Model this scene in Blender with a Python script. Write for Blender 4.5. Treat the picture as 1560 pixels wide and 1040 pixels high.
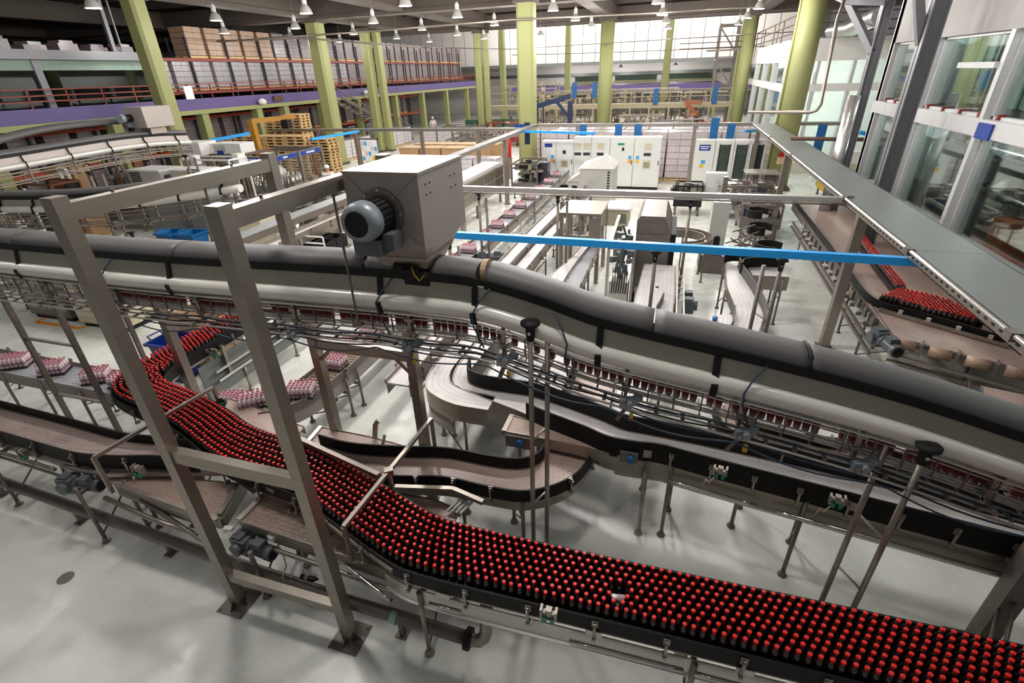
import bpy, math, random
import numpy as np
from mathutils import Vector, Matrix

for o in list(bpy.data.objects):
    bpy.data.objects.remove(o)
SC = bpy.context.scene
COL = SC.collection
random.seed(7)
PI = math.pi

# ------------------------------------------------------------------ camera, world, exposure
YAW, PITCH, ROLL = math.radians(-17.80), math.radians(28.30), math.radians(-2.0)
fw = Vector((math.sin(YAW) * math.cos(PITCH), math.cos(YAW) * math.cos(PITCH), -math.sin(PITCH)))
rt = fw.cross(Vector((0, 0, 1))).normalized()
up = rt.cross(fw)
r2 = rt * math.cos(ROLL) + up * math.sin(ROLL)
u2 = up * math.cos(ROLL) - rt * math.sin(ROLL)
cam_data = bpy.data.cameras.new('camera')
cam = bpy.data.objects.new('camera', cam_data)
COL.objects.link(cam)
M = Matrix((r2, u2, -fw)).transposed().to_4x4()
M.translation = (0, 0, 5.0)
cam.matrix_world = M
cam_data.sensor_width = 36.0
cam_data.lens = 757.0 / 1560.0 * 36.0
cam_data.clip_start = 0.05
cam_data.clip_end = 300
SC.camera = cam

world = bpy.data.worlds.new('world')
SC.world = world
world.use_nodes = True
bg = world.node_tree.nodes['Background']
bg.inputs['Color'].default_value = (1.0, 0.98, 0.97, 1)
bg.inputs['Strength'].default_value = 0.12

SC.view_settings.view_transform = 'Standard'
SC.view_settings.look = 'None'
SC.view_settings.exposure = 0.0
SC.view_settings.gamma = 1.0
SC.view_settings.use_curve_mapping = False
SC.cycles.max_bounces = 6
SC.cycles.diffuse_bounces = 3
SC.cycles.glossy_bounces = 3
SC.cycles.transmission_bounces = 4
SC.cycles.transparent_max_bounces = 6
SC.cycles.sample_clamp_indirect = 4.0
SC.cycles.caustics_reflective = False
SC.cycles.caustics_refractive = False
SC.cycles.use_denoising = True

LAMP_W = 440.0          # watts of one high-bay lamp
LAMP_COL = (1.0, 0.965, 0.93)

# ------------------------------------------------------------------ materials
MATS = {}


def srgb(c):
    return tuple(((v / 255) / 12.92 if v / 255 <= 0.04045 else ((v / 255 + 0.055) / 1.055) ** 2.4) for v in c)


def mat(name, rgb, rough=0.5, metal=0.0, noise=0.0, nscale=8.0, bump=0.0, spec=0.5, stretch=None, coat=0.0):
    m = bpy.data.materials.new(name)
    m.use_nodes = True
    nt = m.node_tree
    b = nt.nodes['Principled BSDF']
    c = srgb(rgb)
    b.inputs['Base Color'].default_value = (*c, 1)
    b.inputs['Roughness'].default_value = rough
    b.inputs['Metallic'].default_value = metal
    b.inputs['Specular IOR Level'].default_value = spec
    b.inputs['Coat Weight'].default_value = coat
    if noise or bump:
        tc = nt.nodes.new('ShaderNodeTexCoord')
        mp = nt.nodes.new('ShaderNodeMapping')
        nt.links.new(tc.outputs['Object'], mp.inputs['Vector'])
        if stretch:
            mp.inputs['Scale'].default_value = stretch
        nz = nt.nodes.new('ShaderNodeTexNoise')
        nz.inputs['Scale'].default_value = nscale
        nz.inputs['Detail'].default_value = 4
        nt.links.new(mp.outputs['Vector'], nz.inputs['Vector'])
        if noise:
            mx = nt.nodes.new('ShaderNodeMix')
            mx.data_type = 'RGBA'
            mx.inputs[6].default_value = (*[v * (1 - noise) for v in c], 1)
            mx.inputs[7].default_value = (*[min(1, v * (1 + noise)) for v in c], 1)
            nt.links.new(nz.outputs['Fac'], mx.inputs[0])
            nt.links.new(mx.outputs[2], b.inputs['Base Color'])
        if bump:
            bp = nt.nodes.new('ShaderNodeBump')
            bp.inputs['Strength'].default_value = bump
            bp.inputs['Distance'].default_value = 0.02
            nt.links.new(nz.outputs['Fac'], bp.inputs['Height'])
            nt.links.new(bp.outputs['Normal'], b.inputs['Normal'])
    MATS[name] = m
    return m


def belt_mat(name, rgb, line, bw, bh, mortar=0.06, rough=0.35):
    """chain links drawn from the belt's UV map (metres)"""
    m = mat(name, rgb, rough)
    nt = m.node_tree
    b = nt.nodes['Principled BSDF']
    uv = nt.nodes.new('ShaderNodeUVMap')
    br = nt.nodes.new('ShaderNodeTexBrick')
    br.inputs['Scale'].default_value = 1.0
    br.inputs['Brick Width'].default_value = bw
    br.inputs['Row Height'].default_value = bh
    br.inputs['Mortar Size'].default_value = mortar * bh
    br.inputs['Mortar Smooth'].default_value = 0.3
    br.inputs['Color1'].default_value = (*srgb(rgb), 1)
    br.inputs['Color2'].default_value = (*[v * 0.9 for v in srgb(rgb)], 1)
    br.inputs['Mortar'].default_value = (*srgb(line), 1)
    nt.links.new(uv.outputs['UV'], br.inputs['Vector'])
    nz = nt.nodes.new('ShaderNodeTexNoise')
    nz.inputs['Scale'].default_value = 3.0
    nt.links.new(uv.outputs['UV'], nz.inputs['Vector'])
    mx = nt.nodes.new('ShaderNodeMix')
    mx.data_type = 'RGBA'
    mx.blend_type = 'MULTIPLY'
    mx.inputs[0].default_value = 0.35
    nt.links.new(br.outputs['Color'], mx.inputs[6])
    nt.links.new(nz.outputs['Fac'], mx.inputs[7])
    nt.links.new(mx.outputs[2], b.inputs['Base Color'])
    bp = nt.nodes.new('ShaderNodeBump')
    bp.inputs['Strength'].default_value = 0.4
    bp.inputs['Distance'].default_value = 0.004
    bp.invert = True
    nt.links.new(br.outputs['Fac'], bp.inputs['Height'])
    nt.links.new(bp.outputs['Normal'], b.inputs['Normal'])
    return m


def glass_mat(name, tint, alpha=0.35, rough=0.03):
    m = bpy.data.materials.new(name)
    m.use_nodes = True
    nt = m.node_tree
    nt.nodes.clear()
    out = nt.nodes.new('ShaderNodeOutputMaterial')
    tr = nt.nodes.new('ShaderNodeBsdfTransparent')
    tr.inputs['Color'].default_value = (*tint, 1)
    gl = nt.nodes.new('ShaderNodeBsdfGlossy')
    gl.inputs['Roughness'].default_value = rough
    gl.inputs['Color'].default_value = (0.9, 0.95, 0.95, 1)
    lw = nt.nodes.new('ShaderNodeLayerWeight')
    fr = nt.nodes.new('ShaderNodeMath')
    fr.operation = 'POWER'
    fr.inputs[1].default_value = 3.0
    nt.links.new(lw.outputs['Facing'], fr.inputs[0])
    ad = nt.nodes.new('ShaderNodeMath')
    ad.operation = 'ADD'
    ad.inputs[1].default_value = alpha
    ad.use_clamp = True
    nt.links.new(fr.outputs[0], ad.inputs[0])
    mx = nt.nodes.new('ShaderNodeMixShader')
    nt.links.new(ad.outputs[0], mx.inputs['Fac'])
    nt.links.new(tr.outputs[0], mx.inputs[1])
    nt.links.new(gl.outputs[0], mx.inputs[2])
    nt.links.new(mx.outputs[0], out.inputs['Surface'])
    MATS[name] = m
    return m


def emit_mat(name, rgb, s):
    m = bpy.data.materials.new(name)
    m.use_nodes = True
    b = m.node_tree.nodes['Principled BSDF']
    b.inputs['Base Color'].default_value = (*rgb, 1)
    b.inputs['Emission Color'].default_value = (*rgb, 1)
    b.inputs['Emission Strength'].default_value = s
    MATS[name] = m
    return m


mat('steel', (158, 149, 139), 0.38, 0.85, 0.18, 3.0, stretch=(1, 1, 6))
mat('steel_dark', (122, 114, 107), 0.45, 0.5, 0.25, 4.0, stretch=(1, 1, 4))
mat('steel_light', (205, 200, 194), 0.35, 0.7, 0.12, 3.0)
mat('steel_shiny', (205, 200, 195), 0.18, 0.95)
mat('steel_painted', (160, 151, 145), 0.5, 0.25, 0.08, 2.0)
mat('duct_grey', (92, 90, 90), 0.55, 0.2, 0.1, 6.0)
mat('duct_panel', (150, 148, 134), 0.5, 0.1, 0.06, 2.0)
mat('rubber_black', (24, 24, 25), 0.6, spec=0.3)
mat('guard_black', (17, 16, 17), 0.55, 0.0, 0.2, 5.0, spec=0.25)
mat('tube_white', (226, 222, 212), 0.3, 0.0, 0.05, 3.0, coat=0.2)
mat('motor_grey', (92, 98, 100), 0.45, 0.2, 0.15, 12.0)
mat('motor_light', (140, 148, 154), 0.4, 0.2, 0.1, 12.0)
mat('blue_paint', (40, 160, 236), 0.35, 0.0, 0.05, 2.0)
mat('blue_panel', (14, 92, 150), 0.45, 0.0, 0.05, 2.0)
mat('blue_dark', (22, 34, 70), 0.4)
mat('blue_crate', (20, 48, 128), 0.4)
mat('blue_knob', (40, 105, 175), 0.35)
mat('cable_blue', (38, 62, 84), 0.5)
mat('cable_black', (20, 20, 22), 0.55)
mat('cable_cream', (196, 182, 150), 0.55)
mat('sensor_green', (30, 140, 112), 0.4)
mat('column_green', (148, 151, 99), 0.55, 0.0, 0.05, 1.2)
mat('purple', (92, 78, 132), 0.55, 0.0, 0.06, 1.0)
mat('rail_red', (126, 44, 34), 0.5)
mat('rack_orange', (178, 66, 34), 0.5)
mat('rack_navy', (28, 30, 44), 0.55)
mat('white_paint', (226, 224, 220), 0.5, 0.0, 0.03, 2.0)
mat('white_cabinet', (216, 216, 212), 0.45, 0.0, 0.02, 2.0)
mat('cream', (170, 158, 128), 0.5, 0.0, 0.08, 2.0)
mat('cream_vent', (200, 190, 165), 0.5)
mat('wall_white', (236, 232, 228), 0.6, 0.0, 0.03, 0.6)
mat('frame_grey', (116, 116, 120), 0.45, 0.3)
mat('frame_white', (205, 204, 204), 0.4, 0.2)
mat('concrete', (82, 74, 67), 0.8, 0.0, 0.18, 0.8, 0.1)
mat('roof_panel', (128, 117, 106), 0.75, 0.0, 0.12, 0.7)
mat('roof_dark', (40, 38, 37), 0.8)
mat('cardboard', (178, 142, 104), 0.75, 0.0, 0.12, 3.0)
mat('cardboard_light', (205, 176, 142), 0.75, 0.0, 0.1, 3.0)
mat('pallet_wood', (208, 176, 126), 0.75, 0.0, 0.18, 5.0)
mat('wrap_pale', (206, 200, 202), 0.25, 0.0, 0.25, 8.0, 0.3)
mat('wrap_pink', (206, 194, 196), 0.28, 0.0, 0.3, 14.0, 0.3)
mat('wrap_dark', (120, 110, 112), 0.3, 0.0, 0.4, 10.0, 0.3)
mat('wrap_clear', (158, 154, 158), 0.2, 0.0, 0.3, 10.0, 0.3)
mat('wrap_brown', (160, 132, 112), 0.4, 0.0, 0.25, 8.0, 0.2)
mat('cap_red', (226, 44, 40), 0.35, 0.0, 0.12, 60.0)
mat('cap_red_dark', (170, 40, 36), 0.45)
mat('cola', (34, 22, 20), 0.16, 0.0, spec=0.9)
mat('bottle_clear', (150, 132, 132), 0.2)
mat('label_red', (130, 24, 26), 0.4)
mat('pink_film', (214, 190, 197), 0.25, 0.0, 0.15, 30.0)
mat('pink_bottle', (196, 170, 176), 0.2)
mat('pink_cap', (198, 120, 134), 0.4)
mat('pack_label', (150, 118, 128), 0.3, 0.0, 0.4, 40.0)
mat('tray_black', (30, 26, 28), 0.5)
mat('fire_red', (196, 26, 24), 0.35)
mat('orange_tape', (240, 150, 30), 0.6)
mat('yellow', (222, 178, 40), 0.45)
mat('gantry_yellow', (168, 120, 34), 0.5, 0.0, 0.1, 3.0)
mat('robot_orange', (150, 86, 52), 0.45)
mat('hood_grey', (198, 196, 190), 0.4, 0.3, 0.06, 2.0)
mat('panel_grey', (118, 122, 121), 0.45, 0.3, 0.06, 2.0)
mat('screen_dark', (50, 54, 58), 0.2)
mat('brown_post', (112, 66, 40), 0.5)
mat('skin', (200, 150, 120), 0.5)
mat('cloth_white', (232, 230, 228), 0.8)
mat('cloth_navy', (30, 34, 56), 0.8)
mat('sign_blue', (22, 58, 140), 0.4)
mat('sign_white', (236, 238, 240), 0.5)
mat('sky_blue_tag', (70, 160, 210), 0.4)
mat('green_crate', (42, 92, 66), 0.5)
mat('paper', (228, 228, 224), 0.6)
mat('pale_green', (150, 186, 168), 0.5)
mat('drain', (134, 126, 118), 0.6, 0.2, 0.1, 10.0)
mat('rust', (96, 72, 60), 0.7, 0.3, 0.2, 10.0)
mat('insulation', (184, 182, 180), 0.3, 0.8, 0.2, 10.0, 0.4)
mat('wall_grey', (152, 148, 145), 0.6, 0.0, 0.05, 0.8)
mat('interior_dark', (46, 52, 50), 0.8, 0.0, 0.2, 1.0)
mat('interior_wall', (150, 156, 152), 0.8)
mat('curtain_green', (132, 152, 140), 0.7, 0.0, 0.2, 3.0, stretch=(1, 8, 0.2))
belt_mat('belt_pink', (196, 170, 158), (120, 98, 88), 0.076, 0.034)
belt_mat('belt_brown', (188, 162, 148), (128, 108, 98), 0.15, 0.05)
belt_mat('belt_white', (226, 220, 218), (186, 176, 172), 0.9, 0.084, 0.05)
belt_mat('belt_taupe', (176, 156, 148), (126, 108, 102), 0.9, 0.09, 0.06)
belt_mat('belt_grey', (182, 184, 190), (110, 110, 114), 0.9, 0.1, 0.06)
glass_mat('glass', (0.80, 0.87, 0.84), 0.05)
glass_mat('glass_dark', (0.55, 0.6, 0.58), 0.05)
glass_mat('guard_clear', (0.93, 0.94, 0.94), 0.03)
emit_mat('lamp_glow', (1.0, 0.94, 0.86), 14.0)
emit_mat('sky_panel', (0.95, 0.98, 1.0), 3.0)
emit_mat('tube_glow', (1.0, 0.97, 0.92), 9.0)


# floor: pale green-grey epoxy with worn patches and a wet gloss
def floor_material():
    m = mat('epoxy_floor', (205, 208, 196), 0.25)
    nt = m.node_tree
    b = nt.nodes['Principled BSDF']
    tc = nt.nodes.new('ShaderNodeTexCoord')
    n1 = nt.nodes.new('ShaderNodeTexNoise')
    n1.inputs['Scale'].default_value = 0.9
    n1.inputs['Detail'].default_value = 6
    nt.links.new(tc.outputs['Object'], n1.inputs['Vector'])
    r1 = nt.nodes.new('ShaderNodeValToRGB')
    r1.color_ramp.elements[0].position = 0.3
    r1.color_ramp.elements[0].color = (*srgb((222, 224, 216)), 1)
    r1.color_ramp.elements[1].position = 0.62
    r1.color_ramp.elements[1].color = (*srgb((235, 236, 228)), 1)
    nt.links.new(n1.outputs['Fac'], r1.inputs['Fac'])
    n2 = nt.nodes.new('ShaderNodeTexNoise')
    n2.inputs['Scale'].default_value = 2.3
    n2.inputs['Detail'].default_value = 8
    n2.inputs['Roughness'].default_value = 0.7
    nt.links.new(tc.outputs['Object'], n2.inputs['Vector'])
    r2_ = nt.nodes.new('ShaderNodeValToRGB')
    r2_.color_ramp.elements[0].position = 0.62
    r2_.color_ramp.elements[0].color = (1, 1, 1, 1)
    r2_.color_ramp.elements[1].position = 0.8
    r2_.color_ramp.elements[1].color = (*srgb((196, 182, 160)), 1)
    nt.links.new(n2.outputs['Fac'], r2_.inputs['Fac'])
    mx = nt.nodes.new('ShaderNodeMix')
    mx.data_type = 'RGBA'
    mx.blend_type = 'MULTIPLY'
    mx.inputs[0].default_value = 0.35
    nt.links.new(r1.outputs['Color'], mx.inputs[6])
    nt.links.new(r2_.outputs['Color'], mx.inputs[7])
    nt.links.new(mx.outputs[2], b.inputs['Base Color'])
    mr = nt.nodes.new('ShaderNodeMapRange')
    mr.inputs['From Min'].default_value = 0.3
    mr.inputs['From Max'].default_value = 0.7
    mr.inputs['To Min'].default_value = 0.12
    mr.inputs['To Max'].default_value = 0.42
    nt.links.new(n2.outputs['Fac'], mr.inputs['Value'])
    nt.links.new(mr.outputs['Result'], b.inputs['Roughness'])
    bp = nt.nodes.new('ShaderNodeBump')
    bp.inputs['Strength'].default_value = 0.08
    bp.inputs['Distance'].default_value = 0.02
    nt.links.new(n1.outputs['Fac'], bp.inputs['Height'])
    nt.links.new(bp.outputs['Normal'], b.inputs['Normal'])
    return m


floor_material()


# ------------------------------------------------------------------ mesh helpers
def V3(p):
    return Vector((p[0], p[1], p[2]))


class MB:
    """collects shapes and links them as ONE mesh object"""

    def __init__(self):
        self.v, self.f, self.uv = [], [], {}

    def quad(self, *idx):
        self.f.append(tuple(idx))

    def poly(self, pts):
        n = len(self.v)
        self.v += [tuple(p) for p in pts]
        self.f.append(tuple(range(n, n + len(pts))))

    def box(self, c, s, rz=0.0, mtx=None):
        n = len(self.v)
        ca, sa = math.cos(rz), math.sin(rz)
        for dz in (-.5, .5):
            for dx, dy in ((-.5, -.5), (.5, -.5), (.5, .5), (-.5, .5)):
                x, y, z = dx * s[0], dy * s[1], dz * s[2]
                if mtx is not None:
                    q = mtx @ Vector((x, y, z))
                    x, y, z = q
                else:
                    x, y = x * ca - y * sa, x * sa + y * ca
                self.v.append((c[0] + x, c[1] + y, c[2] + z))
        for q in ((0, 3, 2, 1), (4, 5, 6, 7), (0, 1, 5, 4), (1, 2, 6, 5), (2, 3, 7, 6), (3, 0, 4, 7)):
            self.f.append(tuple(n + i for i in q))
        return self

    def span(self, a, b):
        """box from corner a to corner b"""
        return self.box([(a[i] + b[i]) / 2 for i in range(3)], [abs(b[i] - a[i]) for i in range(3)])

    def bar(self, a, b, w, h=None, upv=(0, 0, 1)):
        h = h or w
        a, b = V3(a), V3(b)
        d = (b - a)
        L = d.length
        if L < 1e-6:
            return self
        d.normalize()
        u = Vector(upv)
        if abs(d.dot(u)) > 0.98:
            u = Vector((0, 1, 0))
        s = d.cross(u).normalized()
        u = s.cross(d)
        m = Matrix((s, d, u)).transposed()
        return self.box((a + b) / 2, (w, L, h), mtx=m)

    def tube(self, pts, r, n=8, caps=True):
        pts = [V3(p) for p in pts]
        base = len(self.v)
        k = len(pts)
        rr = r if isinstance(r, (list, tuple)) else [r] * k
        prev = None
        for i, p in enumerate(pts):
            t = (pts[min(i + 1, k - 1)] - pts[max(i - 1, 0)])
            if t.length < 1e-9:
                t = Vector((0, 0, 1))
            t.normalize()
            if prev is None:
                u = Vector((0, 0, 1)) if abs(t.z) < 0.9 else Vector((1, 0, 0))
            else:
                u = prev
            s = t.cross(u).normalized()
            u = s.cross(t).normalized()
            prev = u
            for j in range(n):
                a = 2 * PI * j / n
                self.v.append(tuple(p + s * (rr[i] * math.cos(a)) + u * (rr[i] * math.sin(a))))
        for i in range(k - 1):
            for j in range(n):
                a, b = base + i * n + j, base + i * n + (j + 1) % n
                self.f.append((a, a + n, b + n, b))
        if caps:
            self.f.append(tuple(base + j for j in range(n)))
            self.f.append(tuple(base + (k - 1) * n + j for j in reversed(range(n))))
        return self

    def cyl(self, a, b, r, n=12):
        return self.tube([a, b], r, n)

    def lathe(self, c, prof, n=12, axis=None):
        """prof = [(r, h)...] about z (or a matrix) through c"""
        base = len(self.v)
        for r, h in prof:
            for j in range(n):
                a = 2 * PI * j / n
                p = Vector((r * math.cos(a), r * math.sin(a), h))
                if axis is not None:
                    p = axis @ p
                self.v.append((c[0] + p.x, c[1] + p.y, c[2] + p.z))
        k = len(prof)
        for i in range(k - 1):
            for j in range(n):
                a, b = base + i * n + j, base + i * n + (j + 1) % n
                self.f.append((a, b, b + n, a + n))
        if prof[0][0] > 1e-5:
            self.f.append(tuple(base + j for j in reversed(range(n))))
        if prof[-1][0] > 1e-5:
            self.f.append(tuple(base + (k - 1) * n + j for j in range(n)))
        return self

    def sweep(self, path, prof, closed=True, caps=True):
        """prof = [(lateral to the right, up)...] along a path of 3D points"""
        pts = [V3(p) for p in path]
        k, n = len(pts), len(prof)
        base = len(self.v)
        for i, p in enumerate(pts):
            t = pts[min(i + 1, k - 1)] - pts[max(i - 1, 0)]
            t.z = 0
            t.normalize()
            r = Vector((t.y, -t.x, 0))
            sc = 1.0
            if 0 < i < k - 1:
                t1 = (pts[i] - pts[i - 1]); t1.z = 0
                if t1.length > 1e-6:
                    t1.normalize()
                    c = max(0.4, t1.dot(t))
                    sc = 1.0 / c
            for a, b in prof:
                q = p + r * (a * sc)
                self.v.append((q.x, q.y, q.z + b))
        for i in range(k - 1):
            for j in range(n if closed else n - 1):
                a, b = base + i * n + j, base + i * n + (j + 1) % n
                self.f.append((a, b, b + n, a + n))
        if closed and caps:
            self.f.append(tuple(base + j for j in reversed(range(n))))
            self.f.append(tuple(base + (k - 1) * n + j for j in range(n)))
        return self

    def ribbon(self, L, R, z, th=0.03):
        """a slab between two edge curves, with UV in metres on top"""
        base = len(self.v)
        k = len(L)
        s = 0.0
        mids = [((L[i][0] + R[i][0]) / 2, (L[i][1] + R[i][1]) / 2) for i in range(k)]
        ss = [0.0]
        for i in range(1, k):
            ss.append(ss[-1] + math.hypot(mids[i][0] - mids[i - 1][0], mids[i][1] - mids[i - 1][1]))
        for i in range(k):
            zz = z[i] if isinstance(z, (list, tuple)) else z
            self.v += [(L[i][0], L[i][1], zz), (R[i][0], R[i][1], zz), (R[i][0], R[i][1], zz - th), (L[i][0], L[i][1], zz - th)]
        for i in range(k - 1):
            a = base + 4 * i
            w0 = math.hypot(L[i][0] - R[i][0], L[i][1] - R[i][1])
            self.uv[len(self.f)] = ((ss[i], w0), (ss[i], 0), (ss[i + 1], 0), (ss[i + 1], w0))
            self.f.append((a, a + 1, a + 5, a + 4))
            self.f.append((a + 1, a + 2, a + 6, a + 5))
            self.f.append((a + 2, a + 3, a + 7, a + 6))
            self.f.append((a + 3, a, a + 4, a + 7))
        self.f.append((base + 3, base + 2, base + 1, base))
        e = base + 4 * (k - 1)
        self.f.append((e, e + 1, e + 2, e + 3))
        return self

    def mesh(self, name, material, smooth=False):
        me = bpy.data.meshes.new(name)
        me.from_pydata(self.v, [], self.f)
        if self.uv:
            lay = me.uv_layers.new(name='UVMap')
            for fi, uvs in self.uv.items():
                st = me.polygons[fi].loop_start
                for k, q in enumerate(uvs):
                    lay.data[st + k].uv = q
        if material:
            me.materials.append(MATS[material] if isinstance(material, str) else material)
        if smooth:
            me.polygons.foreach_set('use_smooth', [len(p.vertices) == 4 for p in me.polygons])
        me.validate()
        me.update()
        return me

    def build(self, name, material, parent=None, smooth=False, label=None, kind=None):
        org = ORG.get(parent.name, Vector((0, 0, 0))) if parent is not None else Vector((0, 0, 0))
        if org.length > 0:
            self.v = [(x - org.x, y - org.y, z - org.z) for x, y, z in self.v]
        o = bpy.data.objects.new(name, self.mesh(name, material, smooth))
        COL.objects.link(o)
        if parent is not None:
            o.parent = parent
            ORG[o.name] = org
        if label:
            o['label'] = label
        if kind:
            o['kind'] = kind
        return o


ORG = {}


def tag(o, label=None, cat=None, group=None, kind=None):
    if label:
        o['label'] = label
    if cat:
        o['category'] = cat
    if group:
        o['group'] = group
    if kind:
        o['kind'] = kind
    return o


def thing(name, label, cat, loc=(0, 0, 0), group=None):
    o = bpy.data.objects.new(name, None)
    o.empty_display_size = 0.1
    COL.objects.link(o)
    o.location = loc
    ORG[o.name] = Vector(loc)
    return tag(o, label, cat, group)


def struct(name, mb, material, parent=None, smooth=False, label=None):
    o = mb.build(name, material, parent, smooth, label)
    if parent is None:
        o['kind'] = 'structure'
    return o


def struct_root(name, label=None):
    o = bpy.data.objects.new(name, None)
    COL.objects.link(o)
    ORG[o.name] = Vector((0, 0, 0))
    o['kind'] = 'structure'
    if label:
        o['label'] = label
    return o


KIDS = {}


def dup(root, loc, rz=0.0, label=None, group=None, scale=None):
    """copy of a thing built at the origin, with copies of its parts and sub-parts"""
    r = root.copy()
    COL.objects.link(r)
    r.location = loc
    r.rotation_euler = (0, 0, rz)
    if scale:
        r.scale = scale
    if label:
        r['label'] = label
    if group:
        r['group'] = group
    if root.name not in KIDS:
        KIDS[root.name] = [(c, list(c.children)) for c in root.children]
    for c, gs in KIDS[root.name]:
        d = c.copy()
        COL.objects.link(d)
        d.parent = r
        for g in gs:
            e = g.copy()
            COL.objects.link(e)
            e.parent = d
    return r


def place(root, first, loc, rz=0.0, label=None, group=None, scale=None):
    """the first placing moves the prototype itself, the next ones copy it"""
    if first:
        if root.name not in KIDS:
            KIDS[root.name] = [(c, list(c.children)) for c in root.children]
        root.location = loc
        root.rotation_euler = (0, 0, rz)
        if scale:
            root.scale = scale
        if label:
            root['label'] = label
        if group:
            root['group'] = group
        return root
    return dup(root, loc, rz, label, group, scale)


def catmull(pts, n=6):
    pts = [Vector(p) for p in pts]
    out = []
    for i in range(len(pts) - 1):
        p0, p1, p2, p3 = pts[max(i - 1, 0)], pts[i], pts[i + 1], pts[min(i + 2, len(pts) - 1)]
        if i == 0:
            p0 = p1 - (p2 - p1)
        if i == len(pts) - 2:
            p3 = p2 + (p2 - p1)
        # centripetal-ish: plain Catmull-Rom with tangent limiting
        m1, m2 = (p2 - p0) * 0.5, (p3 - p1) * 0.5
        L = (p2 - p1).length
        for m in (m1, m2):
            if m.length > L:
                m *= L / m.length
        for k in range(n):
            t = k / n
            h1 = 2 * t ** 3 - 3 * t ** 2 + 1
            h2 = t ** 3 - 2 * t ** 2 + t
            h3 = -2 * t ** 3 + 3 * t ** 2
            h4 = t ** 3 - t ** 2
            out.append(p1 * h1 + m1 * h2 + p2 * h3 + m2 * h4)
    out.append(pts[-1])
    return out


def arclen(p):
    s = [0.0]
    for i in range(1, len(p)):
        s.append(s[-1] + (p[i] - p[i - 1]).length)
    return s


def at_len(p, s, d):
    d = max(0.0, min(d, s[-1]))
    for i in range(1, len(s)):
        if s[i] >= d:
            t = (d - s[i - 1]) / max(1e-9, s[i] - s[i - 1])
            return p[i - 1].lerp(p[i], t), (p[i] - p[i - 1]).normalized()
    return p[-1], (p[-1] - p[-2]).normalized()


def resample(p, k):
    s = arclen(p)
    return [at_len(p, s, s[-1] * i / (k - 1))[0] for i in range(k)]


def leg_mb(x, y, top, r=0.022, foot=0.05):
    m = MB()
    m.tube([(x, y, 0.03), (x, y, top)], r, 10)
    m.lathe((x, y, 0), [(foot, 0), (foot, 0.012), (r * 1.3, 0.03), (r * 1.2, 0.07)], 12)
    return m


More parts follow.
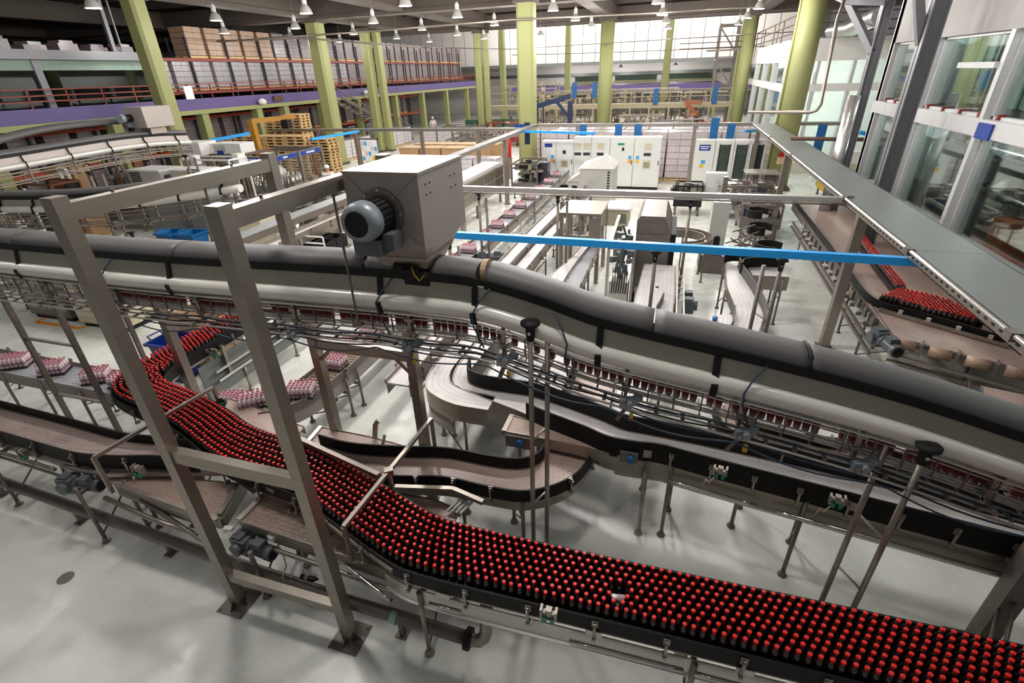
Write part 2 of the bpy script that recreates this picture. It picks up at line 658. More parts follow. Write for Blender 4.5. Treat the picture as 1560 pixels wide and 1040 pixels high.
def conveyor(name, label, L, R, z, belt='belt_pink', guard=(0.14, 0.14), gspan=((0, 1), (0, 1)), plate=0.2,
             legs=(), group=None, n=6, brackets=(0.0, 0.9), conduit=0, cat='conveyor', plate_mat='steel',
             guard_mat='guard_black', nobelt=False, gdrop=None, leg_out=0.05):
    """a conveyor between two edge curves: belt, side plates, guards, brackets, legs, conduit"""
    Lp, Rp = catmull(L, n), catmull(R, n)
    if len(Lp) != len(Rp):
        Rp = resample(Rp, len(Lp))
    k = len(Lp)
    mid = [(Lp[i] + Rp[i]) / 2 for i in range(k)]
    t = thing(name, label, cat, (mid[k // 2].x, mid[k // 2].y, 0), group)
    if not nobelt:
        MB().ribbon(Lp, Rp, z).build('belt', belt, t)
    for side, E in ((-1, Lp), (1, Rp)):
        P3 = [(p.x, p.y, z) for p in E]
        o = 1 if side > 0 else -1
        prof = [(o * 0.002, -plate), (o * 0.014, -plate), (o * 0.014, 0.012), (o * 0.002, 0.012)]
        if side < 0:
            prof = prof[::-1]
        MB().sweep(P3, prof).build('side_plate', plate_mat, t)
        # lower flange, bent outwards
        g = guard[0] if side < 0 else guard[1]
        if g:
            a, b = gspan[0] if side < 0 else gspan[1]
            ia, ib = int(a * (k - 1)), max(int(a * (k - 1)) + 1, int(b * (k - 1)))
            g0 = (-0.07 if gdrop is None else gdrop) if side > 0 else -0.02
            prof = [(o * 0.016, g0), (o * 0.036, g0), (o * 0.036, g), (o * 0.016, g)]
            if side < 0:
                prof = prof[::-1]
            MB().sweep(P3[ia:ib + 1], prof).build('guard_rail', guard_mat, t)
    if brackets[1] > 0:
        for side, E in ((-1, Lp), (1, Rp)):
            if not (guard[0] if side < 0 else guard[1]):
                continue
            s = arclen(E)
            a, b = gspan[0] if side < 0 else gspan[1]
            d = s[-1] * a + 0.3 + brackets[0]
            while d < s[-1] * b - 0.1:
                p, tg = at_len(E, s, d)
                rv = Vector((tg.y, -tg.x)) * side
                rz = math.atan2(tg.y, tg.x)
                m = MB()
                m.box((p.x + rv.x * 0.042, p.y + rv.y * 0.042, z + 0.075), (0.05, 0.012, 0.07), rz)
                m.box((p.x + rv.x * 0.062, p.y + rv.y * 0.062, z + 0.01), (0.022, 0.014, 0.18), rz)
                m.box((p.x + rv.x * 0.05, p.y + rv.y * 0.05, z - 0.09), (0.03, 0.06, 0.03), rz)
                m.cyl((p.x + rv.x * 0.05, p.y + rv.y * 0.05, z + 0.075), (p.x + rv.x * 0.09, p.y + rv.y * 0.09, z + 0.075), 0.009, 6)
                m.build('guard_bracket', 'steel', t)
                d += brackets[1]
    for fr in legs:
        i = int(fr * (k - 1))
        for E, F in ((Lp, Rp), (Rp, Lp)):
            ov = (E[i] - F[i]).normalized() * leg_out
            leg_mb(E[i].x + ov.x, E[i].y + ov.y, z - 0.05).build('leg', 'steel_dark', t, True)
        a, b = Lp[i], Rp[i]
        ov = (Lp[i] - Rp[i]).normalized() * leg_out
        m = MB()
        m.bar((a.x + ov.x, a.y + ov.y, z - plate - 0.06), (b.x - ov.x, b.y - ov.y, z - plate - 0.06), 0.04)
        m.tube([(a.x + ov.x, a.y + ov.y, 0.15), (b.x - ov.x, b.y - ov.y, z - plate - 0.1)], 0.012, 8)
        m.build('cross_brace', 'steel_dark', t)
    if conduit:
        E = Rp if conduit > 0 else Lp
        P3 = []
        for i in range(0, k, 2):
            tg = (E[min(i + 1, k - 1)] - E[max(i - 1, 0)]).normalized()
            rv = Vector((tg.y, -tg.x)) * (1 if conduit > 0 else -1)
            P3.append((E[i].x + rv.x * 0.06, E[i].y + rv.y * 0.06, z - plate - 0.02))
        MB().tube(P3, 0.02, 8).build('conduit', 'steel_shiny', t, True)
    t['_k'] = k
    CONV[t.name] = (Lp, Rp, z)
    del t['_k']
    return t


CONV = {}


def gearmotor(parent, c, rz=0.0, sc=1.0, name='gear_motor', m1='motor_grey', flip=1):
    """gearbox, flange, finned motor body, fan cover and terminal box; axis along local x"""
    R = Matrix.Rotation(rz, 3, 'Z')
    c = V3(c)

    def W(x, y, z):
        return c + R @ Vector((x * sc * flip, y * sc, z * sc))
    g = MB()
    g.box(W(0, 0, 0), (0.2 * sc, 0.16 * sc, 0.2 * sc), rz)
    g.box(W(-0.02, 0, 0.11), (0.12 * sc, 0.12 * sc, 0.03 * sc), rz)
    g.cyl(W(0, -0.08, 0), W(0, -0.13, 0), 0.075 * sc, 12)
    g.cyl(W(0.1, 0, 0), W(0.15, 0, 0), 0.085 * sc, 14)
    g.cyl(W(0.15, 0, 0), W(0.34, 0, 0), 0.068 * sc, 14)
    for k in range(10):
        a = 2 * PI * k / 10 + 0.3
        g.bar(W(0.16, 0.07 * math.cos(a), 0.07 * math.sin(a)), W(0.33, 0.07 * math.cos(a), 0.07 * math.sin(a)), 0.012 * sc)
    root = g.build(name, m1, parent)
    MB().cyl(W(0.34, 0, 0), W(0.42, 0, 0), 0.08 * sc, 16).build('fan_cover', m1, root, True)
    h = MB()
    h.cyl(W(0.42, 0, 0), W(0.424, 0, 0), 0.06 * sc, 16)
    h.build('fan_grille', 'rubber_black', root)
    MB().box(W(0.25, 0.0, 0.09), (0.12 * sc, 0.11 * sc, 0.07 * sc), rz).build('terminal_box', m1, root)
    return root


# ================================================================== THE SETTING
struct('floor', MB().span((-75, -6, -0.2), (14, 80, 0)), 'epoxy_floor')
m = MB()
m.lathe((-6.214, 2.071, 0.002), [(0.085, 0), (0.085, 0.004)], 20)
struct('floor_drain_cover', m, 'drain')['kind'] = 'structure'
# orange floor marking
mk = [(-14.508, 7.062, 0.003), (-13.002, 7.053, 0.003), (-12.571, 8.948, 0.003), (-12.324, 10.475, 0.003)]
m = MB()
for a, b in zip(mk[:-1], mk[1:]):
    m.bar(a, b, 0.1, 0.004)
m.bar((-14.508, 7.062, 0.003), (-14.612, 7.747, 0.003), 0.1, 0.004)
struct('floor_marking', m, 'orange_tape')
m = MB()
m.bar((-12.967, 13.748, 0.003), (-12.989, 15.591, 0.003), 0.1, 0.004)
m.bar((-12.989, 15.591, 0.003), (-12.246, 15.372, 0.003), 0.1, 0.004)
struct('floor_marking', m, 'orange_tape')

# ---- back wall with cladding panels
wb = struct_root('wall_back')
struct('wall_core', MB().span((-75, 68.1, 5.9), (14, 68.5, 13)), 'panel_grey', wb)
pm = None
for i in range(34):
    x = -38 + i * 1.5
    if pm is None:
        pm = MB().span((-0.71, -0.06, 0), (0.71, 0.06, 7.0)).mesh('panel', 'wall_white')
    o = bpy.data.objects.new('panel', pm)
    COL.objects.link(o)
    o.parent = wb
    o.location = (x, 68.04, 5.9)
struct('wall_beam', MB().span((-75, 67.6, 5.6), (14, 68.0, 5.95)), 'panel_grey', wb)
struct('lower_wall', MB().span((-75, 76, 0), (14, 76.3, 5.9)), 'wall_white', wb)
m = MB()
m.span((-30, 75.4, 4.4), (10, 75.9, 4.75))
struct('trim_1', m, 'panel_grey')
for k, (x0, x1) in enumerate(((-14.0, -9.2), (-8.6, -3.2), (-2.6, 3.8))):
    fr = struct_root('window_%d' % (20 + k))
    struct('pane', MB().span((x0, 75.7, 3.75), (x1, 75.76, 4.35)), 'glass_dark', fr)
    struct('window_frame', MB().span((x0 - .1, 75.6, 3.6), (x1 + .1, 75.9, 3.75)).span((x0 - .1, 75.6, 4.35), (x1 + .1, 75.9, 4.42)), 'column_green', fr)
# far gallery in purple
t = thing('far_gallery', 'long purple faced gallery along the white back wall of the hall', 'gallery', (0, 66, 0))
MB().span((-20, 65.8, 2.75), (4.2, 66.2, 3.45)).build('fascia', 'purple', t)
MB().span((-20, 66.2, 3.35), (4.2, 75, 3.45)).build('deck', 'concrete', t)
for i in range(8):
    MB().span((-19.5 + i * 3.3, 65.9, 0), (-19.2 + i * 3.3, 66.2, 2.75)).build('post', 'column_green', t)
MB().span((-20, 65.85, 2.6), (4.2, 66.1, 2.75)).build('beam', 'column_green', t)

# ---- ceiling: roof panels, purlins, girders
ce = struct_root('ceiling')
rp = MB().span((-2.1, -1.55, 0), (2.1, 1.55, 0.08)).mesh('panel', 'roof_panel')
rpd = MB().span((-2.1, -0.22, 0.1), (2.1, 0.22, 0.16)).mesh('gap_strip', 'roof_dark')
for i in range(12):
    for j in range(9):
        x, y = -41 + i * 4.4, 15.6 + j * 3.5
        o = bpy.data.objects.new('panel', rp)
        COL.objects.link(o)
        o.parent = ce
        o.location = (x, y, 9.62 + 0.015 * ((i * 7 + j * 3) % 4))
struct('roof_deck', MB().span((-75, 8, 9.95), (14, 46, 10.1)), 'roof_dark', ce)
struct('high_roof', MB().span((-75, 46, 12.9), (14, 80, 13.1)), 'roof_panel', ce)
struct('roof_step', MB().span((-75, 45.7, 9.2), (14, 46.1, 13)), 'concrete', ce)
for j in range(10):
    y = 13.85 + j * 3.5
    struct('purlin', MB().span((-75, y - 0.14, 9.05), (13, y + 0.14, 9.6)), 'concrete', ce)
for x in (-43, -32.4, -21.4, -15.4, -5.4, 4.7):
    struct('girder', MB().span((x - 0.28, 10, 8.35), (x + 0.28, 45, 9.1)).span((x - 0.4, 10, 8.2), (x + 0.4, 45, 8.36)), 'concrete', ce)
for y in (29.8, 43.9):
    struct('cross_beam', MB().span((-75, y - 0.3, 8.25), (13, y + 0.3, 9.05)).span((-75, y - 0.42, 8.1), (13, y + 0.42, 8.28)), 'concrete', ce)
for (px0, px1, y0, y1) in ((-13.9, -12.6, 31.2, 31.8), (-6.9, -5.0, 27.0, 27.6), (0.6, 2.2, 28.0, 28.5), (4.9, 6.5, 30.5, 31.3)):
    struct('skylight', MB().span((px0, y0, 9.52), (px1, y1, 9.6)), 'sky_panel', ce)
# long conduits slung under the roof
for k, pts in enumerate(([(-30.330, 27.000, 7.113), (-15.980, 27.000, 7.163), (-8.105, 27.000, 7.267), (-1.427, 27.000, 7.160), (2.577, 27.000, 7.169)],
                         [(-30.771, 27.000, 7.267), (-20.071, 27.000, 7.055), (-13.069, 27.000, 6.336)],
                         [(-19.361, 40.000, 6.979), (-12.066, 40.000, 6.556), (-5.447, 40.000, 6.641), (4.090, 40.000, 6.735), (7.798, 40.000, 6.769)],
                         [(-13.286, 44.000, 6.304), (-5.461, 44.000, 6.182), (5.908, 44.000, 6.139)])):
    t = MB().tube(pts, 0.05 if k < 2 else 0.03, 6).build('ceiling_conduit', 'steel_dark' if k else 'steel', None, True)
    tag(t, ('pale conduit slung highest across the hall under the beams', 'thin grey conduit sagging beside the first green columns',
            'dark thin pipe crossing in front of the white cladding wall', 'faint second pipe below the dark one on the white wall')[k], 'pipe')

# ---- columns


def column(x, y, w, top, label, rnd=False, base=None):
    b0 = base or 0
    t = thing('column', label, 'column', (x, y, b0))
    m = MB()
    if rnd:
        m.lathe((x, y, 0), [(w / 2, b0), (w / 2, top)], 28)
    else:
        c = w * 0.16
        h = w / 2
        pts = [(-h + c, -h), (h - c, -h), (h, -h + c), (h, h - c), (h - c, h), (-h + c, h), (-h, h - c), (-h, -h + c)]
        b = len(m.v)
        for z in (b0, top):
            m.v += [(x + a, y + q, z) for a, q in pts]
        for i in range(8):
            m.f.append((b + i, b + (i + 1) % 8, b + 8 + (i + 1) % 8, b + 8 + i))
        m.f.append(tuple(b + 8 + i for i in range(8)))
    m.build('shaft', 'column_green', t, rnd)
    MB().span((x - w * .62, y - w * .62, top - 0.25), (x + w * .62, y + w * .62, top)).build('head', 'concrete', t)
    MB().span((x - w * .55, y - w * .55, b0), (x + w * .55, y + w * .55, b0 + 0.12)).build('plinth', 'concrete', t)
    if rnd:
        MB().tube([(x - w * .5, y - w * .18, 0.1), (x - w * .5, y - w * .18, top)], 0.05, 6).build('downpipe', 'column_green', t, True)
    return t


column(-21.7, 18.8, 0.72, 8.35, 'green column beside the small fan housing, in front of the dark glazed office')
column(-21.4, 30.2, 0.88, 8.25, 'wide green column in front of the racks beside the stacked wooden pallets')
column(-7.7, 28.1, 0.86, 8.25, 'green column behind the white electrical cabinets with a red extinguisher')
column(4.58, 25.8, 0.98, 8.35, 'thick round green column rising through the corner of the cable tray', True)
column(-5.4, 41.6, 0.92, 8.25, 'round green column in the middle of the hall beyond the cabinets', True)
column(4.2, 44.0, 0.82, 8.25, 'round green column beside the steel stair tower near the glass rooms', True)
column(-21.7, 36.2, 0.62, 8.1, 'front shaft of the paired green columns by the steel stair')
column(-21.05, 36.6, 0.52, 8.1, 'slimmer rear shaft of the paired green columns by the steel stair')
column(-15.8, 43.0, 0.55, 8.1, 'front shaft of the twin green columns before the white wall')
column(-15.2, 43.1, 0.42, 8.1, 'slim rear shaft of the twin green columns before the white wall')
column(-18.6, 58, 0.62, 12.9, 'distant thin green column at the end of the purple mezzanine')
column(-11.5, 58, 0.60, 12.9, 'distant green column between the tall tray corner and the round column')
column(-1.6, 57, 0.66, 12.9, 'distant green column over the cream walkway, right of the round one')
column(5.0, 58, 0.66, 12.9, 'distant green column behind the steel stair tower')
column(-29.0, 34.0, 0.85, 8.1, 'green column standing on the mezzanine among the pallets', base=4.3)
column(-28.2, 34.4, 0.6, 8.1, 'narrow green column paired with the one among the mezzanine pallets', base=4.3)

# ---- glass wall on the right
WX = 5.5
struct('wall_right', MB().span((WX, -4, 0), (WX + 0.25, 18.6, 1.62)).span((WX, -4, 5.42), (WX + 0.25, 18.6, 9.0)), 'wall_grey')
struct('trim_2', MB().span((WX - 0.05, -4, 3.68), (WX + 0.28, 18.6, 3.98)), 'frame_white')
struct('trim_3', MB().span((WX - 0.16, -4, 1.56), (WX + 0.28, 18.6, 1.75)), 'frame_white')
struct('wall_return', MB().span((WX, 18.35, 0), (WX + 0.3, 18.65, 9.0)), 'frame_white')['kind'] = 'structure'
ys = [-1.7, 1.82, 5.35, 8.87, 12.38, 15.5, 18.4]
for k in range(6):
    y0, y1 = ys[k], ys[k + 1]
    for lv, (z0, z1) in enumerate(((1.75, 3.68), (3.98, 5.42))):
        w = struct_root('window_%d' % (k * 2 + lv + 1))
        struct('pane', MB().span((WX + 0.17, y0 + 0.06, z0), (WX + 0.185, y1 - 0.06, z1)), 'glass', w)
        f = MB()
        f.span((WX - 0.03, y0 - 0.07, z0), (WX + 0.28, y0 + 0.07, z1))
        struct('window_frame', f, 'frame_white', w)
        f = MB()
        f.span((WX + 0.1, y0 + 0.07, z0), (WX + 0.22, y1 - 0.07, z0 + 0.05)).span((WX + 0.1, y0 + 0.07, z1 - 0.05), (WX + 0.22, y1 - 0.07, z1))
        f.span((WX + 0.1, y0 + 0.07, z0), (WX + 0.22, y0 + 0.13, z1)).span((WX + 0.1, y1 - 0.13, z0), (WX + 0.22, y1 - 0.07, z1))
        struct('sash', f, 'frame_white', w)
        if lv:
            for q in range(4):
                yy = y0 + 0.35 + q * (y1 - y0 - 0.7) / 3
                struct('clamp', MB().span((WX + 0.06, yy - 0.04, z0), (WX + 0.18, yy + 0.04, z0 + 0.09)), 'rail_red', w)
# rooms behind the glass
struct('wall_glass_room', MB().span((10.2, -5, 0), (10.4, 18.6, 9)).span((WX, 18.4, 0), (10.4, 18.6, 9)).span((WX, -5, 0), (10.4, -4.8, 9)), 'interior_wall')
struct('floor_glass_room', MB().span((WX + .25, -5, 3.72), (10.2, 18.4, 3.9)), 'interior_dark')
struct('ceiling_glass_room', MB().span((WX + .25, -5, 5.9), (10.2, 18.4, 6.1)), 'interior_dark')
for k, y in enumerate((3.0, 7.4, 11.2, 14.4, 17.2)):
    o = MB()
    for q in range(14):
        o.span((7.4 + 0.05 * (q % 2), y - .4 + q * 0.24, 3.92), (7.44 + 0.05 * (q % 2), y - .4 + q * 0.24 + 0.22, 5.85))
    tag(o.build('strip_curtain', 'curtain_green'), 'pale green hanging strip curtain inside the upper glass room', 'curtain', 'strip curtains inside the upper glass room')
for k, y in enumerate((4.0, 9.4, 13.0, 16.6)):
    rl_ = bpy.data.lights.new('room_fill', 'POINT')  # bare point lights added to brighten the rooms behind the glass
    rl_.energy = 48
    rl_.shadow_soft_size = .3
    for z_ in (5.6, 3.4):
        lo = bpy.data.objects.new('room_fill', rl_)
        COL.objects.link(lo)
        lo.location = (6.7, y + .6, z_)
    tag(MB().span((6.6, y, 5.78), (6.75, y + 1.3, 5.9)).build('tube_light', 'tube_glow'), 'bright white tube light under the ceiling of the upper glass room', 'lamp', 'tube lights in the glass room')
t = thing('process_pipes', 'shiny steel pipes and vessels seen dimly behind the lower glass', 'pipe', (7.5, 9, 0))
for k, (y0, y1, z, x, r) in enumerate(((2.5, 17, 3.1, 7.2, 0.09), (3, 16, 2.75, 7.6, 0.07), (5.5, 14, 2.3, 7.0, 0.08), (2.5, 17, 1.9, 7.9, 0.1))):
    MB().tube([(x, y0, z), (x, y1, z), (x + .5, y1 + .4, z), (x + .5, y1 + .4, 0.2)], r, 10).build('pipe_run', 'steel_shiny', t, True)
for y in (5, 7.2, 9.6, 12, 14.6, 16.4):
    MB().lathe((8.6, y, 0.1), [(0.55, 0), (0.6, .2), (0.6, 1.9), (0.4, 2.2), (0.1, 2.35)], 16).build('vessel', 'steel', t, True)
    MB().span((6.7, y + .5, 1.2), (7.2, y + 1.1, 2.0)).build('pump_box', 'robot_orange' if int(y) % 3 == 0 else 'motor_grey', t)
# white notice plates on the wall
tag(MB().span((WX - 0.09, 11.75, 3.66), (WX - 0.05, 12.25, 3.93)).build('sign', 'sign_blue'), 'small blue square sign on the white band of the glass wall', 'sign')
tag(MB().span((WX - 0.1, 12.45, 4.82), (WX - 0.02, 13.9, 4.92)).build('wall_rail', 'frame_white'), 'short white bar fixed across the upper window pane', 'bar')

# glass rooms at the far right (end wall and the wall going on behind it)
struct('wall_far_right', MB().span((4.75, 30, 5.07), (10.5, 30.25, 6.0)).span((4.75, 30, 3.78), (10.5, 30.25, 4.12)).span((4.75, 30, 0), (10.5, 30.25, 0.5))
       .span((4.75, 30.2, 5.07), (5.0, 46, 6.0)).span((4.75, 30.2, 3.78), (5.0, 46, 4.12)).span((4.75, 30.2, 0), (5.0, 46, .9)), 'white_paint')
for k, (x0, x1) in enumerate(((4.8, 6.1), (6.1, 7.6), (7.6, 9.0), (9.0, 10.4))):
    for lv, (z0, z1) in enumerate(((0.5, 3.78), (4.12, 5.07))):
        w = struct_root('window_%d' % (30 + k * 2 + lv))
        struct('pane', MB().span((x0 + .06, 30.1, z0), (x1 - .06, 30.12, z1)), 'glass', w)
        struct('window_frame', MB().span((x0 - .07, 29.96, z0), (x0 + .07, 30.24, z1)), 'frame_white', w)
for k in range(4):
    y0 = 30.3 + k * 3.9
    for lv, (z0, z1) in enumerate(((0.9, 3.78), (4.12, 5.07))):
        w = struct_root('window_%d' % (40 + k * 2 + lv))
        struct('pane', MB().span((4.85, y0 + .06, z0), (4.87, y0 + 3.84, z1)), 'glass', w)
        struct('window_frame', MB().span((4.7, y0 - .07, z0), (4.95, y0 + .07, z1)), 'frame_white', w)
struct('wall_inner_room', MB().span((4.9, 33.8, 0), (11, 34, 6)), 'wall_white')
struct('ceiling_inner_room', MB().span((4.9, 30.2, 5.95), (11, 34, 6.05)), 'interior_wall')
rl2 = bpy.data.lights.new('room_fill', 'POINT')  # more bare point lights, added to make the far rooms bright
rl2.energy = 90
rl2.shadow_soft_size = .3
for xx, yy, zz in ((6.0, 31.8, 4.9), (8.4, 31.8, 4.9), (6.0, 31.8, 2.6), (8.4, 31.8, 2.6)):
    lo = bpy.data.objects.new('room_fill', rl2)
    COL.objects.link(lo)
    lo.location = (xx, yy, zz)
for k in range(4):
    tag(MB().span((5.3 + k * 1.3, 31.5, 5.84), (6.1 + k * 1.3, 31.7, 5.92)).build('panel_light', 'tube_glow'), 'small bright ceiling light inside the far glass room', 'lamp', 'lights inside the far glass room')
struct('wall_side', MB().span((10.5, 18.6, 0), (10.7, 30, 9)), 'white_paint')
struct('wall_left', MB().span((-60, -6, 0), (-59.8, 80, 13)), 'interior_dark')

# braced dark grey posts in front of the glass wall


def braced_post(x, y, w, label, m_, arms):
    t = thing('braced_post', label, 'post', (x, y, 0))
    MB().span((x - w / 2, y - .02, 0), (x + w / 2, y + .02, 8.1)).span((x - w / 2, y - w / 2, 0), (x - w / 2 + .025, y + w / 2, 8.1)).span((x + w / 2 - .025, y - w / 2, 0), (x + w / 2, y + w / 2, 8.1)).build('shaft', m_, t)
    MB().span((x - w, y - w, 0), (x + w, y + w, 0.03)).build('foot_plate', 'steel_dark', t)
    for a, b in arms:
        MB().bar(a, b, 0.16, 0.16).build('brace', m_, t)
    return t


braced_post(4.75, 13.9, 0.3, 'dark grey steel post close to the glass wall, with a diagonal brace', 'frame_grey', [((4.7, 14.0, 5.2), (4.2, 14.0, 6.6)), ((4.7, 14.0, 6.4), (4.1, 17.0, 6.5))])
braced_post(4.75, 17.2, 0.24, 'grey steel post wrapped in foil, second from the glass wall corner', 'frame_grey', [((4.7, 17.2, 5.2), (4.1, 18.2, 6.4)), ((4.75, 17.2, 6.3), (3.9, 17.6, 6.4))])
tag(MB().tube([(4.55, 17.15, 0.5), (4.55, 17.15, 4.2)], 0.17, 12).build('wrapped_pipe', 'insulation', None, True), 'foil wrapped standing pipe beside the second grey post', 'pipe')
tag(MB().tube([(6.031, 28.862, 6.207), (6.350, 26.579, 6.209), (6.360, 24.282, 6.359), (6.254, 23.052, 6.354)], [.22, .3, .3, .28], 14).bar((6.350, 26.579, 6.209), (6.024, 27.816, 8.581), .05).build('air_duct', 'insulation', None, True), 'silver insulated air duct above the far glass rooms', 'duct')
tag(MB().tube([(4.772, 21.819, 7.125), (4.661, 21.472, 6.573), (4.566, 21.233, 6.206), (4.347, 19.805, 3.805), (4.245, 19.691, 3.660), (4.121, 19.851, 3.593), (2.350, 20.808, 3.547)], 0.055, 10).build('bent_conduit', 'steel', None, True), 'bent grey conduit dropping past the round column then turning left', 'pipe')
tag(MB().tube([(6.283, 32.307, 7.938), (7.064, 31.036, 7.356), (7.219, 27.471, 7.292)], 0.12, 10).build('roof_pipe', 'steel_light', None, True), 'bright bent pipe under the roof beside the braces', 'pipe')
# catwalk rail above the far glass rooms
t = thing('catwalk_rail', 'dark catwalk railing above the far glass rooms', 'railing', (4.7, 30, 6))
for z in (6.25, 6.6, 6.95):
    MB().tube([(-0.5, 46, z), (4.7, 46, z), (4.7, 29.8, z), (9.8, 29.8, z)], 0.035, 6).build('rail', 'rust', t)
for (x, y) in ((4.7, 44), (4.7, 40), (4.7, 36), (4.7, 33), (4.7, 29.8), (6.4, 29.8), (8.1, 29.8), (9.8, 29.8)):
    MB().tube([(x, y, 5.95), (x, y, 7.0)], 0.03, 6).build('post', 'rust', t)
MB().span((1.5, 45.6, 6.0), (4.75, 46.2, 6.12)).build('walk_plate', 'steel_dark', t)

# ---- mezzanine on the left
t = thing('mezzanine', 'long mezzanine floor with a purple fascia on green legs', 'mezzanine', (-24, 30, 0))
MB().span((-24.1, 6, 3.83), (-23.95, 66, 4.36)).build('fascia', 'purple', t)
MB().span((-24.2, 6, 3.64), (-23.85, 66, 3.84)).build('edge_beam', 'column_green', t)
MB().span((-45, 6, 4.1), (-24.1, 66, 4.3)).build('deck', 'concrete', t)
for y in (8.0, 13.0, 18.0, 22.9, 26.9, 29.3, 33.2, 37.8, 43.8, 49.2, 55.0, 61.0, 65.5):
    MB().span((-24.4, y - 0.22, 0), (-23.96, y + 0.22, 3.64)).build('leg', 'column_green', t)
for y in (10,):
    MB().span((-26.4, y - .3, 0), (-25.8, y + .3, 4.1)).build('leg', 'column_green', t)
t = thing('mezzanine_railing', 'red tube railing along the edge of the mezzanine', 'railing', (-24.1, 30, 4.3))
for z in (4.6, 4.8, 5.02):
    MB().bar((-24.2, 6, z), (-24.2, 66, z), 0.05).build('rail', 'rail_red', t)
for i in range(40):
    MB().bar((-24.2, 6.2 + i * 1.48, 4.3), (-24.2, 6.2 + i * 1.48, 5.04), 0.05).build('post', 'rail_red', t)
tag(MB().span((-23.93, 22.0, 4.35), (-23.9, 22.5, 4.95)).build('notice_board', 'sign_white'), 'white notice hung on the red mezzanine railing', 'sign')
for k, (x, y, z, r, l) in enumerate(((-23.7, 20.5, 4.0, 0.28, 'round white lamp on the purple fascia beside the first column'), (-23.7, 27.0, 3.98, 0.26, 'round white lamp on the purple fascia left of the wide column'), (-23.7, 38.5, 4.05, 0.24, 'white lamp on the purple fascia beside the paired columns'))):
    tag(MB().lathe((x, y, z), [(0.02, -r * .7), (r * .6, -r * .5), (r, 0), (r * .6, r * .5), (0.05, r * .7)], 14).build('bulkhead_lamp', 'white_paint', None, True), l, 'lamp')
tag(MB().span((-23.9, 28.2, 3.95), (-23.8, 29.0, 4.25)).build('display_board', 'rust'), 'small dark red display on the purple fascia', 'display')

# glazed office on the mezzanine, far left
t = thing('mezzanine_office', 'dark glazed office with grey frames standing on the mezzanine', 'office', (-25, 13, 4.3))
ys2 = [5.5, 10.5, 16.3, 21.4]
MB().span((-25.3, 5, 6.08), (-24.6, 21.6, 6.42)).build('top_beam', 'frame_grey', t)
MB().span((-25.1, 5, 5.7), (-24.9, 21.6, 6.08)).build('lintel', 'curtain_green', t)
for y in ys2:
    MB().span((-25.15, y - .14, 4.3), (-24.85, y + .14, 6.08)).build('mullion', 'frame_grey', t)
for a, b in zip(ys2[:-1], ys2[1:]):
    MB().span((-25.02, a + .14, 4.3), (-24.99, b - .14, 5.7)).build('pane', 'glass_dark', t)
MB().span((-33, 5, 4.3), (-32.8, 21.6, 6.1)).span((-32.8, 21.5, 4.3), (-25.1, 21.6, 6.1)).build('rear_wall', 'interior_dark', t)
MB().span((-33, 5, 6.1), (-25.2, 21.6, 6.2)).build('roof', 'interior_dark', t)
for y in (19.9, 20.3):
    MB().bar((-25, y, 6.4), (-25, y + .1, 9.6), .16 if y < 20 else .06).build('upper_post', 'frame_grey', t)
for y in (9.8, 12.5, 15.0):
    MB().span((-30, y, 4.3), (-29.3, y + .8, 6.0)).build('locker', 'panel_grey', t)
rr = random.Random(3)
for i in range(9):
    y = 10.2 + i * 1.3
    h = rr.uniform(.15, .38)
    c = MB()
    c.box((-25.6, y, 6.44 + h / 2), (.9, .9, h), rr.uniform(-.3, .3))
    c.box((-25.6, y + .1, 6.44 + h + .06), (.6, .6, .12), rr.uniform(-.3, .3))
    tag(c.build('stored_bundle', 'wrap_dark' if i > 2 else 'cardboard_light'), 'film wrapped bundle lying on the roof of the mezzanine office' if i > 2 else 'pale carton lying on the roof of the mezzanine office', 'bundle',
        'bundles on the office roof' if i > 2 else 'cartons on the office roof')

# ---- pallet racks with loads


def load_proto(name, label, mats_, layers=5, w=1.1, d=1.05, h=1.35, caps=False):
    t = thing(name, label, 'pallet load', (0, 0, 0))
    b = MB()
    for k in range(layers):
        s = 0.98 if k % 2 else 1.0
        for q in (-.5, .5):
            b.box((q * w / 2, 0, 0.15 + (k + .5) * h / layers), (w / 2 * .98, d * s, h / layers * 0.94))
    b.build('wrapped_layers', mats_, t, kind='stuff')
    p = MB()
    for q in (-.48, 0, .48):
        p.box((0, q * d, 0.06), (w * 1.03, 0.1, 0.09))
    for q in range(5):
        p.box(((q - 2) * w * .24, 0, 0.125), (0.13, d * 1.03, 0.025))
    p.build('pallet', 'pallet_wood', t)
    if caps:
        MB().box((0, 0, 0.16 + h), (w * .98, d * .98, 0.03)).build('top_sheet', 'wrap_clear', t)
    return t


ra = thing('pallet_rack', 'red and dark blue pallet rack on the mezzanine', 'rack', (-27, 30, 4.3))
for i in range(16):
    y = 21.9 + i * 2.75
    MB().bar((-25.7, y, 4.3), (-25.7, y, 7.3), 0.08).bar((-27.0, y, 4.3), (-27.0, y, 7.3), 0.08).bar((-25.7, y, 4.6), (-27, y, 5.9), .05).build('upright', 'rack_navy', ra)
    if i < 15:
        for z in (4.62, 6.2):
            MB().span((-25.75, y, z - .07), (-25.65, y + 2.75, z + .07)).span((-27.05, y, z - .07), (-26.95, y + 2.75, z + .07)).build('shelf_beam', 'rail_red', ra)
rb = thing('pallet_rack', 'orange and dark blue pallet rack on the ground under the mezzanine', 'rack', (-27, 30, 0))
for i in range(15):
    y = 13.0 + i * 2.9
    MB().bar((-26.6, y, 0), (-26.6, y, 3.6), 0.1).bar((-27.9, y, 0), (-27.9, y, 3.6), 0.1).build('upright', 'rack_navy', rb)
    if i < 14:
        for z in (1.72, 3.3):
            MB().span((-26.65, y, z - .07), (-26.55, y + 2.9, z + .07)).span((-27.95, y, z - .07), (-27.85, y + 2.9, z + .07)).build('shelf_beam', 'rack_orange', rb)
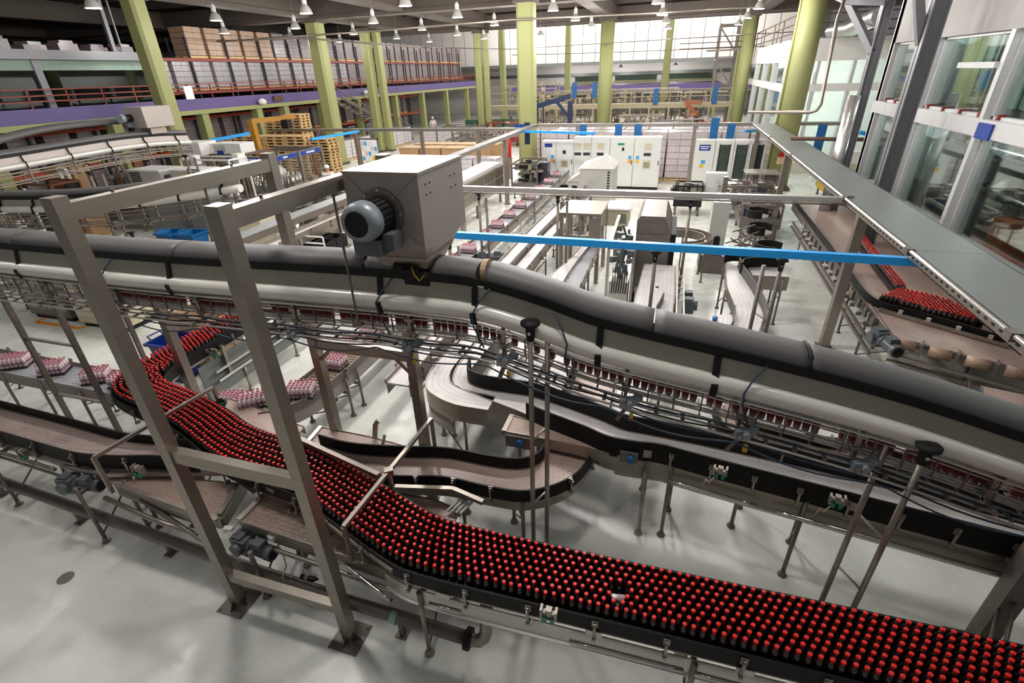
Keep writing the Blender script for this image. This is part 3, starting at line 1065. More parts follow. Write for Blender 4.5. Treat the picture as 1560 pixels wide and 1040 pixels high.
L1 = load_proto('pallet_load', 'film wrapped pale pallet load', 'wrap_clear')
L2 = load_proto('pallet_load', 'film wrapped dark pallet load', 'wrap_dark', 7)
L3 = load_proto('pallet_load', 'brown carton pallet load', 'wrap_brown', 5)
used = {}
rr = random.Random(5)


def put(pr, loc, rz, label, group):
    f = pr.name not in used
    used[pr.name] = 1
    return place(pr, f, loc, rz, label, group)


for i in range(31):
    y = 22.7 + i * 1.36
    dark = i > 12
    put(L2 if dark else L1, (-26.35, y, 4.7), PI / 2, 'dark film wrapped load on the lower level of the mezzanine rack' if dark else 'pale film wrapped load on the lower level of the mezzanine rack', 'dark loads low on the mezzanine rack' if dark else 'pale loads low on the mezzanine rack')
    if i > 1:
        k = L3 if i < 7 else L2
        put(k, (-26.35, y, 6.28), PI / 2, 'brown carton load on the top level of the mezzanine rack' if i < 7 else 'dark wrapped load on the top level of the mezzanine rack', 'brown loads on top of the mezzanine rack' if i < 7 else 'dark loads on top of the mezzanine rack')
for i in range(26):
    y = 14.2 + i * 1.45
    for z in (0.0, 1.8):
        put(L2, (-27.25, y, z), PI / 2, 'dark wrapped load on the ground floor rack under the mezzanine', 'dark loads on the rack under the mezzanine')
struct('wall_rack_back', MB().span((-45.6, 6, 0), (-45.2, 67, 10)), 'interior_dark')

# ---- high bay lamps, on their grid
lp = thing('high_bay_lamp', 'bell shaped high bay lamp', 'lamp', (0, 0, 0))
MB().lathe((0, 0, 0), [(0.24, 0), (0.235, 0.02), (0.2, 0.14), (0.12, 0.26), (0.09, 0.3)], 18).build('shade', 'hood_grey', lp, True)
MB().lathe((0, 0, 0), [(0.09, 0.3), (0.09, 0.5), (0.05, 0.56), (0.02, 0.6)], 12).build('ballast_housing', 'white_paint', lp, True)
MB().lathe((0, 0, 0), [(0.21, 0.005), (0.21, 0.012)], 18).build('lens', 'lamp_glow', lp)
MB().tube([(0, 0, 0.58), (0, 0, 2.38)], 0.012, 5).build('hanger', 'steel_dark', lp)
ld = bpy.data.lights.new('high_bay_light', 'POINT')
ld.energy = LAMP_W
ld.color = LAMP_COL
ld.shadow_soft_size = 0.34
LDS = {}
for nm_, f_ in (('full', 1.0), ('good', 0.95), ('lit', 0.72), ('bright', 1.35), ('muted', 0.62), ('weak', 0.34), ('soft', 0.12), ('dim', 0.17)):
    LDS[nm_] = ld.copy()
    LDS[nm_].energy = LAMP_W * f_


def lamp_level(x, y):
    """power shaped for the light by area: centre strong, walls and near aisle lowered"""
    if y < 6:
        return ('lit' if y > 0 else 'soft') if -8 < x < 0 else 'dim'
    if x < -12 and y < 16:
        return 'dim'
    if x < -18 or (x > 2 and y < 22):
        return 'weak'
    if x < -12:
        return 'weak'
    if x > 2:
        return 'muted'
    if y < 12:
        return 'full' if x < -8 else 'bright'
    return 'full'


ld3 = ld.copy()
ld3.energy = LAMP_W * 1.5
first = True
for i, x in enumerate((-23.1, -18.7, -14.3, -10.0, -5.6, -1.3, 3.06)):
    for j, y in enumerate((-0.7, 4.2, 9.6, 14.7, 19.8, 24.8, 30.0, 35.2, 40.3)):
        if (i == 0 and j < 4) or (j == 0 and not -8 < x < 0) or (x == -5.6 and y > 40):
            continue
        place(lp, first, (x, y, 7.3), 0, 'white bell shaped high bay lamp hanging from the roof', 'high bay lamps under the roof')
        first = False
        lo = bpy.data.objects.new('high_bay_light', LDS[lamp_level(x, y)])
        COL.objects.link(lo)
        lo.location = (x, y, 7.05)
for x in (-14, -7.5, -1):  # extra lamps added to brighten the recess under the cladding
    lo = bpy.data.objects.new('high_bay_light', LDS['full'])
    COL.objects.link(lo)
    lo.location = (x, 71.5, 5.0)
    place(lp, False, (x, 71.5, 5.25), 0, 'added bell shaped lamp brightening the space behind the cladding wall', 'added lamps behind the cladding wall')
for x in (-19.5, -13.5, -7.5, -1, 4.5):
    for y in (50, 58, 64):
        place(lp, False, (x, y, 10.2), 0, 'white bell shaped high bay lamp before the back wall', 'high bay lamps before the back wall')
        lo = bpy.data.objects.new('high_bay_light', ld3)
        COL.objects.link(lo)
        lo.location = (x, y, 9.95)
        lo.scale = (1, 1, 1)


# ================================================================== NEAR FIELD
# ---- the steel portal frame
FX0, FX1, FY0, FY1, FH = -4.0, -2.6, 2.38, 4.45, 4.36
t = thing('portal_frame', 'brushed steel portal frame of four square posts straddling the conveyors', 'frame', (-3.3, 3.4, 0))
for x, y in ((FX0, FY0), (FX1, FY0), (FX0, FY1), (FX1 - 0.06, FY1)):
    MB().span((x - .055, y - .055, 0), (x + .055, y + .055, FH)).build('post', 'steel', t)
    pl = MB()
    pl.span((x - .16, y - .16, 0), (x + .16, y + .16, 0.012))
    pl = pl.build('base_plate', 'steel_dark', t)
    g = MB()
    for a in (-1, 1):
        g.poly([(x + a * .055, y, 0.012), (x + a * .13, y, 0.012), (x + a * .055, y, 0.1)])
        g.poly([(x, y + a * .055, 0.012), (x, y + a * .13, 0.012), (x, y + a * .055, 0.1)])
        g.box((x + a * .055, y, .05), (.004, .008, .1))
        g.box((x + a * .13, y + .13, .018), (.022, .022, .014))
        g.box((x + a * .13, y - .13, .018), (.022, .022, .014))
    g.build('gusset', 'steel_dark', pl)
for x in (FX0, FX1 - 0.04):
    MB().span((x - .05, FY0 + .05, FH - .17), (x + .05, FY1 - .05, FH - .05)).build('top_beam', 'steel', t)
    b = MB()
    for y in (FY0 + .4, FY1 - .5):
        b.cyl((x, y, FH - .05), (x, y, FH - .025), 0.012, 8)
    b.build('bolt', 'steel_dark', t)
MB().span((FX0 + .05, FY0 - .04, 2.04), (FX1 - .05, FY0 + .04, 2.17)).build('cross_beam', 'steel', t)
MB().span((FX0 + .05, FY0 - .04, 0.42), (FX1 - .05, FY0 + .04, 0.52)).build('cross_beam', 'steel', t)
MB().span((FX0 + .05, FY1 - .04, 2.07), (FX1 - .11, FY1 + .04, 2.2)).build('cross_beam', 'steel', t)
for x, a in ((FX0 + .05, 1), (FX1 - .11, -1)):
    MB().bar((x + a * .01, FY1, 1.92), (x + a * .16, FY1, 2.07), 0.05).build('knee_brace', 'steel', t)

# ---- main bottle conveyor -------------------------------------------------
B_IN = [(-7.10, 9.6), (-7.10, 5.6), (-7.08, 4.85), (-7.00, 4.55), (-6.85, 4.37), (-6.60, 4.27), (-6.04, 4.16), (-5.57, 4.04), (-5.18, 3.91), (-4.78, 3.76), (-4.36, 3.67),
        (-3.97, 3.64), (-3.52, 3.57), (-3.17, 3.46), (-2.81, 3.34), (-2.41, 3.21), (-2.01, 3.07), (-1.70, 3.00), (-1.1, 2.985), (0, 2.99), (2.0, 3.03), (5.3, 3.06)]
B_OUT = [(-7.56, 9.6), (-7.56, 5.6), (-7.56, 4.85), (-7.50, 4.30), (-7.22, 3.97), (-6.85, 3.84), (-6.17, 3.72), (-5.75, 3.61), (-5.33, 3.47), (-4.83, 3.29), (-4.40, 3.17),
         (-3.85, 3.09), (-3.45, 3.04), (-3.26, 3.00), (-3.0, 2.90), (-2.60, 2.76), (-2.20, 2.62), (-1.85, 2.53), (-1.1, 2.525), (0, 2.55), (2.0, 2.58), (5.3, 2.62)]


def offset(pts, d):
    out = []
    for i, p in enumerate(pts):
        a, b = Vector(pts[max(i - 1, 0)]), Vector(pts[min(i + 1, len(pts) - 1)])
        t_ = (b - a).normalized()
        out.append((p[0] + t_.y * d, p[1] - t_.x * d))
    return out


# travelling from the far end: the U-turn's inside is the left edge
ZB = 1.05
Lc, Rc = offset(B_IN, -0.036), offset(B_OUT, 0.036)
main = conveyor('bottle_conveyor', 'bottle conveyor crowded with red capped bottles, turning back and crossing the front', Lc, Rc, ZB, 'belt_taupe',
                guard=(0.16, 0.135), gspan=((0, 1), (0, 1)), plate=0.07, gdrop=-0.02, legs=(), brackets=(0.1, 0.55), conduit=0)
del_names = []


def tubes_along(parent, E, out_d, z, r, s0, s1, mname='steel_shiny', name='conduit', step=0.15):
    s = arclen(E)
    pts = []
    d = s0
    while d <= s1 + 1e-6:
        p, tg = at_len(E, s, d)
        pts.append((p.x + tg.y * out_d, p.y - tg.x * out_d, z))
        d += step
    return MB().tube(pts, r, 8).build(name, mname, parent, True)


Lm, Rm, _ = CONV[main.name]
sR = arclen(Rm)


def s_at_x(E, x, far=False):
    s = arclen(E)
    best = min(range(len(E)), key=lambda i: abs(E[i].x - x) + (0 if E[i].y < 4 else 9))
    return s[best]


# legs under the front run
for (x, dy) in ((-1.74, 0), (0.62, 0), (2.6, 0), (-3.6, 0.12), (-5.6, 0.1)):
    s = s_at_x(Rm, x)
    p, tg = at_len(Rm, sR, s)
    n_ = Vector((tg.y, -tg.x))
    q = p - n_ * 0.6
    for w in (p + n_ * .03, q):
        leg_mb(w.x, w.y, 0.93, 0.024).build('leg', 'steel', main, True)
    m = MB()
    m.bar((p.x, p.y, 0.86), (q.x, q.y, 0.86), 0.045)
    m.tube([(p.x, p.y, 0.12), (q.x, q.y, 0.8)], 0.012, 6)
    m.build('cross_brace', 'steel_dark', main)
# lower belt return: deep stainless side skirts on the front run
for E, o, nm in ((Rm, 1, 'side_skirt'), (Lm, -1, 'side_skirt')):
    P3 = [(p.x, p.y, ZB) for p in E if p.y < 3.2 and p.x > -2.2]
    pr = [(o * 0.0, -0.33), (o * 0.03, -0.33), (o * 0.03, -0.32), (o * 0.012, -0.31), (o * 0.012, -0.12), (o * 0.0, -0.12)]
    if o < 0:
        pr = pr[::-1]
    MB().sweep(P3, pr).build(nm, 'steel_light', main)
for x0, x1, z, od in ((-1.65, -1.2, 0.88, .07), (-0.45, 0.5, 0.86, .07), (0.62, 1.9, 0.86, .07), (2.0, 3.4, 0.86, .07), (-3.0, -1.9, 0.74, .1)):
    tubes_along(main, Rm, od, z, 0.022, s_at_x(Rm, x0), s_at_x(Rm, x1))
# square rail tubes riding above the diagonal run and the cross bars
def rail_tube(parent, pts, w=0.04, nm='rail_tube', m_='steel'):
    b = MB()
    for a, c in zip(pts[:-1], pts[1:]):
        b.bar(a, c, w)
    return b.build(nm, m_, parent)


rail_tube(main, [(-3.905, 3.629, 1.340), (-2.580, 3.312, 1.340)], .05)
rail_tube(main, [(-3.121, 2.880, 1.120), (-2.668, 2.713, 1.120), (-1.983, 2.481, 1.120)], .05)
rail_tube(main, [(-5.895, 3.678, 1.120), (-4.639, 3.247, 1.120), (-3.698, 3.007, 1.120)], .05)
rail_tube(main, [(-6.93, 5.3, .75), (-6.93, 9.6, .75)], .045, 'conduit', 'steel_shiny')
rail_tube(main, [(-6.93, 5.3, .58), (-6.93, 9.6, .58)], .045, 'conduit', 'steel_shiny')
MB().span((-7.05, 5.1, .5), (-7.03, 9.6, .92)).span((-7.05, 5.1, .3), (-6.99, 9.6, .5)).build('side_skirt', 'panel_grey', main)
for yy in (5.6, 6.9, 8.2):
    MB().span((-7.02, yy - .025, .55), (-6.95, yy + .025, 1.1)).build('guard_bracket', 'steel', main)
    leg_mb(-6.98, yy + .3, .5, .025).build('leg', 'steel', main, True)
    leg_mb(-7.6, yy + .3, .9, .025).build('leg', 'steel', main, True)
    MB().tube([(-6.98, yy + .3, .3), (-7.6, yy + .3, .15)], .012, 6).build('cross_brace', 'steel_dark', main)
# gantry bar over the bottles
a, b = (-2.473, 2.541, 1.450), (-2.384, 4.212, 1.450)
rail_tube(main, [a, b], .04, 'gantry_bar')
m = MB()
m.bar(a, (a[0], a[1], 1.0), .035)
c = [a[i] + (b[i] - a[i]) * .45 for i in range(3)]
m.bar(c, (c[0], c[1], 1.06), .035)
m.box((c[0], c[1], c[2]), (.09, .07, .06), 0.6)
m.bar(b, (b[0], b[1], 0.9), .035)
m.build('gantry_leg', 'steel', main)

# sensors with green lenses and their bracket
def sensor(parent, c, rz=0.0, cable=True, s=1.0):
    m = MB()
    m.box(c, (.13 * s, .04 * s, .05 * s), rz)
    m.box((c[0], c[1], c[2] + .035 * s), (.05 * s, .05 * s, .05 * s), rz)
    m.box((c[0] - .06 * s, c[1], c[2] + .01), (.02, .06 * s, .1 * s), rz)
    m.box((c[0] + .06 * s, c[1], c[2] + .01), (.02, .06 * s, .1 * s), rz)
    o = m.build('sensor_bracket', 'steel', parent)
    MB().box((c[0] - .03 * s, c[1] - .015, c[2] - .045 * s), (.035 * s, .05 * s, .05 * s), rz).box((c[0] + .035 * s, c[1] - .015, c[2] - .045 * s), (.03 * s, .05 * s, .05 * s), rz).build('sensor_eye', 'sensor_green', o)
    if cable:
        MB().tube([(c[0] - .05, c[1] - .03, c[2] - .06), (c[0] - .09, c[1] - .04, c[2] - .14), (c[0] - .12, c[1] - .02, c[2] - .12), (c[0] - .14, c[1] - .01, c[2] - .22)], .006, 5).build('sensor_cable', 'cable_cream', o, True)
    return o


sensor(main, (-0.550, 2.430, 1.168))
sensor(main, (-6.960, 5.411, 1.079), 1.5)
sensor(main, (-5.516, 4.160, 1.202), 0.5, False)
# flat steel clips on the guard of the front run
for (px, py) in ((712, 893), (945, 954), (1118, 997)):
    c = (-1.262, 2.460, 1.193)
for x in (-1.45, -0.12, 1.1, 2.3):
    s = s_at_x(Rm, x)
    p, tg = at_len(Rm, sR, s)
    MB().box((p.x, p.y - .045, 1.0), (.13, .008, .07), math.atan2(tg.y, tg.x)).build('clip_plate', 'steel_light', main)

# bottles: hexagonal crowd, pushed apart, kept between the guards
def crowd(Lp, Rp, r, rows, seed, s0=0.0, s1=1e9):
    rr = np.random.default_rng(seed)
    k = len(Lp)
    mid = [(Lp[i] + Rp[i]) / 2 for i in range(k)]
    s = arclen(mid)
    pitch = 2 * r * 1.09
    pts = []
    d = s0 + r
    i_ = 0
    Ls, Rs = arclen(Lp), arclen(Rp)
    while d < min(s[-1], s1) - r:
        for j in range(rows):
            dd = d + (pitch / 2 if j % 2 else 0)
            fr = min(1, dd / s[-1])
            # find param
            for q in range(1, k):
                if s[q] >= dd:
                    break
            tt = (dd - s[q - 1]) / max(1e-9, s[q] - s[q - 1])
            a = Lp[q - 1].lerp(Lp[q], tt)
            b = Rp[q - 1].lerp(Rp[q], tt)
            w = (b - a)
            m_ = (r + 0.004) / w.length
            f = m_ + (1 - 2 * m_) * (j + .5 * 0) / (rows - 1)
            p = a + w * f
            pts.append((p.x + rr.normal(0, .003), p.y + rr.normal(0, .003)))
        d += pitch
    X = np.array(pts)
    A = np.array([(p.x, p.y) for p in Lp])
    B = np.array([(p.x, p.y) for p in Rp])
    for it in range(24):
        D = X[:, None, :] - X[None, :, :]
        dist = np.sqrt((D ** 2).sum(-1)) + np.eye(len(X)) * 9
        ov = np.clip(2 * r * 1.03 - dist, 0, None)
        X = X + 0.35 * (D / dist[..., None] * ov[..., None]).sum(1)
        # keep inside the guards
        M_ = (A + B) / 2
        qi = ((X[:, None, :] - M_[None]) ** 2).sum(-1).argmin(1)
        a, b = A[qi], B[qi]
        w = b - a
        L_ = np.sqrt((w ** 2).sum(1))
        u = w / L_[:, None]
        f = ((X - a) * u).sum(1)
        f2 = np.clip(f, r + .003, L_ - r - .003)
        X = X + u * (f2 - f)[:, None]
    # drop the ones still overlapping
    keep = []
    for i in range(len(X)):
        if all((X[i, 0] - X[j, 0]) ** 2 + (X[i, 1] - X[j, 1]) ** 2 > (2 * r * 0.93) ** 2 for j in keep[-60:]):
            keep.append(i)
    return X[keep]


BR = 0.033
body_prof = [(0.022, 0.0), (0.031, 0.006), (BR, 0.03), (0.030, 0.07), (BR, 0.105), (BR, 0.14), (0.030, 0.16), (0.019, 0.186), (0.0125, 0.2), (0.0125, 0.208)]
cap_prof = [(0.0168, 0.203), (0.0168, 0.226), (0.0145, 0.2305)]


def bottle_mesh(n):
    return MB().lathe((0, 0, 0), body_prof, n).mesh('bottle', 'cola', True), MB().lathe((0, 0, 0), cap_prof, n).mesh('cap', 'cap_red', True)


bm, cm = bottle_mesh(12)
bl = MB().lathe((0, 0, 0), [(0.0322, 0.1), (0.0322, 0.132)], 12)
Xb = crowd(Lm, Rm, BR, 8, 4)
fall = Vector((-0.035, 2.713))
cam_xy = Vector((0.0, 1.2))
order = sorted(range(len(Xb)), key=lambda i: (Xb[i][0] - 0.0) ** 2 + (Xb[i][1] - 0.0) ** 2)
gaps = [Vector((-0.806, 2.702)), Vector((-0.636, 3.124))]
near, rest = [], []
for i in order:
    p = Vector((float(Xb[i][0]), float(Xb[i][1])))
    if (p - fall).length < 0.06 or any((p - g).length < 0.03 for g in gaps):
        continue
    (near if len(near) < 278 else rest).append(p)
rb_ = random.Random(2)
for p in near:
    t = bpy.data.objects.new('bottle', bm)
    COL.objects.link(t)
    t.location = (p.x, p.y, ZB)
    t.rotation_euler = (rb_.uniform(-.015, .015), rb_.uniform(-.015, .015), rb_.uniform(0, 6))
    tag(t, 'dark cola bottle with a red cap upright in the crowd on the front conveyor', 'bottle', 'red capped bottles on the front conveyor')
    c = bpy.data.objects.new('cap', cm)
    COL.objects.link(c)
    c.parent = t
# one that has tipped over
fm = MB().lathe((0, 0, 0), body_prof, 12).mesh('bottle', 'pink_bottle', True)  # pale instead of cola: the white glint is put into the body colour
t = bpy.data.objects.new('bottle', fm)
COL.objects.link(t)
t.location = (fall.x - 0.1, fall.y - 0.01, ZB + 0.11)
t.rotation_euler = (0, PI / 2 - .05, 0.1)
tag(t, 'fallen cola bottle lying among the upright ones near the front guard', 'bottle')
c = bpy.data.objects.new('cap', cm)
COL.objects.link(c)
c.parent = t
c = MB().lathe((0, 0, 0), [(0.0322, 0.06), (0.0322, 0.125)], 12).build('label_sleeve', 'steel_light', None)
c.parent = t
m1, m2 = MB(), MB()
low = [(0.028, 0.0), (0.033, 0.02), (0.033, 0.14), (0.03, 0.16), (0.018, 0.186), (0.0125, 0.205)]
for p in rest:
    m1.lathe((p.x, p.y, ZB), low, 8)
    m2.lathe((p.x, p.y, ZB), [(0.0168, 0.203), (0.0168, 0.226), (0.0145, 0.2305)], 8)
t = m1.build('bottle_crowd', 'cola', None, True)
tag(t, 'dense crowd of red capped cola bottles on the far bend of the bottle conveyor', 'bottles', None, 'stuff')
c = m2.build('caps', 'cap_red', t, True)
c['kind'] = 'stuff'

# ---- left conveyor with black guards
lc = conveyor('slat_conveyor', 'empty brown slat conveyor with black guards running in from the left edge', [(-13, 3.52), (-8.73, 3.36), (-7.28, 3.31), (-6.47, 3.27), (-6.15, 3.27), (-5.75, 3.32), (-5.25, 3.37)],
              [(-12.6, 3.06), (-8.0, 2.93), (-6.7, 2.88), (-6.34, 2.89), (-5.9, 2.97), (-5.5, 3.08), (-4.95, 3.18)], 1.05, 'belt_taupe', guard=(0.13, 0.13), plate=0.22, legs=(), brackets=(0.2, 0.7))
_, Rl, _ = CONV[lc.name]
Ll = CONV[lc.name][0]
for (x, y) in ((-8.063, 2.732), (-6.256, 2.597), (-5.805, 2.846)):
    leg_mb(x, y, 0.9, 0.022).build('leg', 'steel_dark', lc, True)
    leg_mb(x - 0.02, y + 0.62, 0.9, 0.022).build('leg', 'steel_dark', lc, True)
    MB().tube([(x, y, 0.12), (x - .02, y + .62, 0.6)], .012, 6).bar((x, y, 0.8), (x - .02, y + .62, 0.8), .04).build('cross_brace', 'steel_dark', lc)
for x0, x1, z, od, r in ((-9.5, -6.9, .86, .1, .025), (-9.5, -6.6, .8, .12, .018), (-6.75, -6.0, .95, .08, .03)):
    tubes_along(lc, Rl, od, z, r, s_at_x(Rl, x0), s_at_x(Rl, x1), 'steel')
gearmotor(lc, (-6.551, 2.712, 0.800), 0.15)
sensor(lc, (-7.333, 2.780, 1.032), 0.0)
sensor(lc, (-5.438, 2.840, 1.152), 0.0)
MB().box((-6.260, 2.829, 0.860), (.06, .05, .1), .3).build('junction_box', 'white_paint', lc)
# bar bridging to the bottle conveyor
a, b = (-5.744, 2.661, 1.420), (-5.559, 4.143, 1.420)
rail_tube(lc, [a, b], .04, 'gantry_bar')
MB().bar(a, (a[0], a[1], .9), .04).bar(b, (b[0], b[1], .8), .035).build('gantry_leg', 'steel', lc)
rail_tube(lc, [(-6.034, 2.848, 0.940), (-4.613, 3.251, 0.940), (-4.103, 3.083, 0.940)], .05)

# ---- low transfer conveyors under the front of the bottle conveyor
ZC = 0.86
tr1 = conveyor('transfer_conveyor', 'short brown transfer belt ending in a grey plate below the left conveyor', [(-6.274, 2.872), (-5.249, 3.066), (-4.413, 3.190)], [(-5.891, 2.792), (-4.778, 2.698), (-4.258, 2.716)], ZC,
               'belt_brown', guard=(0, 0), plate=0.16, legs=(), brackets=(0, 0))
MB().bar((-4.263, 2.724, 0.820), (-4.424, 3.207, 0.820), .05, .2).build('end_plate', 'steel_dark', tr1)
MB().bar((-4.254, 2.707, 0.870), (-4.418, 3.178, 0.870), .05, .03).build('end_rail', 'steel', tr1)
rail_tube(tr1, [(-5.819, 2.770, 0.900), (-4.237, 2.656, 0.900)], .03, 'edge_rail')
MB().tube([(-6.002, 2.689, 0.720), (-5.240, 2.625, 0.660), (-4.629, 2.618, 0.620)], .03, 8).build('conduit', 'steel', tr1, True)
MB().tube([(-5.478, 2.749, 0.780), (-4.264, 2.545, 0.550)], .028, 8).build('conduit', 'steel', tr1, True)
for (x, y) in ((-5.805, 2.846), (-5.384, 2.983)):
    leg_mb(x, y + .12, 0.7, .022).build('leg', 'steel_dark', tr1, True)
tr2 = conveyor('transfer_conveyor', 'brown transfer belt with bright studs tucked under the bottle crowd, motor in front', [(-4.020, 3.209), (-3.376, 3.158), (-2.649, 3.054), (-1.931, 2.835)], [(-4.019, 2.744), (-3.278, 2.699), (-2.557, 2.662), (-1.949, 2.621)], ZC,
               'belt_brown', guard=(0, 0), plate=0.16, legs=(), brackets=(0, 0))
MB().bar((-4.031, 2.740, 0.870), (-4.025, 3.219, 0.870), .06, .04).build('end_plate', 'steel_light', tr2)
st = MB()
rs = random.Random(4)
La, Ra, _ = CONV[tr2.name]
for i in range(2, 14):
    for j in range(7):
        a, b = La[min(i, len(La) - 1)], Ra[min(i, len(Ra) - 1)]
        p = a.lerp(b, (j + .5) / 7)
        if i < 11:
            st.box((p.x + (j % 2) * .02, p.y, ZC + .003), (.022, .012, .006), 0.4)
st.build('belt_studs', 'steel_light', tr2, kind='stuff')
gearmotor(tr2, (-3.984, 2.669, 0.620), -0.1)
MB().box((-4.121, 2.661, 0.800), (.1, .05, .035), .2).box((-3.596, 2.707, 0.780), (.08, .06, .06), -.2).build('junction_box', 'white_paint', tr2)
MB().tube([(-3.572, 2.714, 0.740), (-3.472, 2.662, 0.600), (-3.428, 2.613, 0.500), (-3.448, 2.539, 0.400), (-3.401, 2.547, 0.300)], .008, 5).build('power_cable', 'cable_cream', tr2, True)
MB().tube([(-4.026, 3.022, 0.900), (-4.070, 2.814, 0.800), (-4.145, 2.699, 0.740), (-4.227, 2.658, 0.700)], .006, 5).build('power_cable', 'cable_cream', tr2, True)
for (x, y) in ((-3.747, 2.523),):
    leg_mb(x, y, 0.72, .024).build('leg', 'steel_dark', tr2, True)
    leg_mb(x, y + .55, 0.72, .024).build('leg', 'steel_dark', tr2, True)
    MB().tube([(x, y, .2), (x, y + .55, .6)], .012, 6).build('cross_brace', 'steel_dark', tr2)
tubes_along(tr2, Ra, .06, .66, .025, 0.0, 2.0, 'steel')
# a bottle rolled under the belt
t = bpy.data.objects.new('bottle', bm)
COL.objects.link(t)
q = (-3.311, 2.639, 0.340)
t.location = (q[0], q[1], 0.34)
t.rotation_euler = (0, PI / 2, 0.1)
tag(t, 'stray dark bottle lying on the pipe ledge below the transfer belt', 'bottle')
c = MB().lathe((0, 0, 0), [(0.0322, 0.06), (0.0322, 0.125)], 12).build('label_sleeve', 'pink_bottle', None)
c.parent = t
# floor pipe with elbow and black flange
t = thing('floor_pipe', 'long steel pipe near the floor ending in an elbow with a black flange', 'pipe', (-3.969, 2.698, 0.000))
a, b, c, d = (-8.781, 2.816, 0.300), (-1.354, 2.532, 0.300), (-1.219, 2.525, 0.300), (-1.078, 2.625, 0.550)
c = (b[0] + .1, b[1] - 0.005, .3)
MB().tube([a, (-4.726, 2.626, 0.300), (-2.761, 2.555, 0.300), b], 0.065, 14).build('pipe_run', 'steel_dark', t, True)
MB().tube([b, (b[0] + .06, b[1], .3), (b[0] + .12, b[1], .315), (b[0] + .16, b[1] + .02, .36), (b[0] + .175, b[1] + .04, .43), (b[0] + .18, b[1] + .06, .6), (b[0] + .18, b[1] + .1, .8)], 0.06, 14).build('elbow', 'steel', t, True)
MB().cyl((b[0] - .02, b[1], .3), (b[0] + .03, b[1], .3), 0.105, 18).build('flange', 'rubber_black', t, True)
MB().tube([(-2.165, 2.533, 0.300), (-2.098, 2.530, 0.300)], 0.0665, 14).build('green_marker', 'pale_green', t)
for k in range(5):
    x = -8.5 + k * 1.6
    y = a[1] + (b[1] - a[1]) * (x - a[0]) / (b[0] - a[0])
    MB().bar((x, y, 0), (x, y, 0.25), .05).box((x, y, .005), (.12, .12, .01)).build('pipe_foot', 'steel_dark', t)

# ---- wave shaped conveyor in the middle
ZE = 0.9
eL = [(-3.9, 3.98), (-3.40, 3.95), (-2.73, 4.06), (-2.21, 4.17), (-1.67, 4.17), (-1.34, 4.21), (-1.12, 4.36), (-1.06, 4.66), (-1.06, 5.1)]
eR = [(-3.4, 3.66), (-2.95, 3.64), (-2.55, 3.72), (-2.07, 3.83), (-1.55, 3.82), (-1.12, 3.87), (-0.74, 4.16), (-0.56, 4.60), (-0.52, 5.1)]
e = conveyor('wave_conveyor', 'wave shaped pink belt conveyor with black guards, coming from under the bottle crowd', eL, eR, ZE, 'belt_pink', guard=(0.17, 0.10), plate=0.22, legs=(0.42, 0.62), brackets=(0.25, 0.45))
rail_tube(e, [(-2.590, 3.564, 0.930), (-1.945, 3.707, 0.930), (-1.552, 3.613, 0.930)], .05)
m = MB()
q0 = (-1.840, 3.634, 0.880)
for k in range(4):
    m.bar((q0[0] + k * .05, q0[1], q0[2]), (q0[0] + k * .05 - .08, q0[1] - .16, q0[2] - .04), .025)
m.build('drive_comb', 'steel_light', e)
e2 = conveyor('feed_conveyor', 'short pink belt feeding in behind the black guard of the wave conveyor', [(-4.212, 4.424), (-3.352, 4.405), (-2.574, 4.316)], [(-4.168, 3.894), (-3.364, 3.907), (-2.689, 4.038)], 0.8, 'belt_pink', guard=(0, 0), plate=0.14, legs=(0.4,), brackets=(0, 0))
MB().bar((-4.220, 4.424, 0.810), (-4.166, 3.883, 0.810), .05, .04).build('end_plate', 'steel_light', e2)
e4 = conveyor('strip_conveyor', 'pink chain belt strip between the bottle crowd and the pack conveyor bend', [(-6.095, 4.619), (-5.232, 4.483), (-4.407, 4.309)], [(-5.853, 4.274), (-4.899, 4.036), (-4.325, 3.911)], 0.86, 'belt_pink', guard=(0, 0), plate=.12, legs=(.5,), brackets=(0, 0))
m = MB()
m.bar((-3.353, 4.379, 0.820), (-3.320, 4.412, 1.050), .06, .03).bar((-3.320, 4.412, 1.050), (-3.273, 4.429, 1.100), .05, .05)
m.bar((-3.123, 4.175, 0.850), (-3.126, 4.293, 1.000), .03, .03)
m.build('stop_bracket', 'steel', e2)
e3 = conveyor('return_conveyor', 'strip of smooth brown belt between the bottle crowd and the wave conveyor', [(-2.608, 3.589), (-2.155, 3.608), (-1.810, 3.544)], [(-2.512, 3.412), (-2.104, 3.331), (-1.803, 3.341)], 0.8, 'belt_brown', guard=(0, 0), plate=0.1, legs=(0.5,), brackets=(0, 0))

# ---- double conveyor: outer curve, inner belt, then right across the picture
ZF = 1.15
fo = conveyor('curved_conveyor', 'wide white chain conveyor curving round to the right with a deep steel skirt', [(-2.8, 9.2), (-2.8, 6.54), (-2.82, 5.83), (-2.77, 5.56), (-2.64, 5.38), (-2.3, 5.27), (-1.95, 5.22)],
              [(-3.07, 9.2), (-3.08, 6.57), (-3.10, 5.75), (-3.03, 5.36), (-2.86, 5.13), (-2.45, 4.95), (-1.95, 4.93)][::1], ZF, 'belt_white', guard=(0, 0), plate=0.26, legs=(), brackets=(0, 0), plate_mat='steel')
Lo, Ro, _ = CONV[fo.name]
P3 = [(p.x, p.y, ZF) for i, p in enumerate(Ro) if 12 < i < 31]
MB().sweep(P3, [(-0.005, -0.26), (-0.005, -0.5), (0.008, -0.5), (0.008, -0.26)]).build('drip_skirt', 'steel', fo, True)
for (x, y) in ((-2.980, 5.609), (-2.467, 5.296), (-2.814, 5.631)):
    leg_mb(x, y, 0.9, .022).build('leg', 'steel', fo, True)
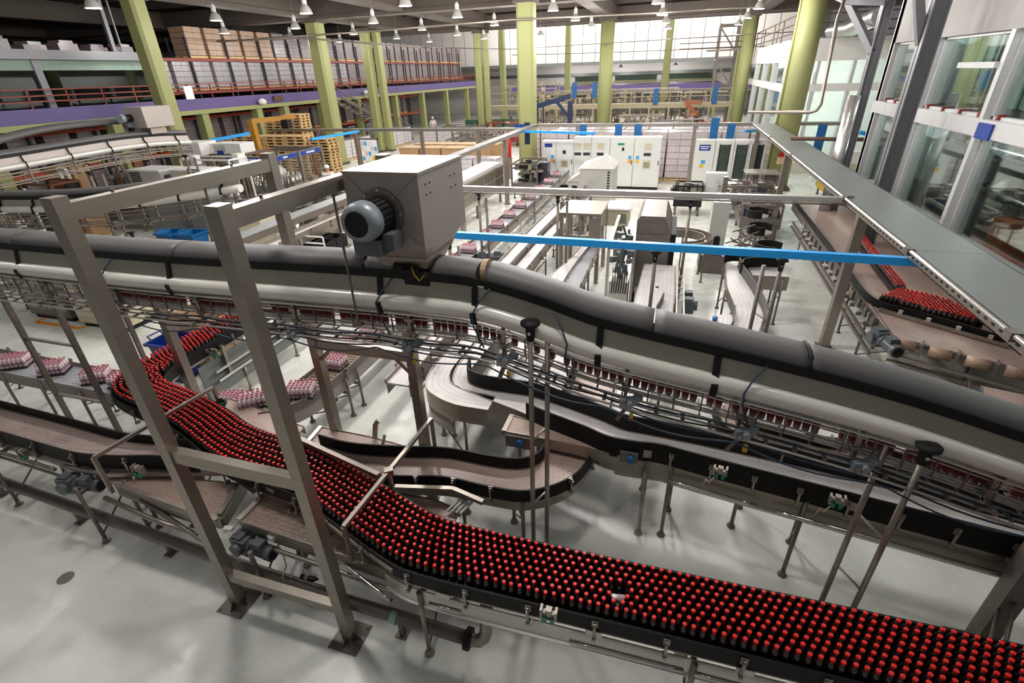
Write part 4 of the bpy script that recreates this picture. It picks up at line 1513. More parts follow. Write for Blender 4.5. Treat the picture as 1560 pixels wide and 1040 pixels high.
MB().tube([(-2.802, 5.228, 0.600), (-2.480, 5.233, 0.050)], .012, 6).build('cross_brace', 'steel_dark', fo)
m = MB()
m.bar((-3.110, 5.704, 1.200), (-3.133, 5.807, 1.500), .02).box((-3.102, 5.838, 1.250), (.1, .06, .05), .4)
m.build('sensor_post', 'steel_dark', fo)
fL = [(-2.47, 9.2), (-2.5, 6.3), (-2.54, 5.85), (-2.46, 5.5), (-2.14, 5.36), (-1.51, 5.35), (-1.23, 5.29), (-.89, 5.19), (-.47, 5.05), (-.2, 4.94), (.16, 4.92), (.7, 4.88), (1.1, 4.84), (1.82, 4.76), (4.6, 4.38)]
fR = [(-2.74, 9.2), (-2.74, 6.3), (-2.75, 5.85), (-2.62, 5.42), (-2.2, 5.22), (-1.42, 4.97), (-1.14, 4.86), (-.62, 4.69), (-.35, 4.58), (-.07, 4.565), (.22, 4.585), (.53, 4.535), (.96, 4.465), (1.69, 4.36), (4.6, 3.93)]
ff = conveyor('twin_guard_conveyor', 'long white chain conveyor between two tall black guards running to the right edge', fL, fR, ZF, 'belt_white', guard=(0.23, 0.2), gspan=((0.16, 1), (0.36, 1)), plate=0.3, legs=(0.755, 0.93), brackets=(2.6, 0.42), conduit=0)
Lf, Rf, _ = CONV[ff.name]
sRf = arclen(Rf)
for x, y in ((0.1, 4.47),):
    leg_mb(x, y, 1.0, .027).build('leg', 'steel', ff, True)
    leg_mb(x, y + .75, 1.0, .027).build('leg', 'steel', ff, True)
    MB().tube([(x, y + .05, .55), (x, y + .75, .1)], .012, 6).build('cross_brace', 'steel_dark', ff)
sx = lambda E, x: min(zip(arclen(E), E), key=lambda q: abs(q[1].x - x) + (9 if q[1].y > 5.4 else 0))[0]
tubes_along(ff, Rf, .1, .93, .022, sx(Rf, .35), sx(Rf, 1.3), 'steel_shiny')
tubes_along(ff, Rf, .1, .92, .024, sx(Rf, 1.45), sx(Rf, 4.4), 'steel_shiny')
MB().sweep([(p.x, p.y, ZF) for p in Rf if p.x > -.3], [(0.0, -.3), (0.012, -.3), (-.1, -.46), (-.11, -.455)]).build('drip_tray', 'steel', ff, True)
sensor(ff, (0.827, 4.320, 1.307), -.2)
sensor(ff, (1.880, 4.220, 1.282), -.2)
for x in (0.06, 1.95):
    p, tg = at_len(Rf, sRf, sx(Rf, x))
    MB().box((p.x + .02, p.y - .045, 1.2), (.09, .008, .1), math.atan2(tg.y, tg.x)).build('clip_plate', 'steel', ff)
g = conveyor('merge_conveyor', 'short pink belt merging under the black guard, with blue knobs on its side', [(-1.6, 4.95), (-1.2, 4.86), (-.8, 4.74), (-.35, 4.63)], [(-1.6, 4.63), (-1.2, 4.62), (-.8, 4.6), (-.1, 4.53)], 1.1, 'belt_pink', guard=(0, 0), plate=0.14, legs=(), brackets=(0, 0))
MB().bar((-1.63, 4.62, 1.08), (-1.63, 4.97, 1.08), .06, .07).build('end_plate', 'steel', g)
kn = MB().box((-1.42, 4.6, 1.0), (.36, .04, .17)).build('side_box', 'steel_dark', g)
MB().cyl((-1.42, 4.59, 1.0), (-1.42, 4.54, 1.0), .045, 14).build('knob', 'blue_knob', kn, True)
kn = MB().box((-0.103, 4.500, 1.137), (.2, .04, .13)).build('side_box', 'steel_dark', g)
q = (-0.080, 4.480, 1.141)
MB().cyl(q, (q[0], q[1] - .05, q[2]), .04, 14).build('knob', 'blue_knob', kn, True)
for x in (-1.45, -1.2):
    leg_mb(x, 4.66, .95, .022).build('leg', 'steel', g, True)
rail_tube(g, [(-1.5, 4.64, .5), (-1.15, 4.64, .86)], .025, 'cross_brace')

# dark guarded conveyor behind on the right, seen under the overhead line
bk = conveyor('guarded_conveyor', 'dark guarded conveyor bending behind the long white chain conveyor at the right', [(1.034, 5.839), (1.079, 5.423), (1.438, 5.111), (2.197, 5.103), (2.952, 4.987), (3.955, 5.016)],
              [(0.862, 5.574), (0.946, 5.103), (1.361, 4.882), (2.114, 4.886), (2.838, 4.743), (3.804, 4.712)], 1.2, 'belt_pink', guard=(0.16, 0.15), plate=0.3, legs=(0.35,), brackets=(0.3, 0.5))


# ================================================================== OVERHEAD LINE
OY = 3.75
opath = [(-14, 3.41), (-7.58, 3.41), (-5.02, 3.42), (-2.77, 3.47), (-1.75, 3.47), (-1.40, 3.44), (-0.95, 3.34), (-.51, 3.21), (.0, 3.12), (.49, 3.05), (1.26, 2.93), (1.93, 2.80), (2.63, 2.62), (4.6, 2.1), (5.4, 1.89)]
op3 = [(p[0], p[1]) for p in catmull(opath, 5)]
oz = lambda x: next((a[1] + (b[1] - a[1]) * (x - a[0]) / (b[0] - a[0]) for a, b in zip(op3[:-1], op3[1:]) if b[0] >= x), op3[-1][1])
ov = thing('air_conveyor', 'overhead air conveyor with grey duct and white tube sloping down to the right', 'conveyor', (0, OY, 0))


def oseg(x0, x1, prof, nm, m_, smooth=False, dy=0.0):
    pts = [(x0, OY + dy, oz(x0))] + [(x, OY + dy, z) for x, z in op3 if x0 + .01 < x < x1 - .01] + [(x1, OY + dy, oz(x1))]
    return MB().sweep(pts, prof).build(nm, m_, ov, smooth)


duct = [(0, 0), (-.015, .05), (-.06, .085), (-.13, .1), (-.21, .1), (-.28, .085), (-.325, .05), (-.34, 0), (-.34, -.07), (0, -.07)]
cuts = [-14, -9.3, -7.4, -4.9, -2.62]
for a, b in zip(cuts[:-1], cuts[1:]):
    oseg(a + .005, b - .005, duct, 'duct_section', 'duct_grey', True)
oseg(-2.62, -2.2, [(p[0], p[1] - .0) for p in duct], 'duct_section', 'duct_grey', True)
oseg(-2.2, -1.95, [(p[0] * .9, p[1] * .6 - .05) for p in duct], 'duct_section', 'duct_grey', True)
oseg(-1.95, -1.52, [(p[0], p[1] - .01) for p in duct], 'duct_section', 'duct_grey', True)
MB().lathe((-1.5, OY + .17, oz(-1.5) + .02), [(.1, -.0), (.1, .05)], 16, Matrix.Rotation(PI / 2, 3, 'Y')).build('duct_gap_foam', 'cardboard_light', ov)
cuts = [-1.44, .0, 1.18, 2.9, 5.35]
for a, b in zip(cuts[:-1], cuts[1:]):
    oseg(a + .005, b - .005, duct, 'duct_section', 'duct_grey', True)
for a, b in ((-14, -2.2), (-2.2, -1.95), (-1.95, -1.5), (-1.44, 5.35)):
    dz = -.05 if a == -2.2 else 0
    oseg(a, b, [(.012, .004 + dz), (.012, -.075 + dz), (.0, -.075 + dz), (.0, .004 + dz)], 'edge_strip', 'rubber_black')
oseg(-14, 5.35, [(0, -.07), (.035, -.23), (.02, -.23), (-.02, -.07)], 'front_panel', 'duct_panel')
oseg(-14, 5.35, [(-.30, -.07), (-.33, -.36), (-.34, -.36), (-.32, -.07)], 'rear_panel', 'duct_panel')
tubep = [(.035 + .075 * math.cos(2 * PI * k / 16), -.3 + .078 * math.sin(2 * PI * k / 16)) for k in range(16)][::-1]
oseg(-14, 5.35, tubep, 'air_tube', 'tube_white', True)
oseg(-14, 5.35, [(.09, -.385), (.09, -.40), (-.03, -.43), (-.03, -.415)], 'tube_lip', 'steel_light')
oseg(-14, 5.35, [(-.04, -.41), (-.04, -.425), (-.09, -.425), (-.09, -.41)], 'neck_guide', 'steel')
oseg(-14, 5.35, [(-.13, -.41), (-.13, -.425), (-.3, -.425), (-.3, -.41)], 'neck_guide', 'steel')
for (a, dz, r) in ((.0, -.445, .008), (.0, -.475, .008), (.0, -.57, .008), (.0, -.60, .008), (.0, -.63, .01), (-.22, -.45, .008), (-.22, -.48, .008), (-.22, -.57, .008), (-.22, -.6, .008), (-.22, -.63, .008), (.06, -.655, .011), (.1, -.68, .011), (.16, -.70, .011), (-.06, -.66, .011), (-.14, -.66, .011), (-.1, -.68, .011)):
    MB().tube([(x, OY - a, z + dz) for x, z in op3], r, 6).build('guide_rod', 'steel_light', ov, True)
for k, x in enumerate((-8.6, -7.35, -6.2, -5.0, -3.75, -2.45, -1.52, -.42, .52, 1.4, 2.35)):
    z = oz(x)
    if k in (1, 3, 5, 6, 7, 8):
        m = MB()
        m.bar((x, OY - .016, z - .075), (x + .0, OY - .05, z - .235), .055, .012, (0, 1, 0))
        m.bar((x, OY - .052, z - .22), (x, OY - .115, z - .30), .055, .012, (0, 1, 0))
        m.bar((x, OY - .115, z - .30), (x, OY - .09, z - .40), .055, .012, (0, 1, 0))
        m.build('strap', 'rubber_black', ov)
    if k == 9 or k == 5:
        xx = 1.18 if k == 9 else -2.62
        z2 = oz(xx)
        MB().tube([(xx, OY - .014, z2 - .07), (xx, OY + .0, z2 + .01), (xx, OY + .05, z2 + .09), (xx, OY + .17, z2 + .108), (xx, OY + .3, z2 + .085)], .012, 6).build('joint_band', 'rubber_black', ov, True)
    # carriers under the tube with light grey clamps, on drop rods
    m = MB()
    m.bar((x + .25, OY - .03, z - .4), (x + .25, OY - .03, z - .74), .03, .03)
    m.bar((x + .25, OY + .26, z - .4), (x + .25, OY + .26, z - .74), .03, .03)
    m.bar((x + .25, OY - .2, z - .70), (x + .25, OY + .3, z - .70), .03, .03)
    for q in (-.47, -.60):
        m.box((x + .25, OY - .03, z + q), (.07, .06, .03))
    ca = m.build('carrier', 'steel', ov)
    if -4 < x < 2:
        m = MB()
        m.box((x + .31, OY - .12, z - .69), (.09, .07, .06), .3).box((x + .24, OY - .15, z - .7), (.05, .05, .09), .2).box((x + .36, OY - .1, z - .66), (.07, .05, .05), -.4)
        m.cyl((x + .3, OY - .16, z - .69), (x + .3, OY - .2, z - .69), .03, 10)
        m.build('actuator', 'motor_light', ca)
        if k in (5, 6, 7, 8):
            MB().box((x + .32, OY - .14, z - .84), (.035, .02, .07)).build('yellow_tag', 'yellow', ca)
            MB().bar((x + .3, OY - .12, z - .7), (x + .2, OY - .06, z - .95), .03, .03).build('drop_arm', 'steel_dark', ca)
# small brackets all along the guides
m = MB()
for i in range(60):
    x = -9 + i * .22
    z = oz(x)
    m.box((x, OY - .006, z - .53), (.012, .012, .2)).box((x, OY + .226, z - .53), (.012, .012, .2)).box((x, OY + .1, z - .672), (.014, .26, .012)).box((x + .08, OY - .1, z - .69), (.03, .12, .012))
m.build('guide_clip', 'steel_dark', ov, kind='stuff')
# hoses along the line
for k, (dy, dz, amp, mname) in enumerate(((-.15, -.70, .05, 'cable_blue'), (-.19, -.72, .09, 'cable_blue'), (-.12, -.67, .04, 'cable_black'), (-.1, -.63, .03, 'cable_blue'))):
    pts = []
    for i in range(70):
        x = -5.5 + i * .125
        pts.append((x, OY + dy, oz(x) + dz - amp * abs(math.sin((x + 2.45 + k * .05) * PI / 1.08))))
    MB().tube(pts, .008, 5).build('air_hose', mname, ov, True)
for x, s in ((-5.9, 1), (-2.42, 1), (-1.48, 1), (-.72, -1), (.78, 1)):
    z = oz(x)
    MB().tube([(x + .1 * s, OY - .02, z - .07), (x + .02 * s, OY - .07, z - .17), (x - .04 * s, OY - .13, z - .28), (x - .03 * s, OY - .13, z - .40), (x + .05, OY - .12, z - .6)], .008, 5).build('hose_loop', 'cable_blue', ov, True)

# bottles carried under the duct by their necks
hb = MB().lathe((0, 0, 0), [(0.0125, .0), (.0125, -.02), (0.027, -.055), (.031, -.09), (.031, -.2), (.024, -.222)], 8).mesh('hanging_bottle', 'bottle_clear', True)
hl = MB().lathe((0, 0, 0), [(0.0318, -.085), (0.0318, -.175)], 8).mesh('label', 'label_red', True)
rh = random.Random(6)
x = -6.6
while x < 3.0:
    if rh.random() < .82:
        o = bpy.data.objects.new('hanging_bottle', hb)
        COL.objects.link(o)
        o.location = (x, OY + .11, oz(x) - .405)
        tag(o, 'empty bottle with a red label hanging by its neck under the overhead duct', 'bottle', 'bottles carried by the overhead line')
        c = bpy.data.objects.new('label', hl)
        COL.objects.link(c)
        c.parent = o
    x += .07

# fan housing on the duct
t = thing('fan_housing', 'big grey steel fan housing with a front motor on the overhead duct', 'fan', (-2.2, 4.0, 3.4))
X0, X1, Y0, Y1, Z0, Z1 = -2.55, -1.88, 3.6, 4.5, 3.73, 4.345
MB().span((X0, Y0, Z0), (X1, Y1, Z1)).build('casing', 'steel_painted', t)
m = MB()
cx, cz = (X0 + X1) / 2 - .02, 4.03
for sx_, sz_ in ((-1, -1), (1, -1), (1, 1), (-1, 1)):
    m.bar((X0 + .03 if sx_ < 0 else X1 - .03, Y0 - .002, Z0 + .03 if sz_ < 0 else Z1 - .03), (cx + sx_ * .14, Y0 - .002, cz + sz_ * .14), .012, .012, (0, 1, 0))
m.span((X0 - .006, Y0 - .006, Z1 - .012), (X1 + .006, Y1 + .006, Z1 + .006))
m.build('seam', 'steel_painted', t)
m = MB()
for yy in (3.72, 3.8):
    for zz in (4.16, 4.24):
        m.cyl((X1 - .002, yy, zz - (yy - 3.72) * .0), (X1 + .004, yy, zz), .009, 8)
for yy in (4.22, 4.32):
    for zz in (4.12, 4.22):
        m.cyl((X1 - .002, yy, zz), (X1 + .004, yy, zz), .009, 8)
m.build('rivet', 'rubber_black', t)

fl = MB().lathe((cx, Y0, cz), [(.2, 0), (.2, .02), (.17, .025)], 20, Matrix.Rotation(PI / 2, 3, 'X')).build('motor_flange', 'steel_dark', t)
m = MB()
for k in range(8):
    a_ = 2 * PI * k / 8
    m.cyl((cx + .182 * math.cos(a_), Y0 - .02, cz + .182 * math.sin(a_)), (cx + .182 * math.cos(a_), Y0 - .035, cz + .182 * math.sin(a_)), .012, 6)
m.build('bolt', 'steel_light', fl, kind='stuff')
m = MB().cyl((cx, Y0, cz), (cx, Y0 - .26, cz), .135, 18)
for k in range(22):
    a_ = 2 * PI * k / 22
    m.bar((cx + .14 * math.cos(a_), Y0 - .04, cz + .14 * math.sin(a_)), (cx + .14 * math.cos(a_), Y0 - .25, cz + .14 * math.sin(a_)), .008, .012)
mt = m.build('motor', 'rubber_black', t)
MB().lathe((cx, Y0 - .24, cz), [(.155, 0), (.158, .07), (.142, .13), (.1, .145)], 22, Matrix.Rotation(PI / 2, 3, 'X')).build('fan_cover', 'motor_light', mt, True)
MB().lathe((cx, Y0 - .385, cz), [(.1, 0), (.1, .004)], 18, Matrix.Rotation(PI / 2, 3, 'X')).build('fan_grille', 'rubber_black', mt)
b_ = MB().box((cx - .02, Y0 - .17, cz - .22), (.24, .2, .13)).box((cx + .15, Y0 - .15, cz - .18), (.1, .14, .13)).build('terminal_box', 'motor_grey', t)
# hopper down to the duct
m = MB()
n = len(m.v)
top = [(X0 + .08, Y0 + .0, Z0), (X1 + .0, Y0 + .0, Z0), (X1, Y1 - .15, Z0), (X0 + .08, Y1 - .15, Z0)]
bot = [(X0 + .2, Y0 + .1, Z0 - .2), (X1 - .06, Y0 + .1, Z0 - .2), (X1 - .06, Y1 - .4, Z0 - .2), (X0 + .2, Y1 - .4, Z0 - .2)]
m.v += top + bot
for i in range(4):
    m.f.append((i, (i + 1) % 4, 4 + (i + 1) % 4, 4 + i))
m.f.append((7, 6, 5, 4))
m.f.append((0, 3, 2, 1))
m.span((X0 + .16, Y0 + .04, Z0 - .12), (X1 - .02, Y1 - .3, Z0 - .09))
m.build('hopper', 'steel', t)
m = MB()
m.span((X0 + .3, Y0 + .06, Z0 - .27), (X1 - .2, Y0 + .12, Z0 - .17)).box((X1 - .2, Y0 + .06, Z0 - .24), (.14, .05, .1), .4)
m.build('torn_gasket', 'rubber_black', t)
MB().tube([(X1 - .17, Y0 + .03, Z0 - .16), (X1 - .14, Y0 + .0, Z0 - .22), (X1 - .1, Y0 + .01, Z0 - .28), (X1 - .06, Y0 + .02, Z0 - .24)], .005, 6).build('yellow_lead', 'yellow', t, True)

# hanger rods from the portal frame
for x in (-4.0, -2.66):
    tag(MB().tube([(x, 3.58, 4.2), (x, 3.58, 2.95)], .011, 6).box((x, 3.58, 2.98), (.1, .05, .03)).build('hanger_rod', 'steel_dark'), 'thin steel rod hanging from the %s top beam of the portal frame' % ('outer' if x < -3 else 'inner'), 'rod')

# support stands: two rods, a black clamp head, little links
SPROT = {}


def stand(x, y, ztop, dx, dy, label, r=.024, group=None, second=None, links=(.62, .36), rm='steel_dark'):
    t = thing('support_stand', label, 'stand', (x, y, 0), group)
    for k, (ax, ay, zt) in enumerate(((x, y, ztop - .1), (x + dx, y + dy, (second or ztop - .12)))):
        MB().tube([(ax, ay, .02), (ax, ay, zt)], r, 12).build('rod', rm, t, True)
        MB().lathe((ax, ay, 0), [(.055, 0), (.055, .012), (.028, .03)], 12).build('foot', 'rubber_black', t)
    k = MB()
    k.lathe((x, y, ztop), [(.035, -.17), (.04, -.1), (.045, -.03), (.085, -.02), (.085, .0), (.03, .012)], 16)
    k.build('clamp_head', 'rubber_black', t, True)
    MB().cyl((x, y - .036, ztop - .09), (x, y - .05, ztop - .09), .014, 8).build('bolt', 'steel_light', t)
    m = MB()
    for f in links:
        m.tube([(x, y, ztop * f - .06), (x + dx, y + dy, ztop * f + .07)], .011, 6)
    m.build('link', 'steel_light', t, True)
    return t


stand(-.99, 3.6, 3.17, .13, .08, 'tall pair of steel rods with black clamp head in the middle', rm='steel')
stand(2.04, 3.6, 2.50, -.2, .12, 'pair of steel rods with black clamp head at the right', second=2.38, rm='steel')
for k, (x, l) in enumerate(((-6.28, 'nearest pair of thin posts under the overhead line, at the left edge'), (-7.3, 'second pair of thin posts under the overhead line, at the left edge'))):
    pass
t = thing('line_support', 'ladder like pair of square posts under the overhead line at the left', 'stand', (-8.3, 3.95, 0))
for x in (-8.55, -7.55):
    MB().span((x - .03, 3.92, 0), (x + .03, 3.98, 2.9)).build('post', 'steel_dark', t)
for z in (.95, 1.9):
    MB().bar((-8.55, 3.95, z - .0), (-7.55, 3.95, z + .0), .035).build('rung', 'steel', t)
t = thing('line_support', 'single thin post under the overhead line beyond the ladder like pair', 'stand', (-8.2, 4.6, 0))
MB().span((-8.4, 5.2, 0), (-8.34, 5.26, 2.7)).build('post', 'steel_dark', t)
MB().bar((-8.37, 5.23, 2.65), (-8.0, 3.9, 2.75), .05).build('arm', 'steel_dark', t)
# brown post behind the red bottles
q = (-7.483, 5.214, 0.000)
t = thing('line_support', 'square steel post rising behind the bend of the bottle conveyor', 'stand', (-6.72, 4.68, 0))
MB().span((-6.78, 4.62, 0), (-6.66, 4.74, 2.72)).build('post', 'steel', t)
MB().bar((-6.72, 4.68, 2.7), (-6.5, 3.9, 2.72), .06).build('arm', 'rubber_black', t)
# right lower corner leg frame
t = thing('corner_frame', 'dark square post in the lower right corner with a rod brace', 'frame', (3.3, 3.95, 0))
MB().span((3.2, 3.85, 0), (3.36, 4.0, 2.1)).build('post', 'steel_dark', t)
MB().span((3.1, 3.75, 0), (3.46, 4.1, .015)).build('base_plate', 'steel_dark', t)
m = MB()
m.tube([(3.28, 3.84, .8), (3.2, 3.45, .1)], .02, 8).tube([(3.2, 3.84, .7), (3.1, 3.45, .08)], .016, 8)
m.build('brace', 'steel', t, True)

# ================================================================== CABLE TRAYS AND BLUE BEAMS
def tray(name, label, x0, x1, y0, y1, z, n, along='y', h=.12, posts=()):
    t = thing(name, label, 'cable tray', ((x0 + x1) / 2, (y0 + y1) / 2, 0))
    for k in range(n):
        if along == 'y':
            a, b = y0 + (y1 - y0) * k / n, y0 + (y1 - y0) * (k + 1) / n
            MB().span((x0, a + .004, z - .02), (x1, b - .004, z)).build('lid', 'panel_grey', t)
        else:
            a, b = x0 + (x1 - x0) * k / n, x0 + (x1 - x0) * (k + 1) / n
            MB().span((a + .004, y0, z - .02), (b - .004, y1, z)).build('lid', 'panel_grey', t)
    for s in (0, 1):
        if along == 'y':
            x = x0 if s == 0 else x1
            MB().span((x - .012, y0, z - h), (x + .012, y1, z - .0)).build('side_rail', 'steel', t)
        else:
            y = y0 if s == 0 else y1
            MB().span((x0, y - .012, z - h), (x1, y + .012, z)).build('side_rail', 'steel', t)
    for (x, y) in posts:
        MB().span((x - .08, y - .08, 0), (x + .08, y + .08, z - h)).build('post', 'steel', t)
        MB().span((x - .14, y - .14, 0), (x + .14, y + .14, .012)).build('base_plate', 'steel_dark', t)
    return t


tr = tray('cable_tray', 'wide grey covered cable tray running along the glass wall at the right', 3.2, 4.05, 0.0, 25.6, 2.76, 10, posts=((3.3, 0.4), (3.3, 10.12), (3.3, 17.6), (3.3, 24.6)))
MB().tube([(3.17, 0.0, 2.75), (3.17, 25.6, 2.75)], .025, 8).build('edge_tube', 'steel_light', tr, True)
m = MB()
for y in (5.2, 7.7, 10.9, 16.4, 20.5):
    m.box((3.17, y, 2.74), (.09, .12, .09))
m.build('clamp', 'steel_dark', tr)
m = MB()
for i in range(150):
    m.box((3.186, 3.8 + i * .145, 2.69), (.006, .05, .025))
m.build('slot_row', 'rubber_black', tr, kind='stuff')
tray('cable_tray', 'grey covered cable tray receding on the left of the pack conveyor', -6.95, -6.62, 5.9, 26.0, 2.76, 8, posts=((-6.7, 15.8), (-6.7, 20.9), (-6.7, 9.6)))
tray('cable_tray', 'long grey cable tray crossing the hall in front of the tall cabinets', -6.6, 3.2, 25.75, 26.1, 2.78, 5, 'x', posts=((-4.6, 25.9), (0.8, 25.9)))
tray('cable_tray', 'grey cable tray going on to the left beyond the wooden pallets', -21, -7.0, 24.2, 24.5, 2.74, 6, 'x', posts=((-12.2, 24.35), (-9.2, 24.35), (-16, 24.35)))
tray('cable_tray', 'short grey cable tray passing behind the round column to the glass wall', 4.1, 7.2, 25.75, 26.1, 2.78, 2, 'x')
t = thing('cross_pipe', 'shiny rectangular pipe crossing the hall between the cable trays', 'pipe', (-1.7, 10.93, 2.7))
MB().span((-6.6, 10.87, 2.66), (3.25, 10.99, 2.76)).build('pipe_run', 'steel_light', t)
MB().span((3.2, 10.84, 2.62), (3.3, 11.02, 2.8)).build('end_bracket', 'steel_dark', t)
MB().tube([(-6.6, 10.84, 2.64), (3.25, 10.84, 2.64)], .018, 6).build('lower_tube', 'steel', t, True)
tag(MB().tube([(3.552, 19.000, 2.889), (6.304, 19.000, 2.856)], .06, 8).build('cross_rail', 'rust', None, True), 'dull brown rail from the cable tray to the glass wall', 'rail')
t = thing('blue_beam', 'bright blue square beam crossing the middle of the hall', 'beam', (-.05, 7.75, 2.6))
MB().span((-3.5, 7.7, 2.53), (3.36, 7.8, 2.64)).build('beam', 'blue_paint', t)
MB().span((3.355, 7.69, 2.52), (3.37, 7.81, 2.65)).span((-3.505, 7.69, 2.52), (-3.5, 7.81, 2.65)).build('end_cap', 'blue_paint', t)
for k, (a, b, w, l) in enumerate((((-6.724, 23.500, 2.677), (-3.381, 23.500, 2.591), .1, 'short blue beam in front of the electrical cabinets'), ((2.910, 25.727, 2.436), (4.398, 27.352, 2.356), .1, 'short blue beam at the corner of the wide cable tray'),
                                  ((5.617, 19.760, 3.005), (6.159, 19.851, 2.858), .12, 'short blue beam stub near the glass wall'), ((-15.428, 20.000, 2.720), (-15.561, 24.000, 2.645), .1, 'slanting blue beam beside the column behind the fan housing'),
                                  ((-19.747, 18.000, 2.778), (-18.697, 20.000, 2.966), .12, 'blue beam end with a bent leg beside the yellow gantry'))):
    m = MB().bar(a, b, w, w)
    if k == 4:
        m.bar(a, (a[0] + .3, a[1], a[2] - .65), w * 1.3, w * 1.3)
    tag(m.build('blue_beam', 'blue_paint'), l, 'beam')
for k, (px_, z0, z1, l) in enumerate((((-4.29), 2.05, 2.75, 'first'), (-2.62, 2.05, 2.75, 'second'), (-1.72, 2.05, 2.75, 'third'), (1.62, 2.05, 3.0, 'fourth'), (2.32, 2.05, 2.75, 'fifth'))):
    tag(MB().span((px_ - .17, 25.68, z0), (px_ + .17, 25.74, z1)).build('blue_panel', 'blue_panel'), 'blue upright panel hung on the tray above the cabinets, %s of five from the left' % l, 'panel')
tag(MB().span((5.75, 25.68, 1.2), (6.1, 25.74, 2.7)).build('blue_panel', 'blue_panel'), 'blue upright panel seen right of the round column', 'panel')
tag(MB().span((-7.1, 25.3, 1.9), (-6.85, 25.4, 2.9)).build('blue_panel', 'blue_dark'), 'dark blue upright post by the column with the extinguisher', 'panel')
for k, (px_, y, z, l, dx) in enumerate((
        ((-4.191, 10.930, 2.623), 10.93, 2.62, 'rod stand under the cross pipe beside the fan housing', .16), ((-2.332, 10.930, 2.637), 10.93, 2.62, 'rod stand under the cross pipe left of the white steel table', .2),
        ((0.451, 10.930, 2.593), 10.93, 2.62, 'single rod stand under the cross pipe right of the dark machine', .0), ((-3.576, 7.750, 2.480), 7.75, 2.5, 'rod stand under the left end of the blue beam', .15),
        ((-0.095, 7.750, 2.389), 7.75, 2.5, 'rod stand under the blue beam in front of the dark machine', .0), ((1.688, 7.750, 2.403), 7.75, 2.5, 'rod stand under the blue beam beside the guarded curve', -.22))):
    stand(px_[0], y, z, dx, .05, l, .03)


# ================================================================== MIDDLE OF THE HALL
def bx(parent, nm, a, b, m_, **k):
    return MB().span(a, b).build(nm, m_, parent, **k)


# ---- shrink packs and the pack conveyors
pk = thing('bottle_pack', 'shrink wrapped pack of bottles', 'pack', (0, 0, 0))
b1, b2, b3 = MB(), MB(), MB()
for i in range(6):
    for j in range(4):
        x, y = (i - 2.5) * .064, (j - 1.5) * .064
        b1.lathe((x, y, 0.012), [(.03, 0), (.031, .05), (.031, .13), (.014, .18)], 8)
        b3.lathe((x, y, 0.012), [(.0316, .055), (.0316, .1)], 8)
        b2.lathe((x, y, 0.012), [(.016, .178), (.016, .204), (.012, .208)], 6)
b1.build('bottles', 'pink_film', pk, True, kind='stuff')
b3.build('labels', 'pack_label', pk, True, kind='stuff')
b2.build('caps', 'pink_cap', pk, True, kind='stuff')
MB().span((-.2, -.135, 0), (.2, .135, .02)).build('base_film', 'tray_black', pk)

pm_ = conveyor('pack_conveyor', 'roller conveyor carrying pink shrink packs away between the trays', [(-5.62, 4.72), (-5.38, 4.86), (-5.22, 5.25), (-5.2, 6.0), (-5.2, 12), (-5.2, 24.5)],
               [(-5.25, 4.42), (-4.98, 4.62), (-4.78, 5.12), (-4.72, 6.0), (-4.72, 12), (-4.72, 24.5)], 0.8, 'belt_grey', guard=(0.08, 0.08), plate=0.28, legs=(.45, .55, .62, .7, .8, .9), brackets=(0.1, 1.1), plate_mat='steel_painted', guard_mat='steel_dark')
Lq, Rq, _ = CONV[pm_.name]
md = [(a + b) / 2 for a, b in zip(Lq, Rq)]
smd = arclen(md)
rom = MB().tube([(0, -.22, 0), (0, .22, 0)], .022, 8).mesh('roller', 'wrap_brown', True)
for k in range(34):
    p, tg = at_len(md, smd, .05 + k * .072)
    o = bpy.data.objects.new('roller', rom)
    COL.objects.link(o)
    o.parent = pm_
    org = ORG[pm_.name]
    o.location = (p.x - org.x, p.y - org.y, .806)
    o.rotation_euler = (0, 0, math.atan2(tg.y, tg.x))
zt = .83
packs = [(466, 587), (519, 546), (535, 517), (558, 508)]
first = True
spots = [(-4.95, 5.0, .35, 'pink shrink pack at the bend of the roller conveyor, nearest the bottle crowd'), (-4.96, 5.85, 0, 'pink shrink pack behind the crossbar of the portal frame'),
         (-5.05, 6.55, 0, 'pink shrink pack next to last before the overhead line'), (-4.95, 7.0, .06, 'pink shrink pack half under the overhead line')]
for (x, y, rz, l) in spots:
    place(pk, first, (x, y, zt), rz, l, 'packs on the middle roller conveyor')
    first = False
for k, y in enumerate((11.0, 12.0, 13.4, 14.45, 15.7, 17.05, 18.4, 19.8, 21.4, 23.0)):
    place(pk, False, (-4.98, y, zt - .02), 0.02 * ((k * 7) % 5 - 2), 'pink shrink pack in the receding row between the cable trays', 'packs receding on the middle conveyor')
place(pk, False, (-5.5, 4.6, .82), .7, 'pink shrink pack leaning at the end of the roller conveyor', 'packs on the middle roller conveyor')
place(pk, False, (-6.1, 4.75, .62), .3, 'pink shrink pack under the inner side of the bottle bend')
gearmotor(pm_, (-4.5, 11.8, .75), .3, 1.5)
pl_ = conveyor('pack_conveyor', 'grey pack conveyor at the left edge carrying pale pink shrink packs', [(-14, 4.82), (-11.4, 4.82), (-7.85, 4.78)], [(-14, 4.34), (-10.6, 4.34), (-7.75, 4.30)], 0.8, 'belt_grey', guard=(0.06, 0.0), plate=0.2, legs=(.3, .52, .72, .9), brackets=(0.1, .8), plate_mat='steel_painted', guard_mat='steel')
